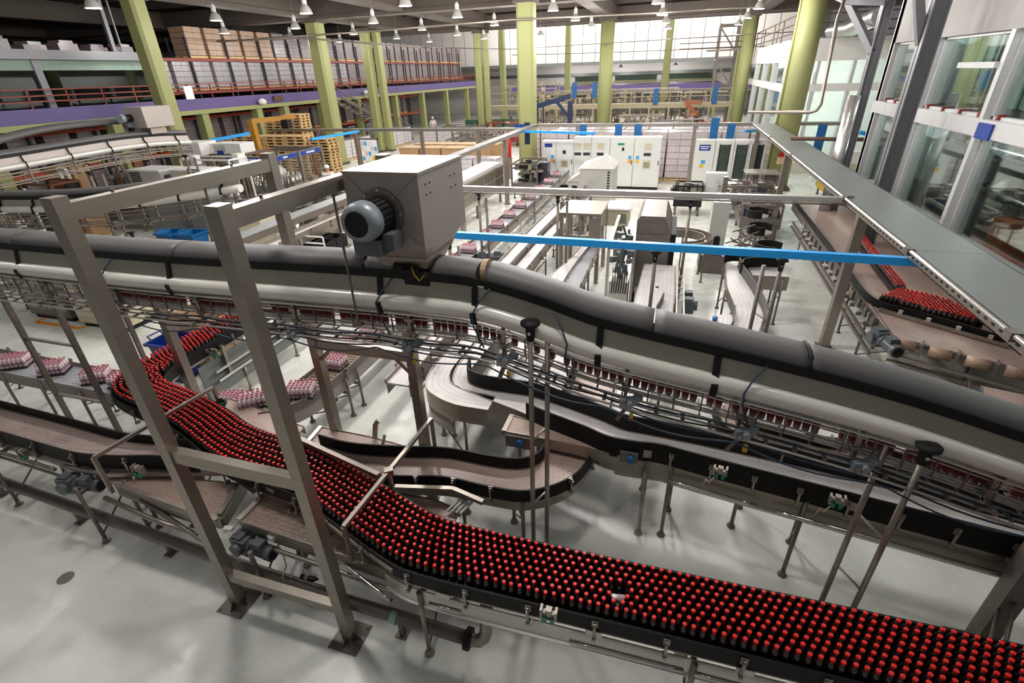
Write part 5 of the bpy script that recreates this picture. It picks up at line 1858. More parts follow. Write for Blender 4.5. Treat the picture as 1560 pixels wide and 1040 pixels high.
for k, (x, l) in enumerate(((-10.45, 'pale shrink pack leftmost on the left pack conveyor'), (-9.55, 'pale shrink pack second from the left on the left pack conveyor'), (-8.55, 'pale shrink pack third on the left pack conveyor'), (-7.98, 'pale shrink pack touching the bend of the bottle conveyor'), (-11.4, 'pale shrink pack at the left picture edge on the pack conveyor'))):
    place(pk, False, (x, 4.55, .815), .55 if k < 3 else .2, l, 'packs on the left pack conveyor')

# ---- cardboard bin and blue crate behind the bottles
t = thing('carton', 'open brown cardboard box behind the far leg of the bottle conveyor', 'box', (-8.75, 6.55, 0))
m = MB()
x0, x1, y0, y1, z0, z1 = -9.0, -8.1, 6.35, 7.05, .12, 1.12
m.span((x0, y0, z0), (x1, y0 + .012, z1)).span((x0, y1 - .012, z0), (x1, y1, z1)).span((x0, y0, z0), (x0 + .012, y1, z1)).span((x1 - .012, y0, z0), (x1, y1, z1)).span((x0, y0, z0), (x1, y1, z0 + .02))
m.build('carton_walls', 'cardboard_light', t)
bx(t, 'tape_band', (x0 - .003, y0 - .003, .72), (x1 + .003, y1 + .003, .74), 'wrap_clear')
MB().span((x0, y0, 0), (x1, y0 + .1, .12)).span((x0, y1 - .1, 0), (x1, y1, .12)).span((x0, y0 + .3, 0), (x1, y0 + .4, .12)).build('pallet', 'pallet_wood', t)
t = thing('bin', 'dark blue plastic bin tucked behind the bend of the bottle conveyor', 'bin', (-8.6, 5.75, 0))
m = MB()
for k, (w0, w1, za, zb) in enumerate(((.2, .26, 0.05, .85),)):
    n = len(m.v)
    for w, z in ((w0, za), (w1, zb), (w1 + .04, zb), (w1 + .04, zb - .05)):
        m.v += [(-8.62 - w, 5.95 - w, z), (-8.62 + w, 5.95 - w, z), (-8.62 + w, 5.95 + w, z), (-8.62 - w, 5.95 + w, z)]
    for r in range(3):
        for i in range(4):
            m.f.append((n + r * 4 + i, n + r * 4 + (i + 1) % 4, n + r * 4 + 4 + (i + 1) % 4, n + r * 4 + 4 + i))
    m.f.append((n + 3, n + 2, n + 1, n))
m.build('tub', 'blue_crate', t)
MB().tube([(-8.9, 5.82, .82), (-8.99, 5.82, .9), (-8.99, 6.08, .9), (-8.9, 6.08, .82)], .018, 6).build('handle', 'blue_crate', t, True)
m = MB()
for a in (-1, 1):
    m.cyl((-8.62 + a * .14, 5.75, .04), (-8.62 + a * .14, 5.8, .04), .04, 10)
    m.cyl((-8.62 + a * .14, 6.1, .04), (-8.62 + a * .14, 6.15, .04), .04, 10)
m.build('wheel', 'rubber_black', t)

# ---- white slat lanes beyond the overhead line
conveyor('lane_conveyor', 'white lane conveyor with a grey guard, first right of the receding packs', [(-3.72, 5.4), (-3.72, 10.6), (-3.70, 14.5), (-3.5, 20.5)], [(-3.36, 5.4), (-3.36, 10.5), (-3.32, 13), (-3.1, 20.5)], 1.0, 'belt_white', guard=(.05, .16), plate=.2, legs=(.4, .6, .8), brackets=(.1, 1.2), guard_mat='steel_painted', conduit=1)
conveyor('lane_conveyor', 'short white lane joining beside a grey guard behind the blue beam', [(-3.25, 10.2), (-3.2, 13.8), (-2.95, 15.6)], [(-2.95, 10.2), (-2.9, 13.8), (-2.65, 15.6)], 1.0, 'belt_white', guard=(.0, .1), plate=.22, legs=(.3, .7), brackets=(.1, 1.0), guard_mat='steel_painted', conduit=1)
conveyor('lane_conveyor', 'white lane left half of the pair running to the white steel table', [(-2.28, 5.3), (-2.26, 10.2), (-2.05, 11.6), (-1.95, 13.2)], [(-1.98, 5.3), (-1.96, 10.2), (-1.88, 11.6), (-1.75, 13.2)], 1.06, 'belt_white', guard=(0, 0), plate=.2, legs=(.35, .75), brackets=(0, 0))
conveyor('lane_conveyor', 'greyish lane right half of the pair running to the white steel table', [(-1.95, 5.3), (-1.93, 10.2), (-1.86, 11.6), (-1.72, 13.2)], [(-1.6, 5.3), (-1.6, 10.2), (-1.6, 13.2)], 1.0, 'belt_grey', guard=(0, .06), plate=.2, legs=(.35, .75), brackets=(.1, .8), guard_mat='steel')
conveyor('lane_conveyor', 'brown belt lane seen under the overhead line behind the twin guards', [(-1.0, 5.42), (-1.0, 7.4)], [(-.46, 5.30), (-.46, 7.4)], 1.0, 'belt_pink', guard=(.1, .1), plate=.2, legs=(.5,), brackets=(.1, .5))
conveyor('lane_conveyor', 'white lane left of the brown belt under the overhead line', [(-1.55, 5.6), (-1.4, 7.4)], [(-1.15, 5.55), (-1.1, 7.4)], 1.0, 'belt_white', guard=(.0, .1), plate=.2, legs=(.5,), brackets=(.1, .5))
wl = conveyor('lane_conveyor', 'wide white lane with a lone dark spot, running into the dark steel machine', [(-.4, 5.35), (-.4, 9.2), (-.36, 11.3)], [(.0, 5.2), (.3, 8.8), (.32, 11.3)], 1.06, 'belt_white', guard=(0, 0), plate=.2, legs=(.3, .7), brackets=(0, 0))
m = MB()
for k in range(16):
    m.box((.38, 6.0 + k * .33, 1.12), (.02, .02, .12)).box((.44, 6.0 + k * .33, 1.06), (.12, .02, .02))
m.bar((.36, 5.6, 1.18), (.36, 11.2, 1.18), .025).bar((.5, 5.6, 1.05), (.5, 11.2, 1.05), .03)
m.build('ladder_rail', 'steel_light', wl)
MB().lathe((-.02, 9.9, 1.062), [(.035, 0), (.035, .01)], 10).build('spot', 'rubber_black', wl)
MB().bar((.02, 8.7, 1.12), (.12, 9.3, 1.14), .02, .14).build('diverter', 'duct_grey', wl)
gearmotor(wl, (.6, 9.5, .9), PI / 2, 1.3)

# curve D: S shaped white conveyor with dark guards
cd = conveyor('s_curve_conveyor', 'S shaped white conveyor with dark grey guards right of the floor gap', [(1.2, 7.4), (1.22, 8.2), (1.42, 9.0), (1.36, 10.2), (1.40, 11.3), (1.42, 11.75)], [(1.62, 7.3), (1.66, 8.1), (1.86, 9.0), (1.80, 10.0), (1.66, 11.1), (1.64, 11.6)], 1.05, 'belt_white', guard=(0, .2), plate=.22, legs=(.25, .6, .9), brackets=(.1, .9), guard_mat='duct_grey')
m = MB()
P3 = catmull([(1.38, 11.75, 1.2), (1.6, 11.9, 1.2), (2.0, 11.86, 1.2), (2.55, 11.95, 1.2)], 5)
m.sweep(P3, [(-.02, -.14), (.02, -.14), (.02, .1), (-.02, .1)])
P3 = catmull([(1.66, 11.1, 1.2), (1.75, 11.4, 1.2), (2.1, 11.55, 1.2), (2.55, 11.6, 1.2)], 5)
m.sweep(P3, [(-.02, -.14), (.02, -.14), (.02, .1), (-.02, .1)])
m.build('guard_rail', 'guard_black', cd)
MB().bar((1.28, 8.3, 1.12), (1.36, 8.9, 1.16), .02, .16).build('diverter', 'duct_grey', cd)
MB().ribbon([Vector((1.05, 8.1)), Vector((1.12, 8.9))], [Vector((1.3, 8.1)), Vector((1.34, 8.9))], 1.03).build('belt', 'belt_white', cd)
MB().cyl((1.0, 8.75, 1.0), (1.08, 8.75, 1.0), .05, 12).build('knob', 'blue_knob', cd, True)
c2 = conveyor('cross_conveyor', 'short white cross conveyor behind the S shaped one with a grey side box', [(1.85, 11.6), (2.6, 11.75)], [(1.9, 10.95), (2.6, 11.0)], 1.08, 'belt_white', guard=(.16, 0), plate=.3, legs=(.9,), brackets=(0, 0))
for (x, y) in ((2.0, 14.6), (2.15, 16.4), (2.0, 12.9)):
    rr0 = .3
    t = thing('turn_disc', 'dark ring shaped turning guide stacked %s on the right of the floor gap' % ('nearest' if y < 13 else 'middle' if y < 15 else 'farthest'), 'guide', (x + .45, y, 0))
    pts = [(x + .45 + rr0 * math.cos(a), y + rr0 * math.sin(a), 1.12) for a in [PI * .1 + k * PI * 1.5 / 14 for k in range(15)]]
    MB().sweep(pts, [(-.02, -.12), (.02, -.12), (.02, .1), (-.02, .1)]).build('ring_guard', 'guard_black', t)
    MB().lathe((x + .45, y, 1.0), [(.31, 0), (.31, .04)], 20).build('disc', 'belt_white', t)
    leg_mb(x + .45, y - .3, 1.0).build('leg', 'steel_dark', t)
    leg_mb(x + .45, y + .3, 1.0).build('leg', 'steel_dark', t)

# ---- accumulation table on the right
at_ = conveyor('accumulation_table', 'wide brown accumulation table along the glass wall holding red capped bottles', [(3.86, 18.2), (3.78, 11.5), (3.74, 9.6), (3.72, 8.55)], [(5.3, 18.2), (5.3, 11.5), (5.3, 9.4), (5.3, 7.75)], 1.08, 'belt_pink', guard=(0, .1), gspan=((0, 1), (0, .9)), plate=.25, legs=(.15, .45, .72), brackets=(.1, .6), plate_mat='steel_dark')
gl = catmull([(3.86, 18.2, 1.08), (3.76, 11.5, 1.08), (3.73, 10.3, 1.08), (3.78, 9.85, 1.08), (3.95, 9.6, 1.08), (4.3, 9.4, 1.08), (5.2, 8.62, 1.08)], 6)
MB().sweep(gl, [(.0, 0), (.03, 0), (.03, .14), (.0, .14)]).build('guard_rail', 'guard_black', at_)
MB().bar((3.8, 9.56, 1.12), (5.2, 8.5, 1.12), .05, .05).build('front_rail', 'steel', at_)
for k in range(4):
    f = .15 + k * .24
    MB().box((3.85 + 1.35 * f, 9.52 - 1.0 * f, 1.16), (.06, .05, .09), -.6).build('clip_plate', 'steel_light', at_)
# nose rollers with belt wrapping and sprocket gaps
for k in range(4):
    f0, f1 = k / 4 + .02, (k + 1) / 4 - .07
    a = (3.72 + 1.58 * f0, 8.53 - .8 * f0, 1.0)
    b = (3.72 + 1.58 * f1, 8.53 - .8 * f1, 1.0)
    MB().tube([a, b], .085, 14).build('nose_roller', 'belt_pink' if False else 'wrap_brown', at_, True)
    c = (3.72 + 1.58 * (f1 + .035), 8.53 - .8 * (f1 + .035), 1.0)
    MB().tube([b, c], .03, 8).box(c, (.03, .2, .2), -.45).build('sprocket', 'steel_dark', at_)
MB().bar((3.7, 8.4, .82), (5.3, 7.6, .82), .04).bar((3.7, 8.45, .7), (5.3, 7.65, .7), .1, .02).build('front_bar', 'steel', at_)
gearmotor(at_, (3.62, 8.75, .95), -PI / 2 + .2, 1.25)
m = MB()
for k in range(14):
    y = 9.3 + k * .42
    m.box((3.68, y, .98), (.06, .1, .16)).cyl((3.6, y + .2, .85), (3.68, y + .2, .85), .04, 8)
m.build('side_gear', 'steel_dark', at_, kind='stuff')
MB().bar((3.6, 8.8, .72), (3.74, 17, .72), .05).bar((3.58, 8.8, .6), (3.72, 17, .6), .05).build('side_rail', 'steel_dark', at_)
MB().ribbon([Vector((3.8, 7.75)), Vector((5.2, 7.1))], [Vector((3.8, 8.35)), Vector((5.2, 7.6))], .52, .02).build('drip_tray', 'rust', at_)
# bottles on the table
bl2, cl2 = bottle_mesh(8)
rt_ = random.Random(11)
pts = []
poly = [(3.794, 9.738), (4.312, 10.297), (4.878, 9.893), (5.129, 9.009), (4.438, 9.257)]


def inside(p, poly):
    c = False
    for i in range(len(poly)):
        a, b = poly[i], poly[i - 1]
        if (a[1] > p[1]) != (b[1] > p[1]) and p[0] < (b[0] - a[0]) * (p[1] - a[1]) / (b[1] - a[1]) + a[0]:
            c = not c
    return c


x = 3.7
j = 0
while x < 5.3:
    y = 8.0 + (j % 2) * .036
    while y < 11:
        # keep behind the slanted front guard
        lim = 9.4 - (x - 4.3) * .867 if x > 4.3 else 9.85 - (x - 3.78) * .86
        if inside((x, y), poly) and y > lim + .06:
            pts.append((x + rt_.uniform(-.004, .004), y + rt_.uniform(-.004, .004)))
        y += .072
    x += .062
    j += 1
a, b = (4.289, 10.227), (4.505, 14.138)
for r_ in range(3):
    n = 42
    for k in range(n):
        f = k / n
        pts.append((a[0] + (b[0] - a[0]) * f + .068 * r_, a[1] + .2 + (b[1] - a[1] - .2) * f))
for (x, y) in pts[:0]:
    o = bpy.data.objects.new('bottle', bl2)
    COL.objects.link(o)
    o.location = (x, y, 1.08)
    tag(o, 'red capped bottle standing on the wide brown accumulation table', 'bottle', 'bottles on the accumulation table')
    c = bpy.data.objects.new('cap', cl2)
    COL.objects.link(c)
    c.parent = o
if len(pts):
    m1, m2 = MB(), MB()
    for (x, y) in pts:
        m1.lathe((x, y, 1.08), low, 8)
        m2.lathe((x, y, 1.08), cap_prof, 8)
    t = tag(m1.build('bottle_crowd', 'cola', None, True), 'crowd and file of red capped bottles on the accumulation table', 'bottles', None, 'stuff')
    m2.build('caps', 'cap_red', t, True)['kind'] = 'stuff'
lyb = MB().lathe((0, 0, 0), body_prof, 8).mesh('bottle', 'pink_bottle', True)
for k in range(15):
    f = k / 15
    q = Vector((4.625, 13.867)).lerp(Vector((4.519, 11.006)), f)
    o = bpy.data.objects.new('bottle', lyb)
    COL.objects.link(o)
    o.location = (q.x - .12 + rt_.uniform(-.04, .04), q.y, 1.113)
    o.rotation_euler = (0, PI / 2, rt_.uniform(-.9, .2))
    tag(o, 'clear bottle lying on its side next to the file of red caps', 'bottle', 'bottles lying on the accumulation table')
rl = conveyor('outfeed_conveyor', 'brown outfeed belt with a blue knob leaving the table at the right edge', [(4.55, 7.55), (4.0, 6.3), (3.6, 5.2)][::-1], [(5.1, 7.4), (4.75, 6.3), (4.4, 5.2)][::-1], .9, 'belt_pink', guard=(0, 0), plate=.3, legs=(.75,), brackets=(0, 0))
MB().cyl((4.42, 7.35, .88), (4.34, 7.3, .88), .06, 14).build('knob', 'blue_knob', rl, True)
MB().tube([(4.35, 7.5, .95), (3.5, 5.3, .95)], .04, 10).build('edge_tube', 'steel_shiny', rl, True)

# ---- electrical cabinets
CY = 24.75
t0_ = [(-6.1, -5.4, 'narrow white cabinet at the left end of the row with a blue sign'), (-5.4, -4.55, 'white cabinet with a small screen and one grey vent'), (-4.55, -3.72, 'white cabinet with two cream vents, third in the row'),
       (-3.72, -2.85, 'white cabinet with a cream vent partly behind the steel hood'), (-2.85, -1.75, 'tall white cabinet with a green label and handle'), (-1.75, -.55, 'white cabinet with a stacked pair of cream vents at the right end')]
for k, (x0, x1, l) in enumerate(t0_):
    t = thing('electrical_cabinet', l, 'cabinet', ((x0 + x1) / 2, CY + .3, 0))
    h = 2.12 if k < 2 else 2.3
    MB().span((x0 + .006, CY, .12), (x1 - .006, CY + .6, h)).build('body', 'white_cabinet', t)
    MB().span((x0 + .02, CY + .03, 0), (x1 - .02, CY + .58, .12)).build('plinth', 'rubber_black', t)
    d = MB().span((x0 + .03, CY - .025, .16), (x1 - .03, CY, h - .04)).build('door', 'white_cabinet', t)
    MB().span((x1 - .1, CY - .045, 1.1), (x1 - .07, CY - .025, 1.3)).build('handle', 'rubber_black', d)
    xc = (x0 + x1) / 2
    if k in (1, 2, 3, 5):
        n_ = 2 if k == 2 else 1
        for q in range(n_):
            xv = xc + (q - (n_ - 1) / 2) * .42
            v = MB()
            for zz in ((1.78,) if k != 1 else ()):
                v.span((xv - .15, CY - .05, zz), (xv + .15, CY - .025, zz + .26))
                v.poly([(xv - .1, CY - .052, zz + .03), (xv + .1, CY - .052, zz + .03), (xv + .15, CY - .052, zz + .24), (xv - .15, CY - .052, zz + .24)])
            if k in (1, 5):
                v.span((xv - .17, CY - .05, .95), (xv + .17, CY - .025, 1.3))
            v.build('vent', 'cream_vent', d)
            if k != 1:
                MB().span((xv - .16, CY - .04, 1.5), (xv + .16, CY - .026, 1.63)).build('louvre', 'screen_dark', d)
            m = MB()
            for s in range(5):
                m.span((xv - .13, CY - .054, 1.0 + s * .05), (xv + .13, CY - .05, 1.02 + s * .05))
            if k in (1, 5):
                m.build('louvre', 'screen_dark', d)
    if k == 0:
        MB().span((x0 + .15, CY - .03, 1.85), (x0 + .52, CY - .024, 2.02)).build('sign', 'sign_blue', t)
    if k == 1:
        MB().span((xc - .1, CY - .03, 1.55), (xc + .06, CY - .024, 1.72)).build('screen', 'screen_dark', d)
    if k == 4:
        MB().span((x0 + .35, CY - .03, 1.95), (x0 + .65, CY - .024, 2.05)).build('label', 'sensor_green', d)
        MB().span((x0 + .55, CY - .05, 1.72), (x0 + .65, CY - .024, 1.86)).build('switch', 'rubber_black', d)
    for (sx_, c1, c2) in (((x1 - .22, 'orange_tape', 'sky_blue_tag'),) if k in (0, 3, 4) else ((x0 + .12, 'yellow', 'sky_blue_tag'),) if k == 5 else ()):
        MB().span((sx_ - .02, CY - .03, 1.35), (sx_ + .13, CY - .024, 1.5)).build('tag', c2, d)
        MB().span((sx_ - .02, CY - .03, 1.18), (sx_ + .13, CY - .024, 1.32)).build('tag', c1, d)
for k, (x0, x1, l) in enumerate(((.9, 1.72, 'white cabinet with a dark blue sign at the left of the glazed cabinets'), (1.72, 2.5, 'white cabinet with a tall dark glazed door, first of three'), (2.5, 3.1, 'white cabinet with a tall dark glazed door in the middle'), (3.1, 3.75, 'white cabinet with a black strip door before the steel table'))):
    t = thing('electrical_cabinet', l, 'cabinet', ((x0 + x1) / 2, CY + .3, 0))
    MB().span((x0 + .006, CY, .1), (x1 - .006, CY + .55, 2.18)).build('body', 'white_cabinet', t)
    MB().span((x0 + .02, CY + .03, 0), (x1 - .02, CY + .5, .1)).build('plinth', 'rubber_black', t)
    d = MB().span((x0 + .03, CY - .025, .14), (x1 - .03, CY, 2.14)).build('door', 'white_cabinet', t)
    if k:
        xc = (x0 + x1) / 2
        MB().span((xc - .2, CY - .04, .4), (xc + .2, CY - .026, 2.0)).build('window_panel', 'screen_dark' if k == 3 else 'glass_dark', d)
        MB().span((xc - .23, CY - .045, .37), (xc - .2, CY - .026, 2.03)).span((xc + .2, CY - .045, .37), (xc + .23, CY - .026, 2.03)).build('gasket', 'rubber_black', d)
    else:
        MB().span((x0 + .15, CY - .03, 1.75), (x0 + .62, CY - .024, 2.0)).build('sign', 'sign_blue', t)
        m = MB()
        m.span((x0 + .2, CY - .033, 1.9), (x0 + .57, CY - .03, 1.93)).span((x0 + .22, CY - .033, 1.82), (x0 + .52, CY - .03, 1.85))
        m.build('lettering', 'sign_white', t)
        MB().span((x0 + .3, CY - .03, 1.2), (x0 + .48, CY - .024, 1.36)).build('tag', 'sky_blue_tag', d)
        MB().span((x0 + .25, CY - .03, 1.03), (x0 + .42, CY - .024, 1.17)).build('tag', 'yellow', d)
tag(MB().span((-8.3, 27.6, 2.35), (-7.6, 27.66, 2.62)).build('sign', 'sign_blue'), 'small blue sign on the green column with the extinguisher', 'sign')
t = thing('fire_extinguisher', 'red fire extinguisher hung by the green column', 'extinguisher', (-8.35, 26.6, 1.2))
MB().lathe((-8.35, 26.6, 1.1), [(.12, 0), (.14, .05), (.14, .75), (.06, .88), (.05, .95)], 14).build('cylinder', 'fire_red', t, True)
MB().box((-8.35, 26.6, 2.08), (.16, .06, .06)).build('valve', 'rubber_black', t)
MB().span((-8.5, 26.6, 0), (-8.2, 26.68, 1.1)).build('stand', 'steel', t)

# ---- pallets of pink packs behind the cabinets
PP = load_proto('pallet_load', 'pink wrapped pallet load', 'wrap_pink', 7, 1.15, 1.1, 2.1, True)
fst = True
for r_ in range(3):
    for k in range(12):
        x = -8.3 + k * 1.22 + (.2 if r_ else 0)
        if (-8.9 < x < -6.5 and r_ < 2) or x > 4.1 or (3.4 < x and r_ == 0):
            continue
        y = 27.6 + r_ * 1.5
        vis = (-.5 < x < .9) and r_ == 0
        if r_ == 0 and not vis and not (x > 3.7):
            if x < -.5 or x > 0.9:
                pass
        place(PP, fst, (x, y, 0), 0, 'clear wrapped pink pallet load standing behind the electrical cabinets' if not vis else 'clear wrapped pink pallet load showing between the cabinets', 'pink loads behind the cabinets' if not vis else 'pink loads between the cabinets')
        fst = False

# ---- steel hood, table cage, dark machine
t = thing('tunnel_hood', 'pale steel hooded machine with a peaked lid in front of the cabinets', 'machine', (-2.9, 20.5, 0))
x0, x1, y0, y1 = -3.35, -2.1, 19.6, 21.4
m = MB().span((x0, y0, .3), (x1, y1, 1.75))
n = len(m.v)
m.v += [(x0 - .05, y0 - .05, 1.75), (x1 + .05, y0 - .05, 1.75), (x1 + .05, y1 + .05, 1.75), (x0 - .05, y1 + .05, 1.75), ((x0 + x1) / 2 + .3, (y0 + y1) / 2, 2.15)]
for i in range(4):
    m.f.append((n + i, n + (i + 1) % 4, n + 4))
m.f.append((n + 3, n + 2, n + 1, n))
m.build('hood', 'hood_grey', t)
m = MB().span((x0 - .45, y0 + .1, .3), (x0, y1 - .6, 1.25))
n = len(m.v)
m.v += [(x0 - .5, y0 + .05, 1.25), (x0, y0 + .05, 1.55), (x0, y1 - .5, 1.55), (x0 - .5, y1 - .5, 1.25), (x0, y0 + .05, 1.25), (x0, y1 - .5, 1.25)]
m.f += [(n, n + 1, n + 2, n + 3), (n, n + 4, n + 1), (n + 3, n + 2, n + 5)]
m.build('side_hood', 'hood_grey', t)
bx(t, 'opening', (x0 - .3, y0 + .085, .5), (x0 - .1, y0 + .1, 1.1), 'rubber_black')
m = MB()
for k in range(9):
    m.span((x1 - .2, y0 - .01, .8 + k * .1), (x1 - .1, y0, .86 + k * .1))
m.build('vent_slot', 'screen_dark', t)
for a in (x0 + .1, x1 - .1):
    for b in (y0 + .1, y1 - .1):
        leg_mb(a, b, .3, .04).build('leg', 'steel_dark', t)
t = thing('table_cage', 'steel inspection cage with a pale flat top straddling the lanes', 'machine', (-2.1, 13.1, 0))
X0, X1, Y0, Y1, ZT = -2.62, -1.55, 12.45, 13.9, 1.86
bx(t, 'top_plate', (X0, Y0, ZT - .05), (X1, Y1, ZT), 'steel')
for x in (X0 + .06, X1 - .06):
    for y in (Y0 + .06, Y1 - .06):
        bx(t, 'post', (x - .05, y - .05, 0), (x + .05, y + .05, ZT - .05), 'steel')
for k in range(3):
    x = X0 + .25 + k * .28
    bx(t, 'front_bar', (x - .03, Y0 + .05, 1.1), (x + .03, Y0 + .1, ZT - .05), 'steel')
bx(t, 'front_rail', (X0 + .1, Y0 + .04, 1.2), (X1 - .1, Y0 + .1, 1.28), 'steel')
bx(t, 'clear_pane', (X1 - .03, Y0 + .12, .9), (X1 - .02, Y1 - .12, ZT - .08), 'guard_clear')
bx(t, 'side_panel', (X1 - .3, Y0, .6), (X1 - .02, Y0 + .05, 1.75), 'steel')
t = thing('labelling_machine', 'tall dark steel machine with a black side panel in the centre', 'machine', (-.2, 12.4, 0))
X0, X1, Y0, Y1 = -.62, .14, 11.5, 13.3
m = MB()
n = len(m.v)
for y in (Y0, Y1):
    m.v += [(X0, y, .25), (X1, y, .25), (X1, y, 1.75), (X1 - .15, y, 2.1), (X0 + .08, y, 2.1), (X0, y, 2.0)]
m.f += [tuple(n + i for i in (0, 1, 2, 3, 4, 5)), tuple(n + 6 + i for i in (5, 4, 3, 2, 1, 0))]
for i in range(6):
    m.f.append((n + (i + 1) % 6, n + i, n + 6 + i, n + 6 + (i + 1) % 6))
m.build('housing', 'steel_dark', t)
MB().span((X0 + .0, Y0 - .012, .95), (X1 - .02, Y0, 1.3)).span((X0 + .02, Y0 - .012, 1.32), (X1 - .02, Y0, 1.68)).span((X0 + .05, Y0 - .012, 1.72), (X1 - .1, Y0, 2.02)).build('front_panel', 'steel_dark', t)
MB().span((X1 + .002, Y0 + .05, .6), (X1 + .12, Y1 - .1, 1.7)).build('side_panel', 'rubber_black', t)
MB().span((X0 - .0, Y0, 0), (X0 + .1, Y0 + .1, .25)).span((X1 - .1, Y0, 0), (X1, Y0 + .1, .25)).span((X0, Y1 - .1, 0), (X0 + .1, Y1, .25)).span((X1 - .1, Y1 - .1, 0), (X1, Y1, .25)).build('foot', 'rubber_black', t)
m = MB()
x0 = X0 - .42
m.span((x0, 10.3, .12), (x0 + .4, 11.0, .95))
m.build('pedestal', 'steel_light', t)
rq = random.Random(9)
m = MB()
for k in range(26):
    m.box((x0 + rq.uniform(.0, .4), rq.uniform(10.3, 12.6), rq.uniform(.95, 1.75)), (rq.uniform(.05, .16), rq.uniform(.05, .2), rq.uniform(.05, .2)), rq.uniform(0, 1))
for k in range(6):
    m.cyl((x0 + rq.uniform(.05, .35), 10.4 + k * .35, 1.0), (x0 + rq.uniform(.05, .35), 10.4 + k * .35, 1.7), .03, 8)
m.build('label_head', 'motor_grey', t)
MB().bar((x0 - .1, 10.8, 1.55), (x0 + .5, 10.8, 1.55), .06).bar((x0 - .1, 10.8, 1.55), (x0 - .1, 12.8, 1.75), .06).bar((x0 - .1, 10.8, 1.55), (x0 - .1, 10.8, .2), .06).bar((x0 + .45, 10.8, 1.55), (x0 + .45, 10.8, .2), .06).build('frame_bar', 'steel_light', t)
m = MB()
for k in range(7):
    m.tube([(x0 + .05 + k * .05, 10.5, 1.2), (x0 + .08 + k * .05, 10.28, 1.0), (x0 + .06 + k * .05, 10.27, .7)], .012, 5)
m.build('lead', 'cable_black', t, True)
t = thing('motor_cover', 'cream boxed motor cover with vents behind the dark machine', 'machine', (-1.35, 14.7, 0))
bx(t, 'cover', (-1.62, 14.2, 1.1), (-1.02, 15.1, 1.55), 'cream_vent')
bx(t, 'lid', (-1.66, 14.16, 1.55), (-.98, 15.14, 1.6), 'white_paint')
m = MB()
for k in range(6):
    m.span((-1.3 + k * .04, 14.19, 1.18), (-1.28 + k * .04, 14.2, 1.46))
m.build('vent_slot', 'screen_dark', t)
bx(t, 'pedestal', (-1.4, 14.5, 0), (-1.2, 14.9, 1.1), 'steel_dark')
t = thing('coding_tower', 'pale grey upright cabinet with a black arched opening near the S curve', 'machine', (1.35, 14.4, 0))
bx(t, 'body', (1.14, 14.0, .5), (1.56, 14.6, 1.9), 'hood_grey')
bx(t, 'top_post', (1.3, 14.2, 1.95), (1.42, 14.3, 2.5), 'steel')
MB().span((1.28, 13.985, .6), (1.44, 14.0, .95)).lathe((1.36, 13.99, .95), [(.08, -.004), (.08, .006)], 14, Matrix.Rotation(PI / 2, 3, 'X')).build('opening', 'rubber_black', t)
bx(t, 'base', (1.0, 13.9, 0), (1.7, 14.9, .5), 'steel_dark')
m = MB()
for k in range(14):
    m.bar((1.6 + rq.uniform(0, .5), 13.9 + rq.uniform(-.3, .5), .6 + rq.uniform(0, .5)), (1.9 + rq.uniform(0, .5), 14.0 + rq.uniform(-.3, .5), .7 + rq.uniform(0, .6)), .03)
m.build('arm', 'steel_dark', t)
t = thing('guide_loop', 'large steel curved guide loop between the dark machine and the grey tower', 'guide', (.6, 14.0, 0))
for rr_ in (.55, .75):
    MB().sweep([(.45 + rr_ * math.cos(a), 13.4 + rr_ * math.sin(a), 1.05) for a in [-PI * .5 + k * PI * 1.1 / 16 for k in range(17)]], [(-.01, -.1), (.01, -.1), (.01, .12), (-.01, .12)]).build('guide_strip', 'steel', t)
for a in (-.4, .6, 1.5):
    leg_mb(.45 + .65 * math.cos(a), 13.4 + .65 * math.sin(a), 1.0).build('leg', 'steel_dark', t)
t = thing('steel_table', 'steel work table with pipes under it, left of the round column', 'table', (3.2, 22.3, 0))
bx(t, 'table_top', (2.75, 21.6, 1.3), (3.95, 22.6, 1.36), 'steel_light')
for (x, y) in ((2.8, 21.7), (3.9, 21.7), (2.8, 22.5), (3.9, 22.5)):
    bx(t, 'leg', (x - .04, y - .04, 0), (x + .04, y + .04, 1.3), 'steel')
bx(t, 'side_box', (3.5, 21.7, .5), (3.95, 22.5, 1.25), 'duct_grey')
m = MB()
for k in range(8):
    m.tube([(2.85 + k * .1, 21.8, .2), (2.85 + k * .1, 21.8, 1.2), (2.9 + k * .1, 22.3, 1.25)], .025, 6)
m.build('pipe_run', 'steel_shiny', t, True)
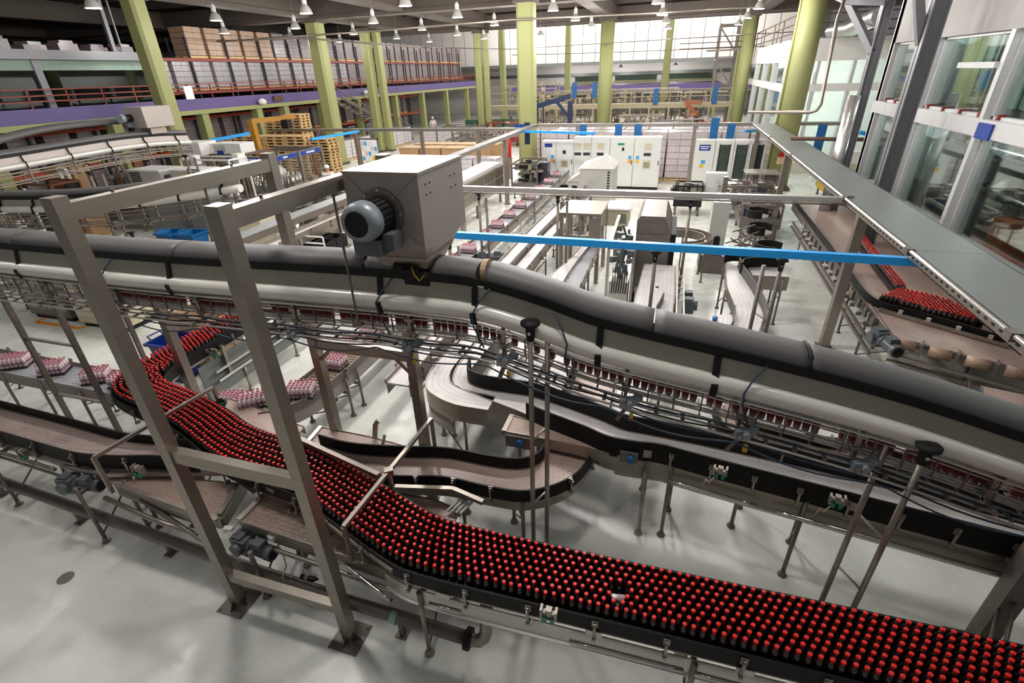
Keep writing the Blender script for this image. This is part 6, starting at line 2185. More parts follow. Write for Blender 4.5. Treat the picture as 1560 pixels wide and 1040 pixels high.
# machine clutter: filler block between cabinets and the gap
def cluster(name, label, cat, c, size, seed, n=22, mats_=('steel', 'steel_dark', 'steel_light', 'motor_grey'), z0=.2, legs=True):
    """a machine: bed, uprights, blocks, pipes and shafts, each material a part"""
    r_ = random.Random(seed)
    t = thing(name, label, cat, (c[0], c[1], 0))
    sx_, sy_, sz_ = size
    ms = {}
    bed = MB().span((c[0] - sx_ / 2, c[1] - sy_ / 2, .35), (c[0] + sx_ / 2, c[1] + sy_ / 2, .7))
    bed.build('bed', mats_[0], t)
    for k in range(n):
        mm = mats_[r_.randrange(len(mats_))]
        m = ms.setdefault(mm, MB())
        x, y = c[0] + r_.uniform(-.5, .5) * sx_, c[1] + r_.uniform(-.5, .5) * sy_
        z = .7 + r_.uniform(0, 1) * (sz_ - .7)
        q = r_.random()
        if q < .4:
            m.box((x, y, z), (r_.uniform(.1, .4), r_.uniform(.1, .4), r_.uniform(.1, .4)))
        elif q < .65:
            m.cyl((x, y, .6), (x, y, z + .2), r_.uniform(.02, .06), 8)
        elif q < .85:
            m.cyl((x, y, z), (x + r_.uniform(-.6, .6), y + r_.uniform(-.2, .2), z), r_.uniform(.03, .09), 8)
        else:
            m.bar((x, y, z), (c[0] + r_.uniform(-.5, .5) * sx_, y, z), .05)
    for k, (mm, m) in enumerate(ms.items()):
        m.build(('drive_unit', 'upright_set', 'cover_set', 'shaft_set', 'guard_set')[k % 5], mm, t, kind='stuff')
    f = MB()
    for a in (-1, 1):
        for b in (-1, 1):
            f.bar((c[0] + a * sx_ * .48, c[1] + b * sy_ * .48, .35), (c[0] + a * sx_ * .48, c[1] + b * sy_ * .48, sz_), .06)
        f.bar((c[0] + a * sx_ * .48, c[1] - sy_ * .48, sz_), (c[0] + a * sx_ * .48, c[1] + sy_ * .48, sz_), .06)
    f.bar((c[0] - sx_ * .48, c[1] - sy_ * .48, sz_), (c[0] + sx_ * .48, c[1] - sy_ * .48, sz_), .06)
    f.bar((c[0] - sx_ * .48, c[1] + sy_ * .48, sz_), (c[0] + sx_ * .48, c[1] + sy_ * .48, sz_), .06)
    f.build('frame', mats_[0], t)
    for a in (-1, 1):
        for b in (-1, 1):
            leg_mb(c[0] + a * sx_ * .42, c[1] + b * sy_ * .42, .36, .04).build('leg', 'steel_dark', t)
    return t


bx(thing('control_box', 'white control box on a black stand by the pipework, right of the cabinets gap', 'box', (1.6, 20.8, 0)), 'box', (1.25, 20.6, .7), (2.0, 21.0, 1.5), 'white_cabinet')
cluster('filler_machine', 'steel machine with shiny domes and pipes in front of the glazed cabinets', 'machine', (2.6, 20.4), (1.9, 1.2, 1.2), 3, 34, ('steel_shiny', 'steel', 'steel_light'))
cluster('rinser_machine', 'low dark machine behind the rings on the right of the floor gap', 'machine', (2.9, 18.3), (1.2, 1.8, 1.1), 8, 30, ('steel_dark', 'blue_dark', 'steel'))
cluster('wheel_machine', 'machine with black wheels beside the white control box', 'machine', (.7, 20.6), (1.0, 1.0, 1.1), 14, 22, ('rubber_black', 'steel_dark', 'steel'))
# long shrink tunnel left of the packs
t = thing('shrink_tunnel', 'long pale steel tunnel machine left of the receding packs', 'machine', (-7.6, 20, 0))
bx(t, 'body', (-8.0, 15.2, .55), (-7.05, 21.6, 1.55), 'steel_light')
bx(t, 'top_cover', (-7.95, 15.3, 1.55), (-7.1, 21.5, 1.65), 'white_paint')
for k in range(5):
    y = 15.5 + k * 1.22
    bx(t, 'side_panel', (-7.05, y, .75), (-7.03, y + 1.1, 1.1), 'steel')
    bx(t, 'side_panel', (-7.05, y, 1.15), (-7.03, y + 1.1, 1.5), 'steel')
for y in (15.5, 18.4, 21.3):
    for x in (-7.9, -7.15):
        leg_mb(x, y, .55, .05).build('leg', 'steel_dark', t)
cluster('wrapper_machine', 'cluttered wrapping machine beside the fan housing behind the red arm', 'machine', (-7.0, 12.6), (1.2, 2.4, 1.5), 21, 34)
cluster('wrapper_machine', 'cluttered machine at the head of the receding packs', 'machine', (-6.2, 22.8), (1.2, 1.8, 1.5), 24, 34, ('steel_dark', 'steel', 'rubber_black'))
tag(MB().bar((-5.9, 12.0, 1.0), (-5.95, 12.5, 2.0), .06).box((-5.95, 12.3, 1.6), (.08, .25, .2)).bar((-5.9, 12.0, 1.0), (-5.9, 12.0, 0.0), .06).build('red_arm', 'fire_red'), 'red signal arm beside the right face of the fan housing', 'arm')
tag(MB().span((-6.0, 22.4, .3), (-5.25, 22.9, 1.5)).build('black_cabinet', 'screen_dark'), 'black box shaped cabinet in front of the green column', 'cabinet')
cluster('diverter_machine', 'small machine between the white lanes behind the cross pipe', 'machine', (-2.95, 16.8), (.8, 1.4, 1.25), 31, 20, ('steel_dark', 'blue_knob', 'steel'))
# far machines beyond the cabinets
t = thing('cream_walkway', 'long cream coloured elevated walkway across the back of the hall', 'walkway', (-5, 47, 0))
bx(t, 'deck_beam', (-16.5, 46.5, 2.15), (4.0, 47.6, 2.5), 'cream')
for k in range(14):
    x = -16.3 + k * 1.55
    bx(t, 'post', (x - .07, 46.5, 0), (x + .07, 46.64, 2.15), 'cream')
    bx(t, 'rail_post', (x - .04, 46.5, 2.5), (x + .04, 46.56, 3.5), 'cream')
for z in (3.0, 3.5):
    bx(t, 'rail', (-16.5, 46.5, z - .03), (4.0, 46.56, z + .03), 'cream')
for k, (x, y, w, l) in enumerate(((-13.5, 48.5, 3.5, 'cream machine tower at the left end of the walkway'), (-9.5, 49.5, 3.5, 'steel machine row under the walkway, left part'), (-5.5, 49.5, 3.5, 'steel machine row under the walkway, middle part'), (-1.5, 49.5, 3.5, 'steel machine row under the walkway, right part'), (1.0, 47.9, 2.0, 'dark machine group at the right end of the walkway'))):
    cluster('line_machine', l, 'machine', (x, y), (w, 1.6, 3.2 if k else 4.0), 40 + k, 46, ('cream', 'steel', 'steel_dark', 'cream_vent') if k in (0, 1) else ('steel', 'steel_dark', 'rust', 'cream'))
for k, (x, y, w, h, l, mm) in enumerate(((-12.5, 40, 3.2, 1.7, 'red framed machine behind the left cable tray', ('rail_red', 'steel_dark', 'steel')), (-8.8, 39, 2.6, 1.6, 'fenced dark machine under the blue lifting arm', ('rail_red', 'screen_dark', 'steel_dark')),
                                         (-4.0, 36.5, 3.0, 1.6, 'wide grey machine bench behind the middle cabinets', ('steel', 'steel_dark', 'panel_grey')), (-.3, 37.5, 2.6, 1.9, 'grey block machine with a round opening behind the cabinets', ('panel_grey', 'steel', 'steel_dark')),
                                         (2.4, 36.0, 2.2, 1.9, 'machine with brown cartons left of the round column', ('robot_orange', 'steel', 'steel_dark')), (-16.5, 41, 3.5, 1.4, 'grey machine group left of the twin green columns', ('steel', 'steel_dark', 'panel_grey')),
                                         (6.8, 24.2, 1.6, 1.5, 'machine with yellow pipes right of the round column', ('yellow', 'steel', 'steel_dark', 'blue_paint')), (-8.2, 34.0, 1.6, 1.5, 'dark machine behind the column with the extinguisher', ('steel_dark', 'rust', 'steel')))):
    cluster('line_machine', l, 'machine', (x, y), (w, 1.5, h), 60 + k, 36, mm)
t = thing('lifting_arm', 'dark blue lifting arm on a mast behind the middle cabinets', 'crane', (-8.0, 36, 0))
bx(t, 'mast', (-7.1, 36, 0), (-6.8, 36.3, 3.3), 'blue_dark')
MB().bar((-9.2, 36.15, 3.0), (-6.9, 36.15, 3.6), .3, .3).bar((-7.9, 36.15, 3.3), (-6.9, 36.15, 2.2), .2, .2).build('arm', 'blue_dark', t)
MB().bar((-9.2, 36.15, 3.0), (-9.2, 36.15, 1.2), .08).bar((-8.8, 36.15, 3.0), (-8.8, 36.15, 1.2), .08).build('drop_rod', 'blue_dark', t)
t = thing('robot_arm', 'orange robot arm working over steel frames left of the stair tower', 'robot', (1.2, 44.5, 0))
MB().lathe((1.2, 44.5, 1.2), [(.4, 0), (.35, .5), (.3, .8)], 14).build('base', 'robot_orange', t, True)
MB().bar((1.2, 44.5, 1.9), (.4, 44.4, 2.7), .35, .3).build('lower_arm', 'robot_orange', t)
MB().bar((.4, 44.4, 2.7), (1.6, 44.4, 2.6), .28, .28).build('upper_arm', 'robot_orange', t)
bx(t, 'pedestal', (.8, 44.1, 0), (1.6, 44.9, 1.2), 'steel_dark')
t = thing('stair_tower', 'steel stair tower with braces beside the far right green column', 'tower', (3.2, 50, 0))
for (x, y) in ((2.5, 49.5), (3.9, 49.5), (2.5, 51), (3.9, 51)):
    bx(t, 'post', (x - .08, y - .08, 0), (x + .08, y + .08, 8.0), 'steel_dark')
for z in (3.0, 5.4, 7.8):
    bx(t, 'landing', (2.4, 49.4, z), (4.0, 51.1, z + .15), 'steel_dark')
for z in (3.1, 5.5):
    MB().bar((2.5, 49.5, z + 2.2), (3.9, 49.5, z + .4), .12).build('brace', 'steel_dark', t)
for k, (px_, z, l) in enumerate(((-8.6, 3.6, 'blue hanging panel over the cream walkway, leftmost'), (-6.9, 3.6, 'blue hanging panel over the cream walkway, left of the round column'), (-1.9, 3.0, 'blue hanging panel on the cream walkway, right of the round column'), (2.6, 3.0, 'blue hanging panel at the right end of the cream walkway'))):
    tag(MB().span((px_ - .2, 46.4, z - .6), (px_ + .2, 46.47, z + .6)).build('blue_panel', 'blue_panel'), l, 'panel')

# more of the far floor: benches, guards and conveyors filling the bays behind the cabinets
for k, (x, y, w, d_, h, l, mm) in enumerate(((-12.8, 33.0, 3.4, 1.4, 1.3, 'low grey machine bay left behind the green column', ('steel', 'steel_dark', 'panel_grey')), (-5.2, 32.2, 3.0, 1.4, 1.4, 'grey conveyor machine behind the pink loads, left part', ('steel', 'steel_light', 'steel_dark')),
        (-1.6, 33.4, 3.0, 1.4, 1.5, 'grey conveyor machine behind the pink loads, right part', ('steel', 'steel_dark', 'panel_grey')), (1.9, 32.6, 2.6, 1.3, 1.6, 'steel frame machine left of the thick round column', ('steel_light', 'steel', 'rust')),
        (-10.2, 42.5, 3.0, 1.4, 1.8, 'dark machine bay between the twin columns and the round column', ('steel_dark', 'steel', 'screen_dark')), (-2.6, 41.5, 3.2, 1.4, 2.0, 'steel machine bay right of the round column', ('steel', 'steel_dark', 'cream_vent')),
        (1.4, 41.0, 3.0, 1.4, 1.8, 'machine bay with frames under the robot arm', ('steel_light', 'steel_dark', 'rust')), (-14.0, 36.5, 3.0, 1.2, 1.3, 'grey low machine bay before the red framed machine', ('steel', 'panel_grey', 'steel_dark')),
        (-6.0, 53.5, 12.0, 1.6, 3.4, 'long rear machine line behind the cream walkway', ('steel', 'cream', 'steel_dark', 'panel_grey')), (-13.5, 53.5, 4.0, 1.6, 4.2, 'tall cream machine at the rear left of the walkway', ('cream', 'cream_vent', 'steel')))):
    cluster('line_machine', l, 'machine', (x, y), (w, d_, h), 120 + k, 70 if k == 8 else 40, mm)


# ================================================================== LEFT MIDDLE OF THE HALL
# ---- second and third overhead lines


def air_line(name, label, pts, pm='duct_panel', tm='tube_white'):
    """duct, front panel, white tube and rods along a 3D path (right hand side = tube side)"""
    t = thing(name, label, 'conveyor', (pts[0][0], pts[0][1], 0))
    pp = catmull(pts, 5)
    MB().sweep(pp, [(a * 1.0, b) for a, b in duct]).build('duct_section', 'duct_grey', t, True)
    MB().sweep(pp, [(.012, .004), (.012, -.075), (0, -.075), (0, .004)]).build('edge_strip', 'rubber_black', t)
    MB().sweep(pp, [(0, -.07), (.035, -.23), (.02, -.23), (-.02, -.07)]).build('front_panel', pm, t)
    MB().sweep(pp, tubep).build('air_tube', tm, t, True)
    m = MB()
    for a, b in ((.02, -.45), (.02, -.53), (-.2, -.5), (.1, -.66), (-.1, -.66), (.16, -.7)):
        m.sweep(pp, [(a - .012, b), (a + .012, b), (a + .012, b + .02), (a - .012, b + .02)])
    m.build('guide_rods', 'steel', t)
    s = arclen(pp)
    d = .4
    while d < s[-1]:
        p, tg = at_len(pp, s, d)
        rv = Vector((tg.y, -tg.x, 0)).normalized()
        m = MB()
        for q in (-.2, .1):
            m.bar(p + rv * q + Vector((0, 0, -.4)), p + rv * q + Vector((0, 0, -.75)), .04)
        m.bar(p + rv * .2 + Vector((0, 0, -.72)), p + rv * -.3 + Vector((0, 0, -.72)), .04)
        m.build('carrier', 'steel_dark', t)
        m = MB().bar(p + rv * .02 + Vector((0, 0, -.06)), p + rv * .06 + Vector((0, 0, -.23)), .06, .012, tuple(tg)).bar(p + rv * .1 + Vector((0, 0, -.2)), p + rv * .125 + Vector((0, 0, -.36)), .06, .012, tuple(tg))
        m.build('strap', 'rubber_black', t)
        d += 1.15
    return t


a2 = air_line('air_conveyor', 'second air conveyor, far left, running towards the small fan housing', [(-16, 6.5, 3.55), (-16, 8.8, 3.6), (-16, 11.5, 3.68), (-16, 13.0, 3.66), (-16, 14.3, 3.56)], 'steel_painted', 'hood_grey')
a3 = air_line('air_conveyor', 'third air conveyor at the left behind the near one, rising to the right', [(-18, 8.0, 2.74), (-14.6, 8.0, 2.82), (-12.0, 8.0, 2.98), (-10.2, 8.0, 3.18), (-8.0, 8.0, 3.5)])
a4 = tag(MB().sweep(catmull([(-16.9, 8.5, 3.7), (-17.0, 10.5, 4.0), (-16.9, 12.5, 4.05), (-16.5, 14.2, 4.0)], 6), duct).build('branch_duct', 'duct_grey', None, True), 'curved grey duct rising behind the second air conveyor', 'duct')
for (x, y, l) in ((-15.6, 7.6, 'rod stand under the second air conveyor, nearer one'), (-15.6, 10.4, 'rod stand under the second air conveyor, middle one'), (-15.6, 13.6, 'rod stand under the second air conveyor, near its end')):
    stand(x, y, 2.95, .05, .3, l, .04)
for (x, l) in ((-14.2, 'rod stand under the third air conveyor, left one'), (-11.6, 'rod stand under the third air conveyor, right one')):
    stand(x, 8.1, 2.1, .25, .05, l, .03)
t = thing('fan_housing', 'small distant grey fan housing on the second air conveyor by the green column', 'fan', (-16.2, 13.2, 3.9))
MB().span((-16.5, 12.75, 3.86), (-15.75, 13.75, 4.45)).build('casing', 'steel_painted', t)
MB().span((-16.3, 12.95, 3.66), (-15.9, 13.5, 3.86)).build('hopper', 'steel', t)
m = MB().cyl((-16.3, 12.75, 4.15), (-16.3, 12.5, 4.15), .11, 14)
mt = m.build('motor', 'rubber_black', t, True)
MB().cyl((-16.3, 12.52, 4.15), (-16.3, 12.38, 4.15), .13, 14).build('fan_cover', 'motor_light', mt, True)
MB().box((-16.3, 12.6, 3.95), (.16, .2, .1)).build('terminal_box', 'motor_grey', t)

# ---- the long line of machines behind: filler enclosure with blue header signs
t = thing('filler_enclosure', 'glazed steel machine enclosure with blue header signs in the left middle', 'machine', (-16.2, 18.4, 0))
EX0, EX1, EY0, EY1, EZ = -17.5, -15.1, 16.9, 20.1, 2.42
for (x, y) in ((EX0, EY0), (EX1, EY0), (EX1, 18.58), (EX1, EY1), (EX0, EY1)):
    bx(t, 'post', (x - .06, y - .06, 0), (x + .06, y + .06, EZ), 'steel')
bx(t, 'header', (EX0, EY0 - .03, EZ - .22), (EX1, EY0 + .03, EZ), 'steel')
bx(t, 'header', (EX1 - .03, EY0, EZ - .22), (EX1 + .03, EY1, EZ), 'steel')
bx(t, 'header', (EX0, EY1 - .03, EZ - .22), (EX1, EY1 + .03, EZ), 'steel')
bx(t, 'roof_plate', (EX0, EY0, EZ - .02), (EX0 + .9, EY1 - 1.2, EZ), 'rust')
for k, (a, b, n_) in enumerate((((EX0 + .25, EY0 - .045, EZ - .2), (EX1 - .1, EY0 - .03, EZ - .03), 0), ((EX1 + .03, 17.05, EZ - .2), (EX1 + .045, 18.48, EZ - .03), 1), ((EX1 + .03, 18.68, EZ - .2), (EX1 + .045, 19.95, EZ - .03), 1))):
    s_ = bx(t, 'header_sign', a, b, 'sign_blue')
    m = MB()
    ri = random.Random(k)
    L_ = 10 if k == 0 else 4 if k == 1 else 8
    for q in range(L_):
        if k == 0:
            x = a[0] + .75 + q * .07 + (.05 if q > 2 else 0)
            m.span((x, a[1] - .004, a[2] + .05), (x + .045, a[1], a[2] + .12))
        else:
            y = a[1] + (.5 if k == 1 else .35) + q * .07
            m.span((b[0], y, a[2] + .05), (b[0] + .004, y + .045, a[2] + .12))
    m.build('lettering', 'sign_white', s_)
for (y0, y1) in ((EY0 + .06, 18.5), (18.64, EY1 - .06)):
    bx(t, 'pane', (EX1 - .01, y0, .9), (EX1, y1, EZ - .22), 'guard_clear')
bx(t, 'pane', (EX0 + .06, EY0 - .005, .9), (EX1 - .06, EY0 + .005, EZ - .22), 'guard_clear')
bx(t, 'machine_bed', (EX0 + .2, EY0 + .2, .4), (EX1 - .15, EY1 - .2, .85), 'steel')
m = MB()
for k in range(34):
    a = k * .5
    m.cyl((-16.3 + .8 * math.cos(a), 18.4 + 1.1 * math.sin(a), .85), (-16.3 + .8 * math.cos(a), 18.4 + 1.1 * math.sin(a), 1.45), .05, 8)
m.build('valve_set', 'steel_shiny', t, True)
MB().lathe((-16.3, 18.4, .85), [(.4, 0), (.4, .8), (.2, 1.0), (.05, 1.05)], 18).build('carousel', 'steel_light', t, True)
bx(t, 'brown_post', (-15.2, 19.5, .8), (-15.1, 19.65, 2.2), 'brown_post')
cluster('rinser_machine', 'dark cluttered machine with pipes in front of the blue signed enclosure', 'machine', (-12.2, 14.4), (3.0, 2.0, 1.5), 71, 60, ('steel', 'steel_shiny', 'steel_dark', 'motor_grey'))
cluster('capper_machine', 'long low steel machine right of the enclosure, before the carton row', 'machine', (-13.0, 17.8), (2.2, 2.4, 1.4), 72, 50, ('steel', 'steel_light', 'steel_dark', 'motor_grey'))
for k, (x0, y0, x1, y1, z0, z1, l) in enumerate(((-19.0, 14.0, -17.5, 15.0, 1.7, 2.3, 'boxy air conditioner with a dark grille on top of the machine at the left'), (-17.2, 14.2, -15.8, 15.0, 1.75, 2.3, 'second boxy air conditioner further right behind the frame beam'))):
    t = thing('air_conditioner', l, 'air conditioner', ((x0 + x1) / 2, y0, 0))
    bx(t, 'case', (x0, y0, z0), (x1, y1, z1), 'cream_vent' if k else 'hood_grey')
    bx(t, 'lid', (x0 - .03, y0 - .03, z1), (x1 + .03, y1 + .03, z1 + .05), 'white_paint')
    m = MB()
    for q in range(7):
        m.span((x0 + .08 if k == 0 else x1 - .6, y0 - .02, z0 + .08 + q * .085), (x0 + .55 if k == 0 else x1 - .1, y0, z0 + .13 + q * .085))
    m.build('grille_bar', 'screen_dark', t)
    bx(t, 'stand', (x0 + .1, y0 + .1, 0), (x1 - .1, y1 - .1, z0), 'panel_grey')
    MB().tube([(x1, y0 + .2, z1 - .2), (x1 + .15, y0 + .2, z1 - .15), (x1 + .2, y0 + .1, z1 - .4), (x1 + .12, y0, z0 + .1)], .06, 8).build('hose', 'blue_dark' if k == 0 else 'steel', t, True)
for k, (c, s, l, mm) in enumerate((((-19.3, 17.6, 2.65), (1.1, .9, .5), 'white roof unit on the machine beside the blue bent beam', 'white_paint'), ((-18.0, 18.1, 2.6), (1.6, .8, .4), 'long white cover on the machine left of the yellow gantry', 'white_paint'))):
    t = thing('roof_unit', l, 'unit', (c[0], c[1], 0))
    MB().box(c, s).build('case', mm, t)
    m = MB()
    for q in range(6):
        m.box((c[0] - s[0] * .35 + q * .1, c[1] - s[1] / 2 - .005, c[2]), (.03, .01, s[2] * .7))
    m.build('grille_bar', 'panel_grey', t)
    MB().box((c[0], c[1], (c[2] - s[2] / 2) / 2), (s[0] * .8, s[1] * .8, c[2] - s[2] / 2)).build('stand', 'steel', t)
    if k:
        MB().box((c[0] - .3, c[1] - s[1] / 2 - .01, c[2] - .15), (.35, .012, .16)).build('sign', 'sign_blue', t)
cluster('line_machine', 'white framed machine with pipes behind the air conditioners', 'machine', (-16.9, 15.9), (2.4, .9, 2.5), 77, 40, ('white_paint', 'steel', 'steel_dark'))
cluster('line_machine', 'grey upright machine with light posts under the second air conveyor', 'machine', (-20.3, 14.7), (2.0, 1.2, 2.7), 78, 36, ('panel_grey', 'steel', 'brown_post', 'steel_dark'))
cluster('line_machine', 'brown and dark machine bay under the second air conveyor, left part', 'machine', (-21.2, 12.7), (1.6, 1.0, 2.1), 79, 30, ('brown_post', 'screen_dark', 'steel_dark', 'rust'))
cluster('line_machine', 'machine with an orange warning triangle at the left picture edge', 'machine', (-21.6, 11.2), (1.6, 1.0, 1.5), 80, 26, ('white_paint', 'steel', 'steel_dark'))

q = (-21.9, 10.5, 1.75)
tag(MB().box(q, (.25, .02, .5), .8).bar((q[0], q[1] + .02, 0), (q[0], q[1] + .02, q[2]), .04).build('warning_sign', 'orange_tape'), 'orange warning sign on the machine at the left picture edge', 'sign')
for k, (x, y, w, h, l) in enumerate(((-23.0, 14.6, 1.3, 2.2, 'tall brown board standing behind the second air conveyor'), (-22.4, 13.9, .6, 1.5, 'small brown carton stack beside the white frame at the left'), (-20.6, 13.0, .9, 1.7, 'brown carton pile under the second air conveyor, right one'), (-23.2, 11.8, .9, 1.6, 'brown carton at the left picture edge'))):
    t = thing('carton', l, 'box', (x, y, 0))
    MB().box((x, y, h / 2 + .13), (w, .7, h), .1).build('carton_body', 'cardboard', t)
    MB().box((x, y, h + .135), (.06, .7, .01), .1).build('tape_band', 'cardboard_light', t)
    MB().box((x, y, .065), (w, .7, .12), .1).build('pallet', 'pallet_wood', t)
t = thing('white_frame', 'white painted tube frame like a door at the left', 'frame', (-21.9, 13.6, 0))
MB().bar((-21.9, 13.6, 0), (-21.9, 13.6, 2.4), .1).bar((-21.2, 13.4, 0), (-21.2, 13.4, 2.4), .1).build('post', 'white_paint', t)
MB().bar((-21.9, 13.6, 2.4), (-21.2, 13.4, 2.4), .1).bar((-21.9, 13.6, 1.3), (-21.2, 13.4, 1.3), .06).build('rail', 'white_paint', t)

# ---- beige machine bodies and walkway markings behind the near air conveyor
for k, (c, s, l) in enumerate((((-13.547, 15.292, 0.750), (1.2, 2.2, 1.2), 'beige cabinet body beside the orange floor line, in front of the portal frame'), ((-12.526, 13.006, 0.700), (1.0, 1.3, 1.1), 'smaller beige cabinet body just left of the beige one by the orange line'),
                               ((-12.332, 7.710, 0.550), (1.5, 1.1, .95), 'low cream machine body standing at the orange floor line on the left'), ((-14.170, 7.844, 0.550), (1.4, 1.2, .95), 'dark striped machine body left of the cream one on the orange line'))):
    t = thing('cabinet_body', l, 'cabinet', (c[0], c[1], 0))
    x, y = c[0], c[1]
    MB().span((x - s[0] / 2, y - s[1] / 2, .12), (x + s[0] / 2, y + s[1] / 2, .12 + s[2])).build('body', 'cream_vent' if k < 3 else 'steel_dark', t)
    MB().span((x - s[0] / 2 + .05, y - s[1] / 2 + .05, 0), (x + s[0] / 2 - .05, y + s[1] / 2 - .05, .12)).build('plinth', 'rubber_black', t)
    m = MB()
    for q in range(2):
        m.span((x + s[0] / 2, y - s[1] / 2 + .03 + q * s[1] / 2, .3), (x + s[0] / 2 + .012, y - .03 + q * s[1] / 2, s[2]))
        m.span((x - s[0] / 2 + .03 + q * s[0] / 2, y - s[1] / 2 - .012, .3), (x - .03 + q * s[0] / 2, y - s[1] / 2, s[2]))
    m.build('door', 'cream_vent' if k < 3 else 'steel', t)
lf = conveyor('low_conveyor', 'low black edged conveyor behind the ladder like posts at the left edge', [(-18, 9.3), (-14.6, 8.9), (-11.8, 8.55)], [(-18, 8.7), (-14.4, 8.35), (-11.6, 8.05)], 1.0, 'belt_white', guard=(.1, .1), plate=.3, legs=(.2, .55, .9), brackets=(.1, 1.0))
conveyor('low_conveyor', 'grey conveyor crossing behind the portal frame in the left middle', [(-14.2, 10.5), (-9.0, 10.6)], [(-14.2, 10.0), (-9.0, 10.1)], 1.0, 'belt_white', guard=(.1, .1), plate=.25, legs=(.2, .5, .8), brackets=(.1, 1.0), guard_mat='steel')
conveyor('low_conveyor', 'white conveyor running away behind the blue bins in the left middle', [(-10.6, 10.9), (-10.6, 16)], [(-10.2, 10.9), (-10.2, 16)], 1.0, 'belt_white', guard=(.1, .1), plate=.25, legs=(.2, .8), brackets=(.1, 1.0), guard_mat='steel')
for k, (px_, w) in enumerate((((-15.3, 11.9), .45), ((-14.5, 12.0), .45))):
    t = thing('bin', 'blue plastic bin %s behind the third air conveyor' % ('on the left' if k == 0 else 'on the right'), 'bin', (px_[0], px_[1], 0))
    m = MB()
    n = 0
    x, y = px_
    for w_, z in ((.24, 0.02), (.3, .85), (.34, .86), (.34, .8)):
        m.v += [(x - w_, y - w_, z), (x + w_, y - w_, z), (x + w_, y + w_, z), (x - w_, y + w_, z)]
    for r in range(3):
        for i in range(4):
            m.f.append((r * 4 + i, r * 4 + (i + 1) % 4, r * 4 + 4 + (i + 1) % 4, r * 4 + 4 + i))
    m.f.append((3, 2, 1, 0))
    m.build('tub', 'blue_panel', t)
    MB().tube([(x - .34, y - .15, .84), (x - .42, y - .15, .88), (x - .42, y + .15, .88), (x - .34, y + .15, .84)], .02, 6).build('handle', 'blue_panel', t)

# black crate trolley near the worker
t = thing('crate_trolley', 'trolley of black crates with a white rail behind the overhead duct', 'trolley', (-11.0, 13.2, 0))
c0 = (-10.378, 12.670, 0.700)
x, y = c0[0], c0[1]
for i in range(3):
    for j in range(2):
        m = MB()
        cx_, cy_ = x - .5 + i * .5, y - .3 + j * .6
        m.span((cx_ - .23, cy_ - .28, .35), (cx_ + .23, cy_ + .28, .38))
        for a in (-1, 1):
            m.span((cx_ + a * .23 - .01, cy_ - .28, .38), (cx_ + a * .23 + .01, cy_ + .28, .7))
            m.span((cx_ - .23, cy_ + a * .28 - .01, .38), (cx_ + .23, cy_ + a * .28 + .01, .7))
        m.build('crate', 'rubber_black', t)
m = MB()
for z in (.45, .75, .95):
    m.tube([(x - .8, y - .65, z), (x + .8, y - .65, z)], .025, 6)
for a in (-.8, 0, .8):
    m.tube([(x + a, y - .65, .1), (x + a, y - .65, .95)], .025, 6)
m.build('rail', 'white_paint', t)
MB().span((x - .8, y - .65, .28), (x + .8, y + .65, .35)).build('deck', 'steel_dark', t)
m = MB()
for a in (-.6, .6):
    for b in (-.5, .5):
        m.cyl((x + a, y + b - .03, .1), (x + a, y + b + .03, .1), .1, 12)
        m.bar((x + a, y + b, .1), (x + a, y + b, .3), .05)
m.build('wheel', 'rubber_black', t)


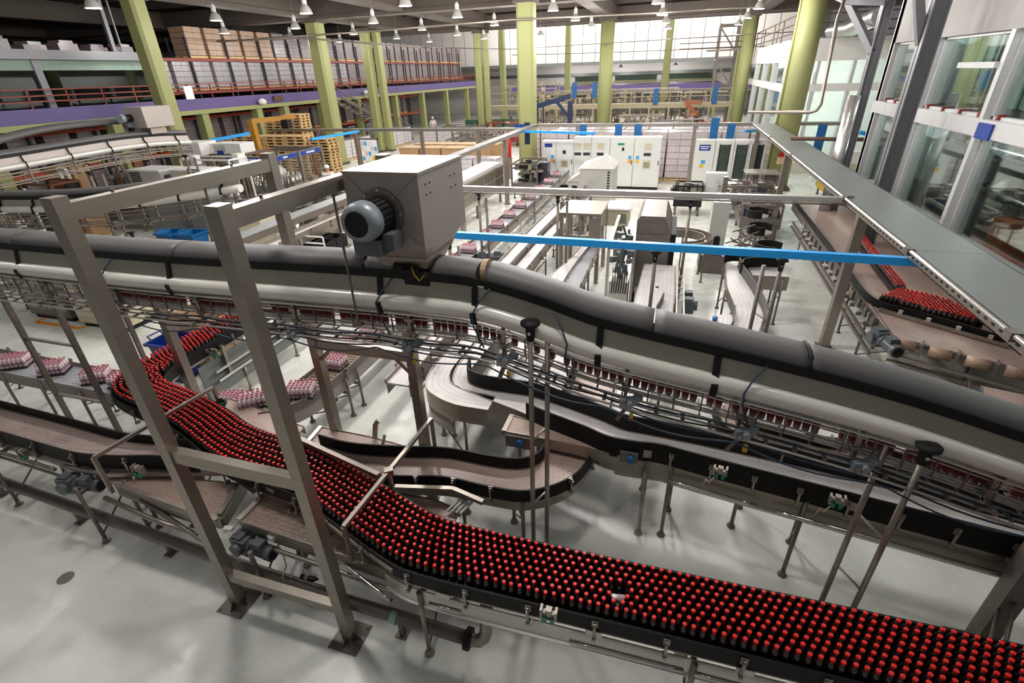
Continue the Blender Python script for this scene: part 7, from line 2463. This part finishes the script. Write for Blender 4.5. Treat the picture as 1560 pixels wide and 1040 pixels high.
# ---- people
def person(label, x, y, rz, pose, top_m, leg_m, hair=None, z=0.0, head_tilt=0.0):
    """one continuous skinned body; coat, head and hands are children"""
    t = thing('person', label, 'person', (0, 0, 0))
    J = pose
    edges = [('hip', 'waist'), ('waist', 'chest'), ('chest', 'neck'), ('neck', 'head'), ('head', 'crown'), ('chest', 'shl'), ('shl', 'ell'), ('ell', 'wrl'), ('wrl', 'hal'), ('chest', 'shr'), ('shr', 'elr'), ('elr', 'wrr'), ('wrr', 'har'),
             ('hip', 'hpl'), ('hpl', 'knl'), ('knl', 'anl'), ('anl', 'tol'), ('hip', 'hpr'), ('hpr', 'knr'), ('knr', 'anr'), ('anr', 'tor')]
    R_ = dict(hip=.125, waist=.12, chest=.135, neck=.055, head=.095, crown=.075, shl=.075, shr=.075, ell=.05, elr=.05, wrl=.034, wrr=.034, hal=.04, har=.04, hpl=.095, hpr=.095, knl=.062, knr=.062, anl=.042, anr=.042, tol=.035, tor=.035)
    names = list(R_)

    def skin(nm, keep, grow, mname, root):
        vs = [n_ for n_ in names if n_ in keep]
        me = bpy.data.meshes.new(nm)
        me.from_pydata([J[n_] for n_ in vs], [(vs.index(a), vs.index(b)) for a, b in edges if a in vs and b in vs], [])
        me.materials.append(MATS[mname])
        o = bpy.data.objects.new(nm, me)
        COL.objects.link(o)
        o.parent = t
        sk = o.modifiers.new('skin', 'SKIN')
        me.attributes  # noqa
        lay = me.skin_vertices[0] if me.skin_vertices else None
        if lay is None:
            bpy.context.view_layer.objects.active = o
            bpy.ops.mesh.customdata_skin_add()
            lay = me.skin_vertices[0]
        for i, n_ in enumerate(vs):
            lay.data[i].radius = (R_[n_] + grow, R_[n_] + grow)
            lay.data[i].use_root = (n_ == root)
        sk.use_smooth_shade = True
        sb = o.modifiers.new('sub', 'SUBSURF')
        sb.levels = sb.render_levels = 1
        return o
    skin('body', set(names), 0.0, 'skin', 'hip')
    skin('jacket', {'hip', 'waist', 'chest', 'shl', 'shr', 'ell', 'elr', 'wrl', 'wrr'}, .014, top_m, 'hip')
    skin('trousers', {'hip', 'hpl', 'hpr', 'knl', 'knr', 'anl', 'anr'}, .012, leg_m, 'hip')
    h, c = Vector(J['head']), Vector(J['crown'])
    ax = (c - h).normalized().to_track_quat('Z', 'Y').to_matrix()
    MB().lathe((h.x, h.y, h.z), [(.112, .02), (.115, .06), (.1, .12), (.06, .165), (.0, .18)], 14, ax).build('cap' if hair == 'cloth_white' else 'hair', hair or 'rubber_black', t, True)
    f = MB()
    fwd = Vector((0, -1, 0))
    f.lathe((h.x, h.y - .098, h.z - .01), [(.0, -.02), (.016, 0), (.0, .02)], 6)
    f.build('nose', 'skin', t, True)
    e_ = MB()
    for a in (-.036, .036):
        e_.box((h.x + a, h.y - .092, h.z + .022), (.02, .012, .012))
    e_.box((h.x, h.y - .09, h.z - .05), (.045, .012, .01))
    e_.build('face', 'rust', t)
    fg = MB()
    for hn, wn in (('hal', 'wrl'), ('har', 'wrr')):
        hp, wp = Vector(J[hn]), Vector(J[wn])
        d = (hp - wp).normalized()
        s = d.cross(Vector((0, 1, .2))).normalized()
        for q, l in zip((-.03, -.01, .01, .03), (.06, .075, .072, .055)):
            fg.tube([hp + s * q, hp + s * q + d * l * .6 + Vector((0, -.004, 0)), hp + s * q + d * l + Vector((0, -.014, 0))], [.011, .01, .008], 6)
        fg.tube([hp - s * .035 - d * .02, hp - s * .06 + d * .02, hp - s * .055 + d * .045], [.012, .011, .009], 6)
    fg.build('fingers', 'skin', t, True)
    t.location = (x, y, z)
    t.rotation_euler = (0, 0, rz)
    return t


STAND = dict(hip=(0, 0, .95), waist=(0, 0, 1.1), chest=(0, 0, 1.33), neck=(0, 0, 1.5), head=(0, -.01, 1.6), crown=(0, 0, 1.7), shl=(-.19, 0, 1.41), shr=(.19, 0, 1.41), ell=(-.25, .02, 1.13), elr=(.25, .0, 1.13), wrl=(-.22, -.18, .98), wrr=(.22, -.2, 1.0), hal=(-.2, -.26, .95), har=(.2, -.28, .97),
             hpl=(-.1, 0, .88), hpr=(.1, 0, .88), knl=(-.11, -.02, .48), knr=(.11, -.03, .48), anl=(-.11, 0, .08), anr=(.11, 0, .08), tol=(-.12, -.16, .04), tor=(.12, -.16, .04))
BEND = dict(hip=(0, .12, .95), waist=(0, .02, 1.07), chest=(0, -.18, 1.2), neck=(0, -.36, 1.29), head=(0, -.46, 1.34), crown=(0, -.52, 1.41), shl=(-.19, -.22, 1.25), shr=(.19, -.22, 1.25), ell=(-.24, -.38, 1.02), elr=(.24, -.38, 1.02), wrl=(-.17, -.6, .92), wrr=(.17, -.6, .92), hal=(-.15, -.68, .9), har=(.15, -.68, .9),
            hpl=(-.1, .12, .88), hpr=(.1, .12, .88), knl=(-.11, .03, .48), knr=(.11, .05, .48), anl=(-.11, .05, .08), anr=(.11, .1, .08), tol=(-.12, -.11, .04), tor=(.12, -.06, .04))
q = (-11.644, 13.071, 0.000)
person('person in a white coat and white cap bending over the black crates', q[0] + .05, q[1] - .1, .9, BEND, 'cloth_white', 'cloth_navy', 'cloth_white')
person('person in white standing inside the enclosure with blue signs', -14.4, 19.3, .5, STAND, 'cloth_white', 'cloth_white', 'cloth_white')
person('person with white hair and a navy vest at the machine on the left', -23.3, 13.0, 1.0, STAND, 'cloth_navy', 'cloth_white', 'cloth_white')
person('person in white far off between the green legs of the mezzanine', -21.5, 45.5, .3, STAND, 'cloth_white', 'cloth_white', 'cloth_white')

# ---- yellow gantry, wooden pallets, cartons
t = thing('gantry', 'yellow gantry with two posts in front of the wooden pallet stacks', 'gantry', (-17.5, 21, 0))
a, b = (-19.335, 21.000, 2.600), (-19.550, 22.500, 3.260)
MB().span((a[0] - .14, 20.87, 0), (a[0] + .14, 21.13, 3.45)).build('post', 'gantry_yellow', t)
MB().bar((a[0], 21, 3.4), (a[0] + .5, 22.2, 3.4), .25, .2).bar((a[0] + .5, 22.2, 3.4), (a[0] + .9, 23.0, 3.45), .25, .2).build('beam', 'gantry_yellow', t)
MB().box((a[0] + .8, 22.4, 3.15), (.4, .35, .4)).build('hoist', 'rubber_black', t)
PALM = {}


def pallet_meshes():
    top = MB()
    for k in range(7):
        top.box((0, (k - 3) * .13, .128), (1.2, .1, .022))
    for k in range(3):
        top.box(((k - 1) * .54, 0, .105), (.1, .8, .022))
        top.box((0, (k - 1) * .36, .011), (1.2, .1, .022))
    for i in range(3):
        for j in range(3):
            top.box(((i - 1) * .54, (j - 1) * .36, .06), (.12, .1, .08))
    return top.mesh('pallet', 'pallet_wood')


plm = pallet_meshes()
rp_ = random.Random(12)
for k, (px_, y, n_, z0, l) in enumerate(((-22.2, 23.0, 18, 0, 'stack of wooden pallets leftmost, behind the blue bent beam'), (-20.95, 23.0, 18, 0, 'stack of wooden pallets behind the left post of the yellow gantry'), (-19.7, 23.0, 18, 0, 'stack of wooden pallets just right of the yellow gantry'),
                                         (-18.45, 23.0, 18, 0, 'stack of wooden pallets second right of the yellow gantry'), (-17.2, 23.2, 17, 0, 'stack of wooden pallets at the right end of the row'), (-21.6, 25.4, 23, 0, 'tall stack of wooden pallets behind the gantry hoist'), (-20.3, 25.4, 24, 0, 'tall stack of wooden pallets rising highest beside the wide column'))):
    t = thing('pallet_stack', l, 'pallets', (px_, y, 0))
    for q in range(n_):
        o = bpy.data.objects.new('pallet', plm)
        COL.objects.link(o)
        o.parent = t
        o.location = (rp_.uniform(-.03, .03), rp_.uniform(-.03, .03), q * .142)
        o.rotation_euler = (0, 0, rp_.uniform(-.03, .03))
CB = thing('carton_load', 'pallet of brown cartons', 'pallet load', (0, 0, 0))
m = MB()
for i in range(2):
    for j in range(2):
        for k in range(4):
            m.box(((i - .5) * .6, (j - .5) * .5, .15 + (k + .5) * .33), (.585, .49, .325))
m.build('carton_stack', 'cardboard', CB, kind='stuff')
MB().box((0, 0, .07), (1.2, 1.0, .12)).build('pallet', 'pallet_wood', CB)
MB().box((0, 0, 1.485), (1.22, 1.02, .03)).build('top_sheet', 'cardboard_light', CB)
first = True
for k in range(8):
    if k > 3:
        continue
    place(CB, first, (-14.4 + k * 1.32, 27.4, 0), 0, 'pallet of brown cartons in the row behind the fan housing', 'carton pallets behind the fan housing')
    first = False
for k in range(7):
    if -9.4 < -14.2 + k * 1.32 < -6.4:
        continue
    place(CB, False, (-14.2 + k * 1.32, 29.0, 0), 0, 'pallet of brown cartons in the second row behind the fan housing', 'carton pallets in the second row')
WW = load_proto('pallet_load', 'pale wrapped pallet load', 'wrap_pale', 5, 1.2, 1.1, 1.15, True)
first = True
for k in range(4):
    place(WW, first, (-10.2 + k * 1.28 if k < 2 else -11.5 + (k - 2) * 1.28, 24.9 if k < 2 else 30.6, 0), 0, 'white film wrapped load beside the brown cartons' if k < 2 else 'white film wrapped load behind the brown cartons', 'white loads by the cartons' if k < 2 else 'white loads behind the cartons')
    first = False
for k in range(6):
    place(WW, False, (-19.2 + k * 1.35, 40.2, 0), 0, 'pale wrapped load far behind, left of the twin columns', 'pale loads left of the twin columns')
for k in range(8):
    if 2 < k < 5:
        continue
    place(WW, False, (-22.2, 31.6 + k * 1.3, 0), PI / 2, 'pale wrapped load standing before the mezzanine legs', 'pale loads before the mezzanine')
t = thing('notice_board', 'steel framed white board with a grid of papers behind the fan housing', 'board', (-15.079, 24.000, 1.764))
c = (-15.079, 24.000, 1.764)
MB().span((c[0] - .5, 24.0, .9), (c[0] + .5, 24.03, 2.25)).build('board', 'sign_white', t)
MB().span((c[0] - .56, 23.98, 0), (c[0] - .5, 24.04, 2.3)).span((c[0] + .5, 23.98, 0), (c[0] + .56, 24.04, 2.3)).span((c[0] - .56, 23.98, 2.25), (c[0] + .56, 24.04, 2.32)).build('frame', 'steel_dark', t)
for i in range(5):
    for j in range(5):
        if (i * 3 + j) % 7 != 2:
            MB().span((c[0] - .46 + i * .19, 23.985, 1.0 + j * .24), (c[0] - .32 + i * .19, 23.995, 1.19 + j * .24)).build('paper', ('paper', 'sky_blue_tag', 'yellow', 'paper', 'pink_film')[(i * 2 + j) % 5], t)
t = thing('steel_stair', 'grey steel stair rising to the mezzanine behind the paired columns', 'stair', (-23.2, 38, 0))
for k in range(16):
    bx(t, 'tread', (-23.7, 43.2 - k * .62, .25 + k * .23), (-22.7, 43.5 - k * .62, .29 + k * .23), 'steel_dark')
for x in (-23.75, -22.65):
    MB().bar((x, 43.5, .1), (x, 33.5, 3.95), .08, .25).build('stringer', 'steel_dark', t)
    MB().bar((x, 43.5, 1.1), (x, 33.5, 4.95), .05).build('handrail', 'steel_dark', t)
# green crates
GC = thing('crate_stack', 'stack of dark green crates', 'crates', (0, 0, 0))
for k in range(5):
    MB().box((0, 0, .13 + k * .3), (1.1, .9, .26)).box((0, 0, .27 + k * .3), (1.0, .8, .05)).build('crate', 'green_crate', GC)
for k in range(5):
    place(GC, k == 0, (-17.6 + k * 1.2, 45.5, 0), 0, 'stack of dark green crates behind the twin columns', 'green crate stacks')
# junction box on the round column, pictogram on the glass room corner
t = thing('call_box', 'red and cream call box on the thick round column', 'box', (4.5, 25.2, 1.35))
MB().span((4.35, 25.2, 1.15), (4.6, 25.3, 1.45)).build('box', 'cardboard_light', t)
MB().span((4.38, 25.2, 1.46), (4.62, 25.3, 1.62)).build('bell', 'fire_red', t)
t = thing('pictogram_sign', 'blue square sign with a white round pictogram on the glass room corner', 'sign', (4.6, 30, 4.1))
MB().span((4.78, 29.93, 3.95), (5.2, 29.99, 4.4)).build('plate', 'blue_dark', t)
MB().lathe((4.99, 29.925, 4.18), [(.14, 0), (.14, .01)], 18, Matrix.Rotation(PI / 2, 3, 'X')).build('symbol', 'sign_white', t)
t = thing('electrical_cabinet', 'white cabinet with a vent and blue and yellow tags right of the round column', 'cabinet', (7.0, 25, 0))
MB().span((5.9, 22.0, 0), (7.3, 22.6, 2.1)).build('body', 'white_cabinet', t)
MB().span((6.2, 21.98, 1.3), (6.6, 22.0, 1.7)).build('vent', 'cream_vent', t)
MB().span((6.9, 21.98, 1.2), (7.25, 22.0, 1.38)).build('sign', 'sign_blue', t)
tag(MB().tube([(4.7, 18.2, .0), (4.7, 18.2, 2.5), (4.7, 18.2, 2.6)], .05, 8).build('cable_riser', 'rubber_black', None, True), 'black cable chain riser beside the foil wrapped pipe', 'cable')
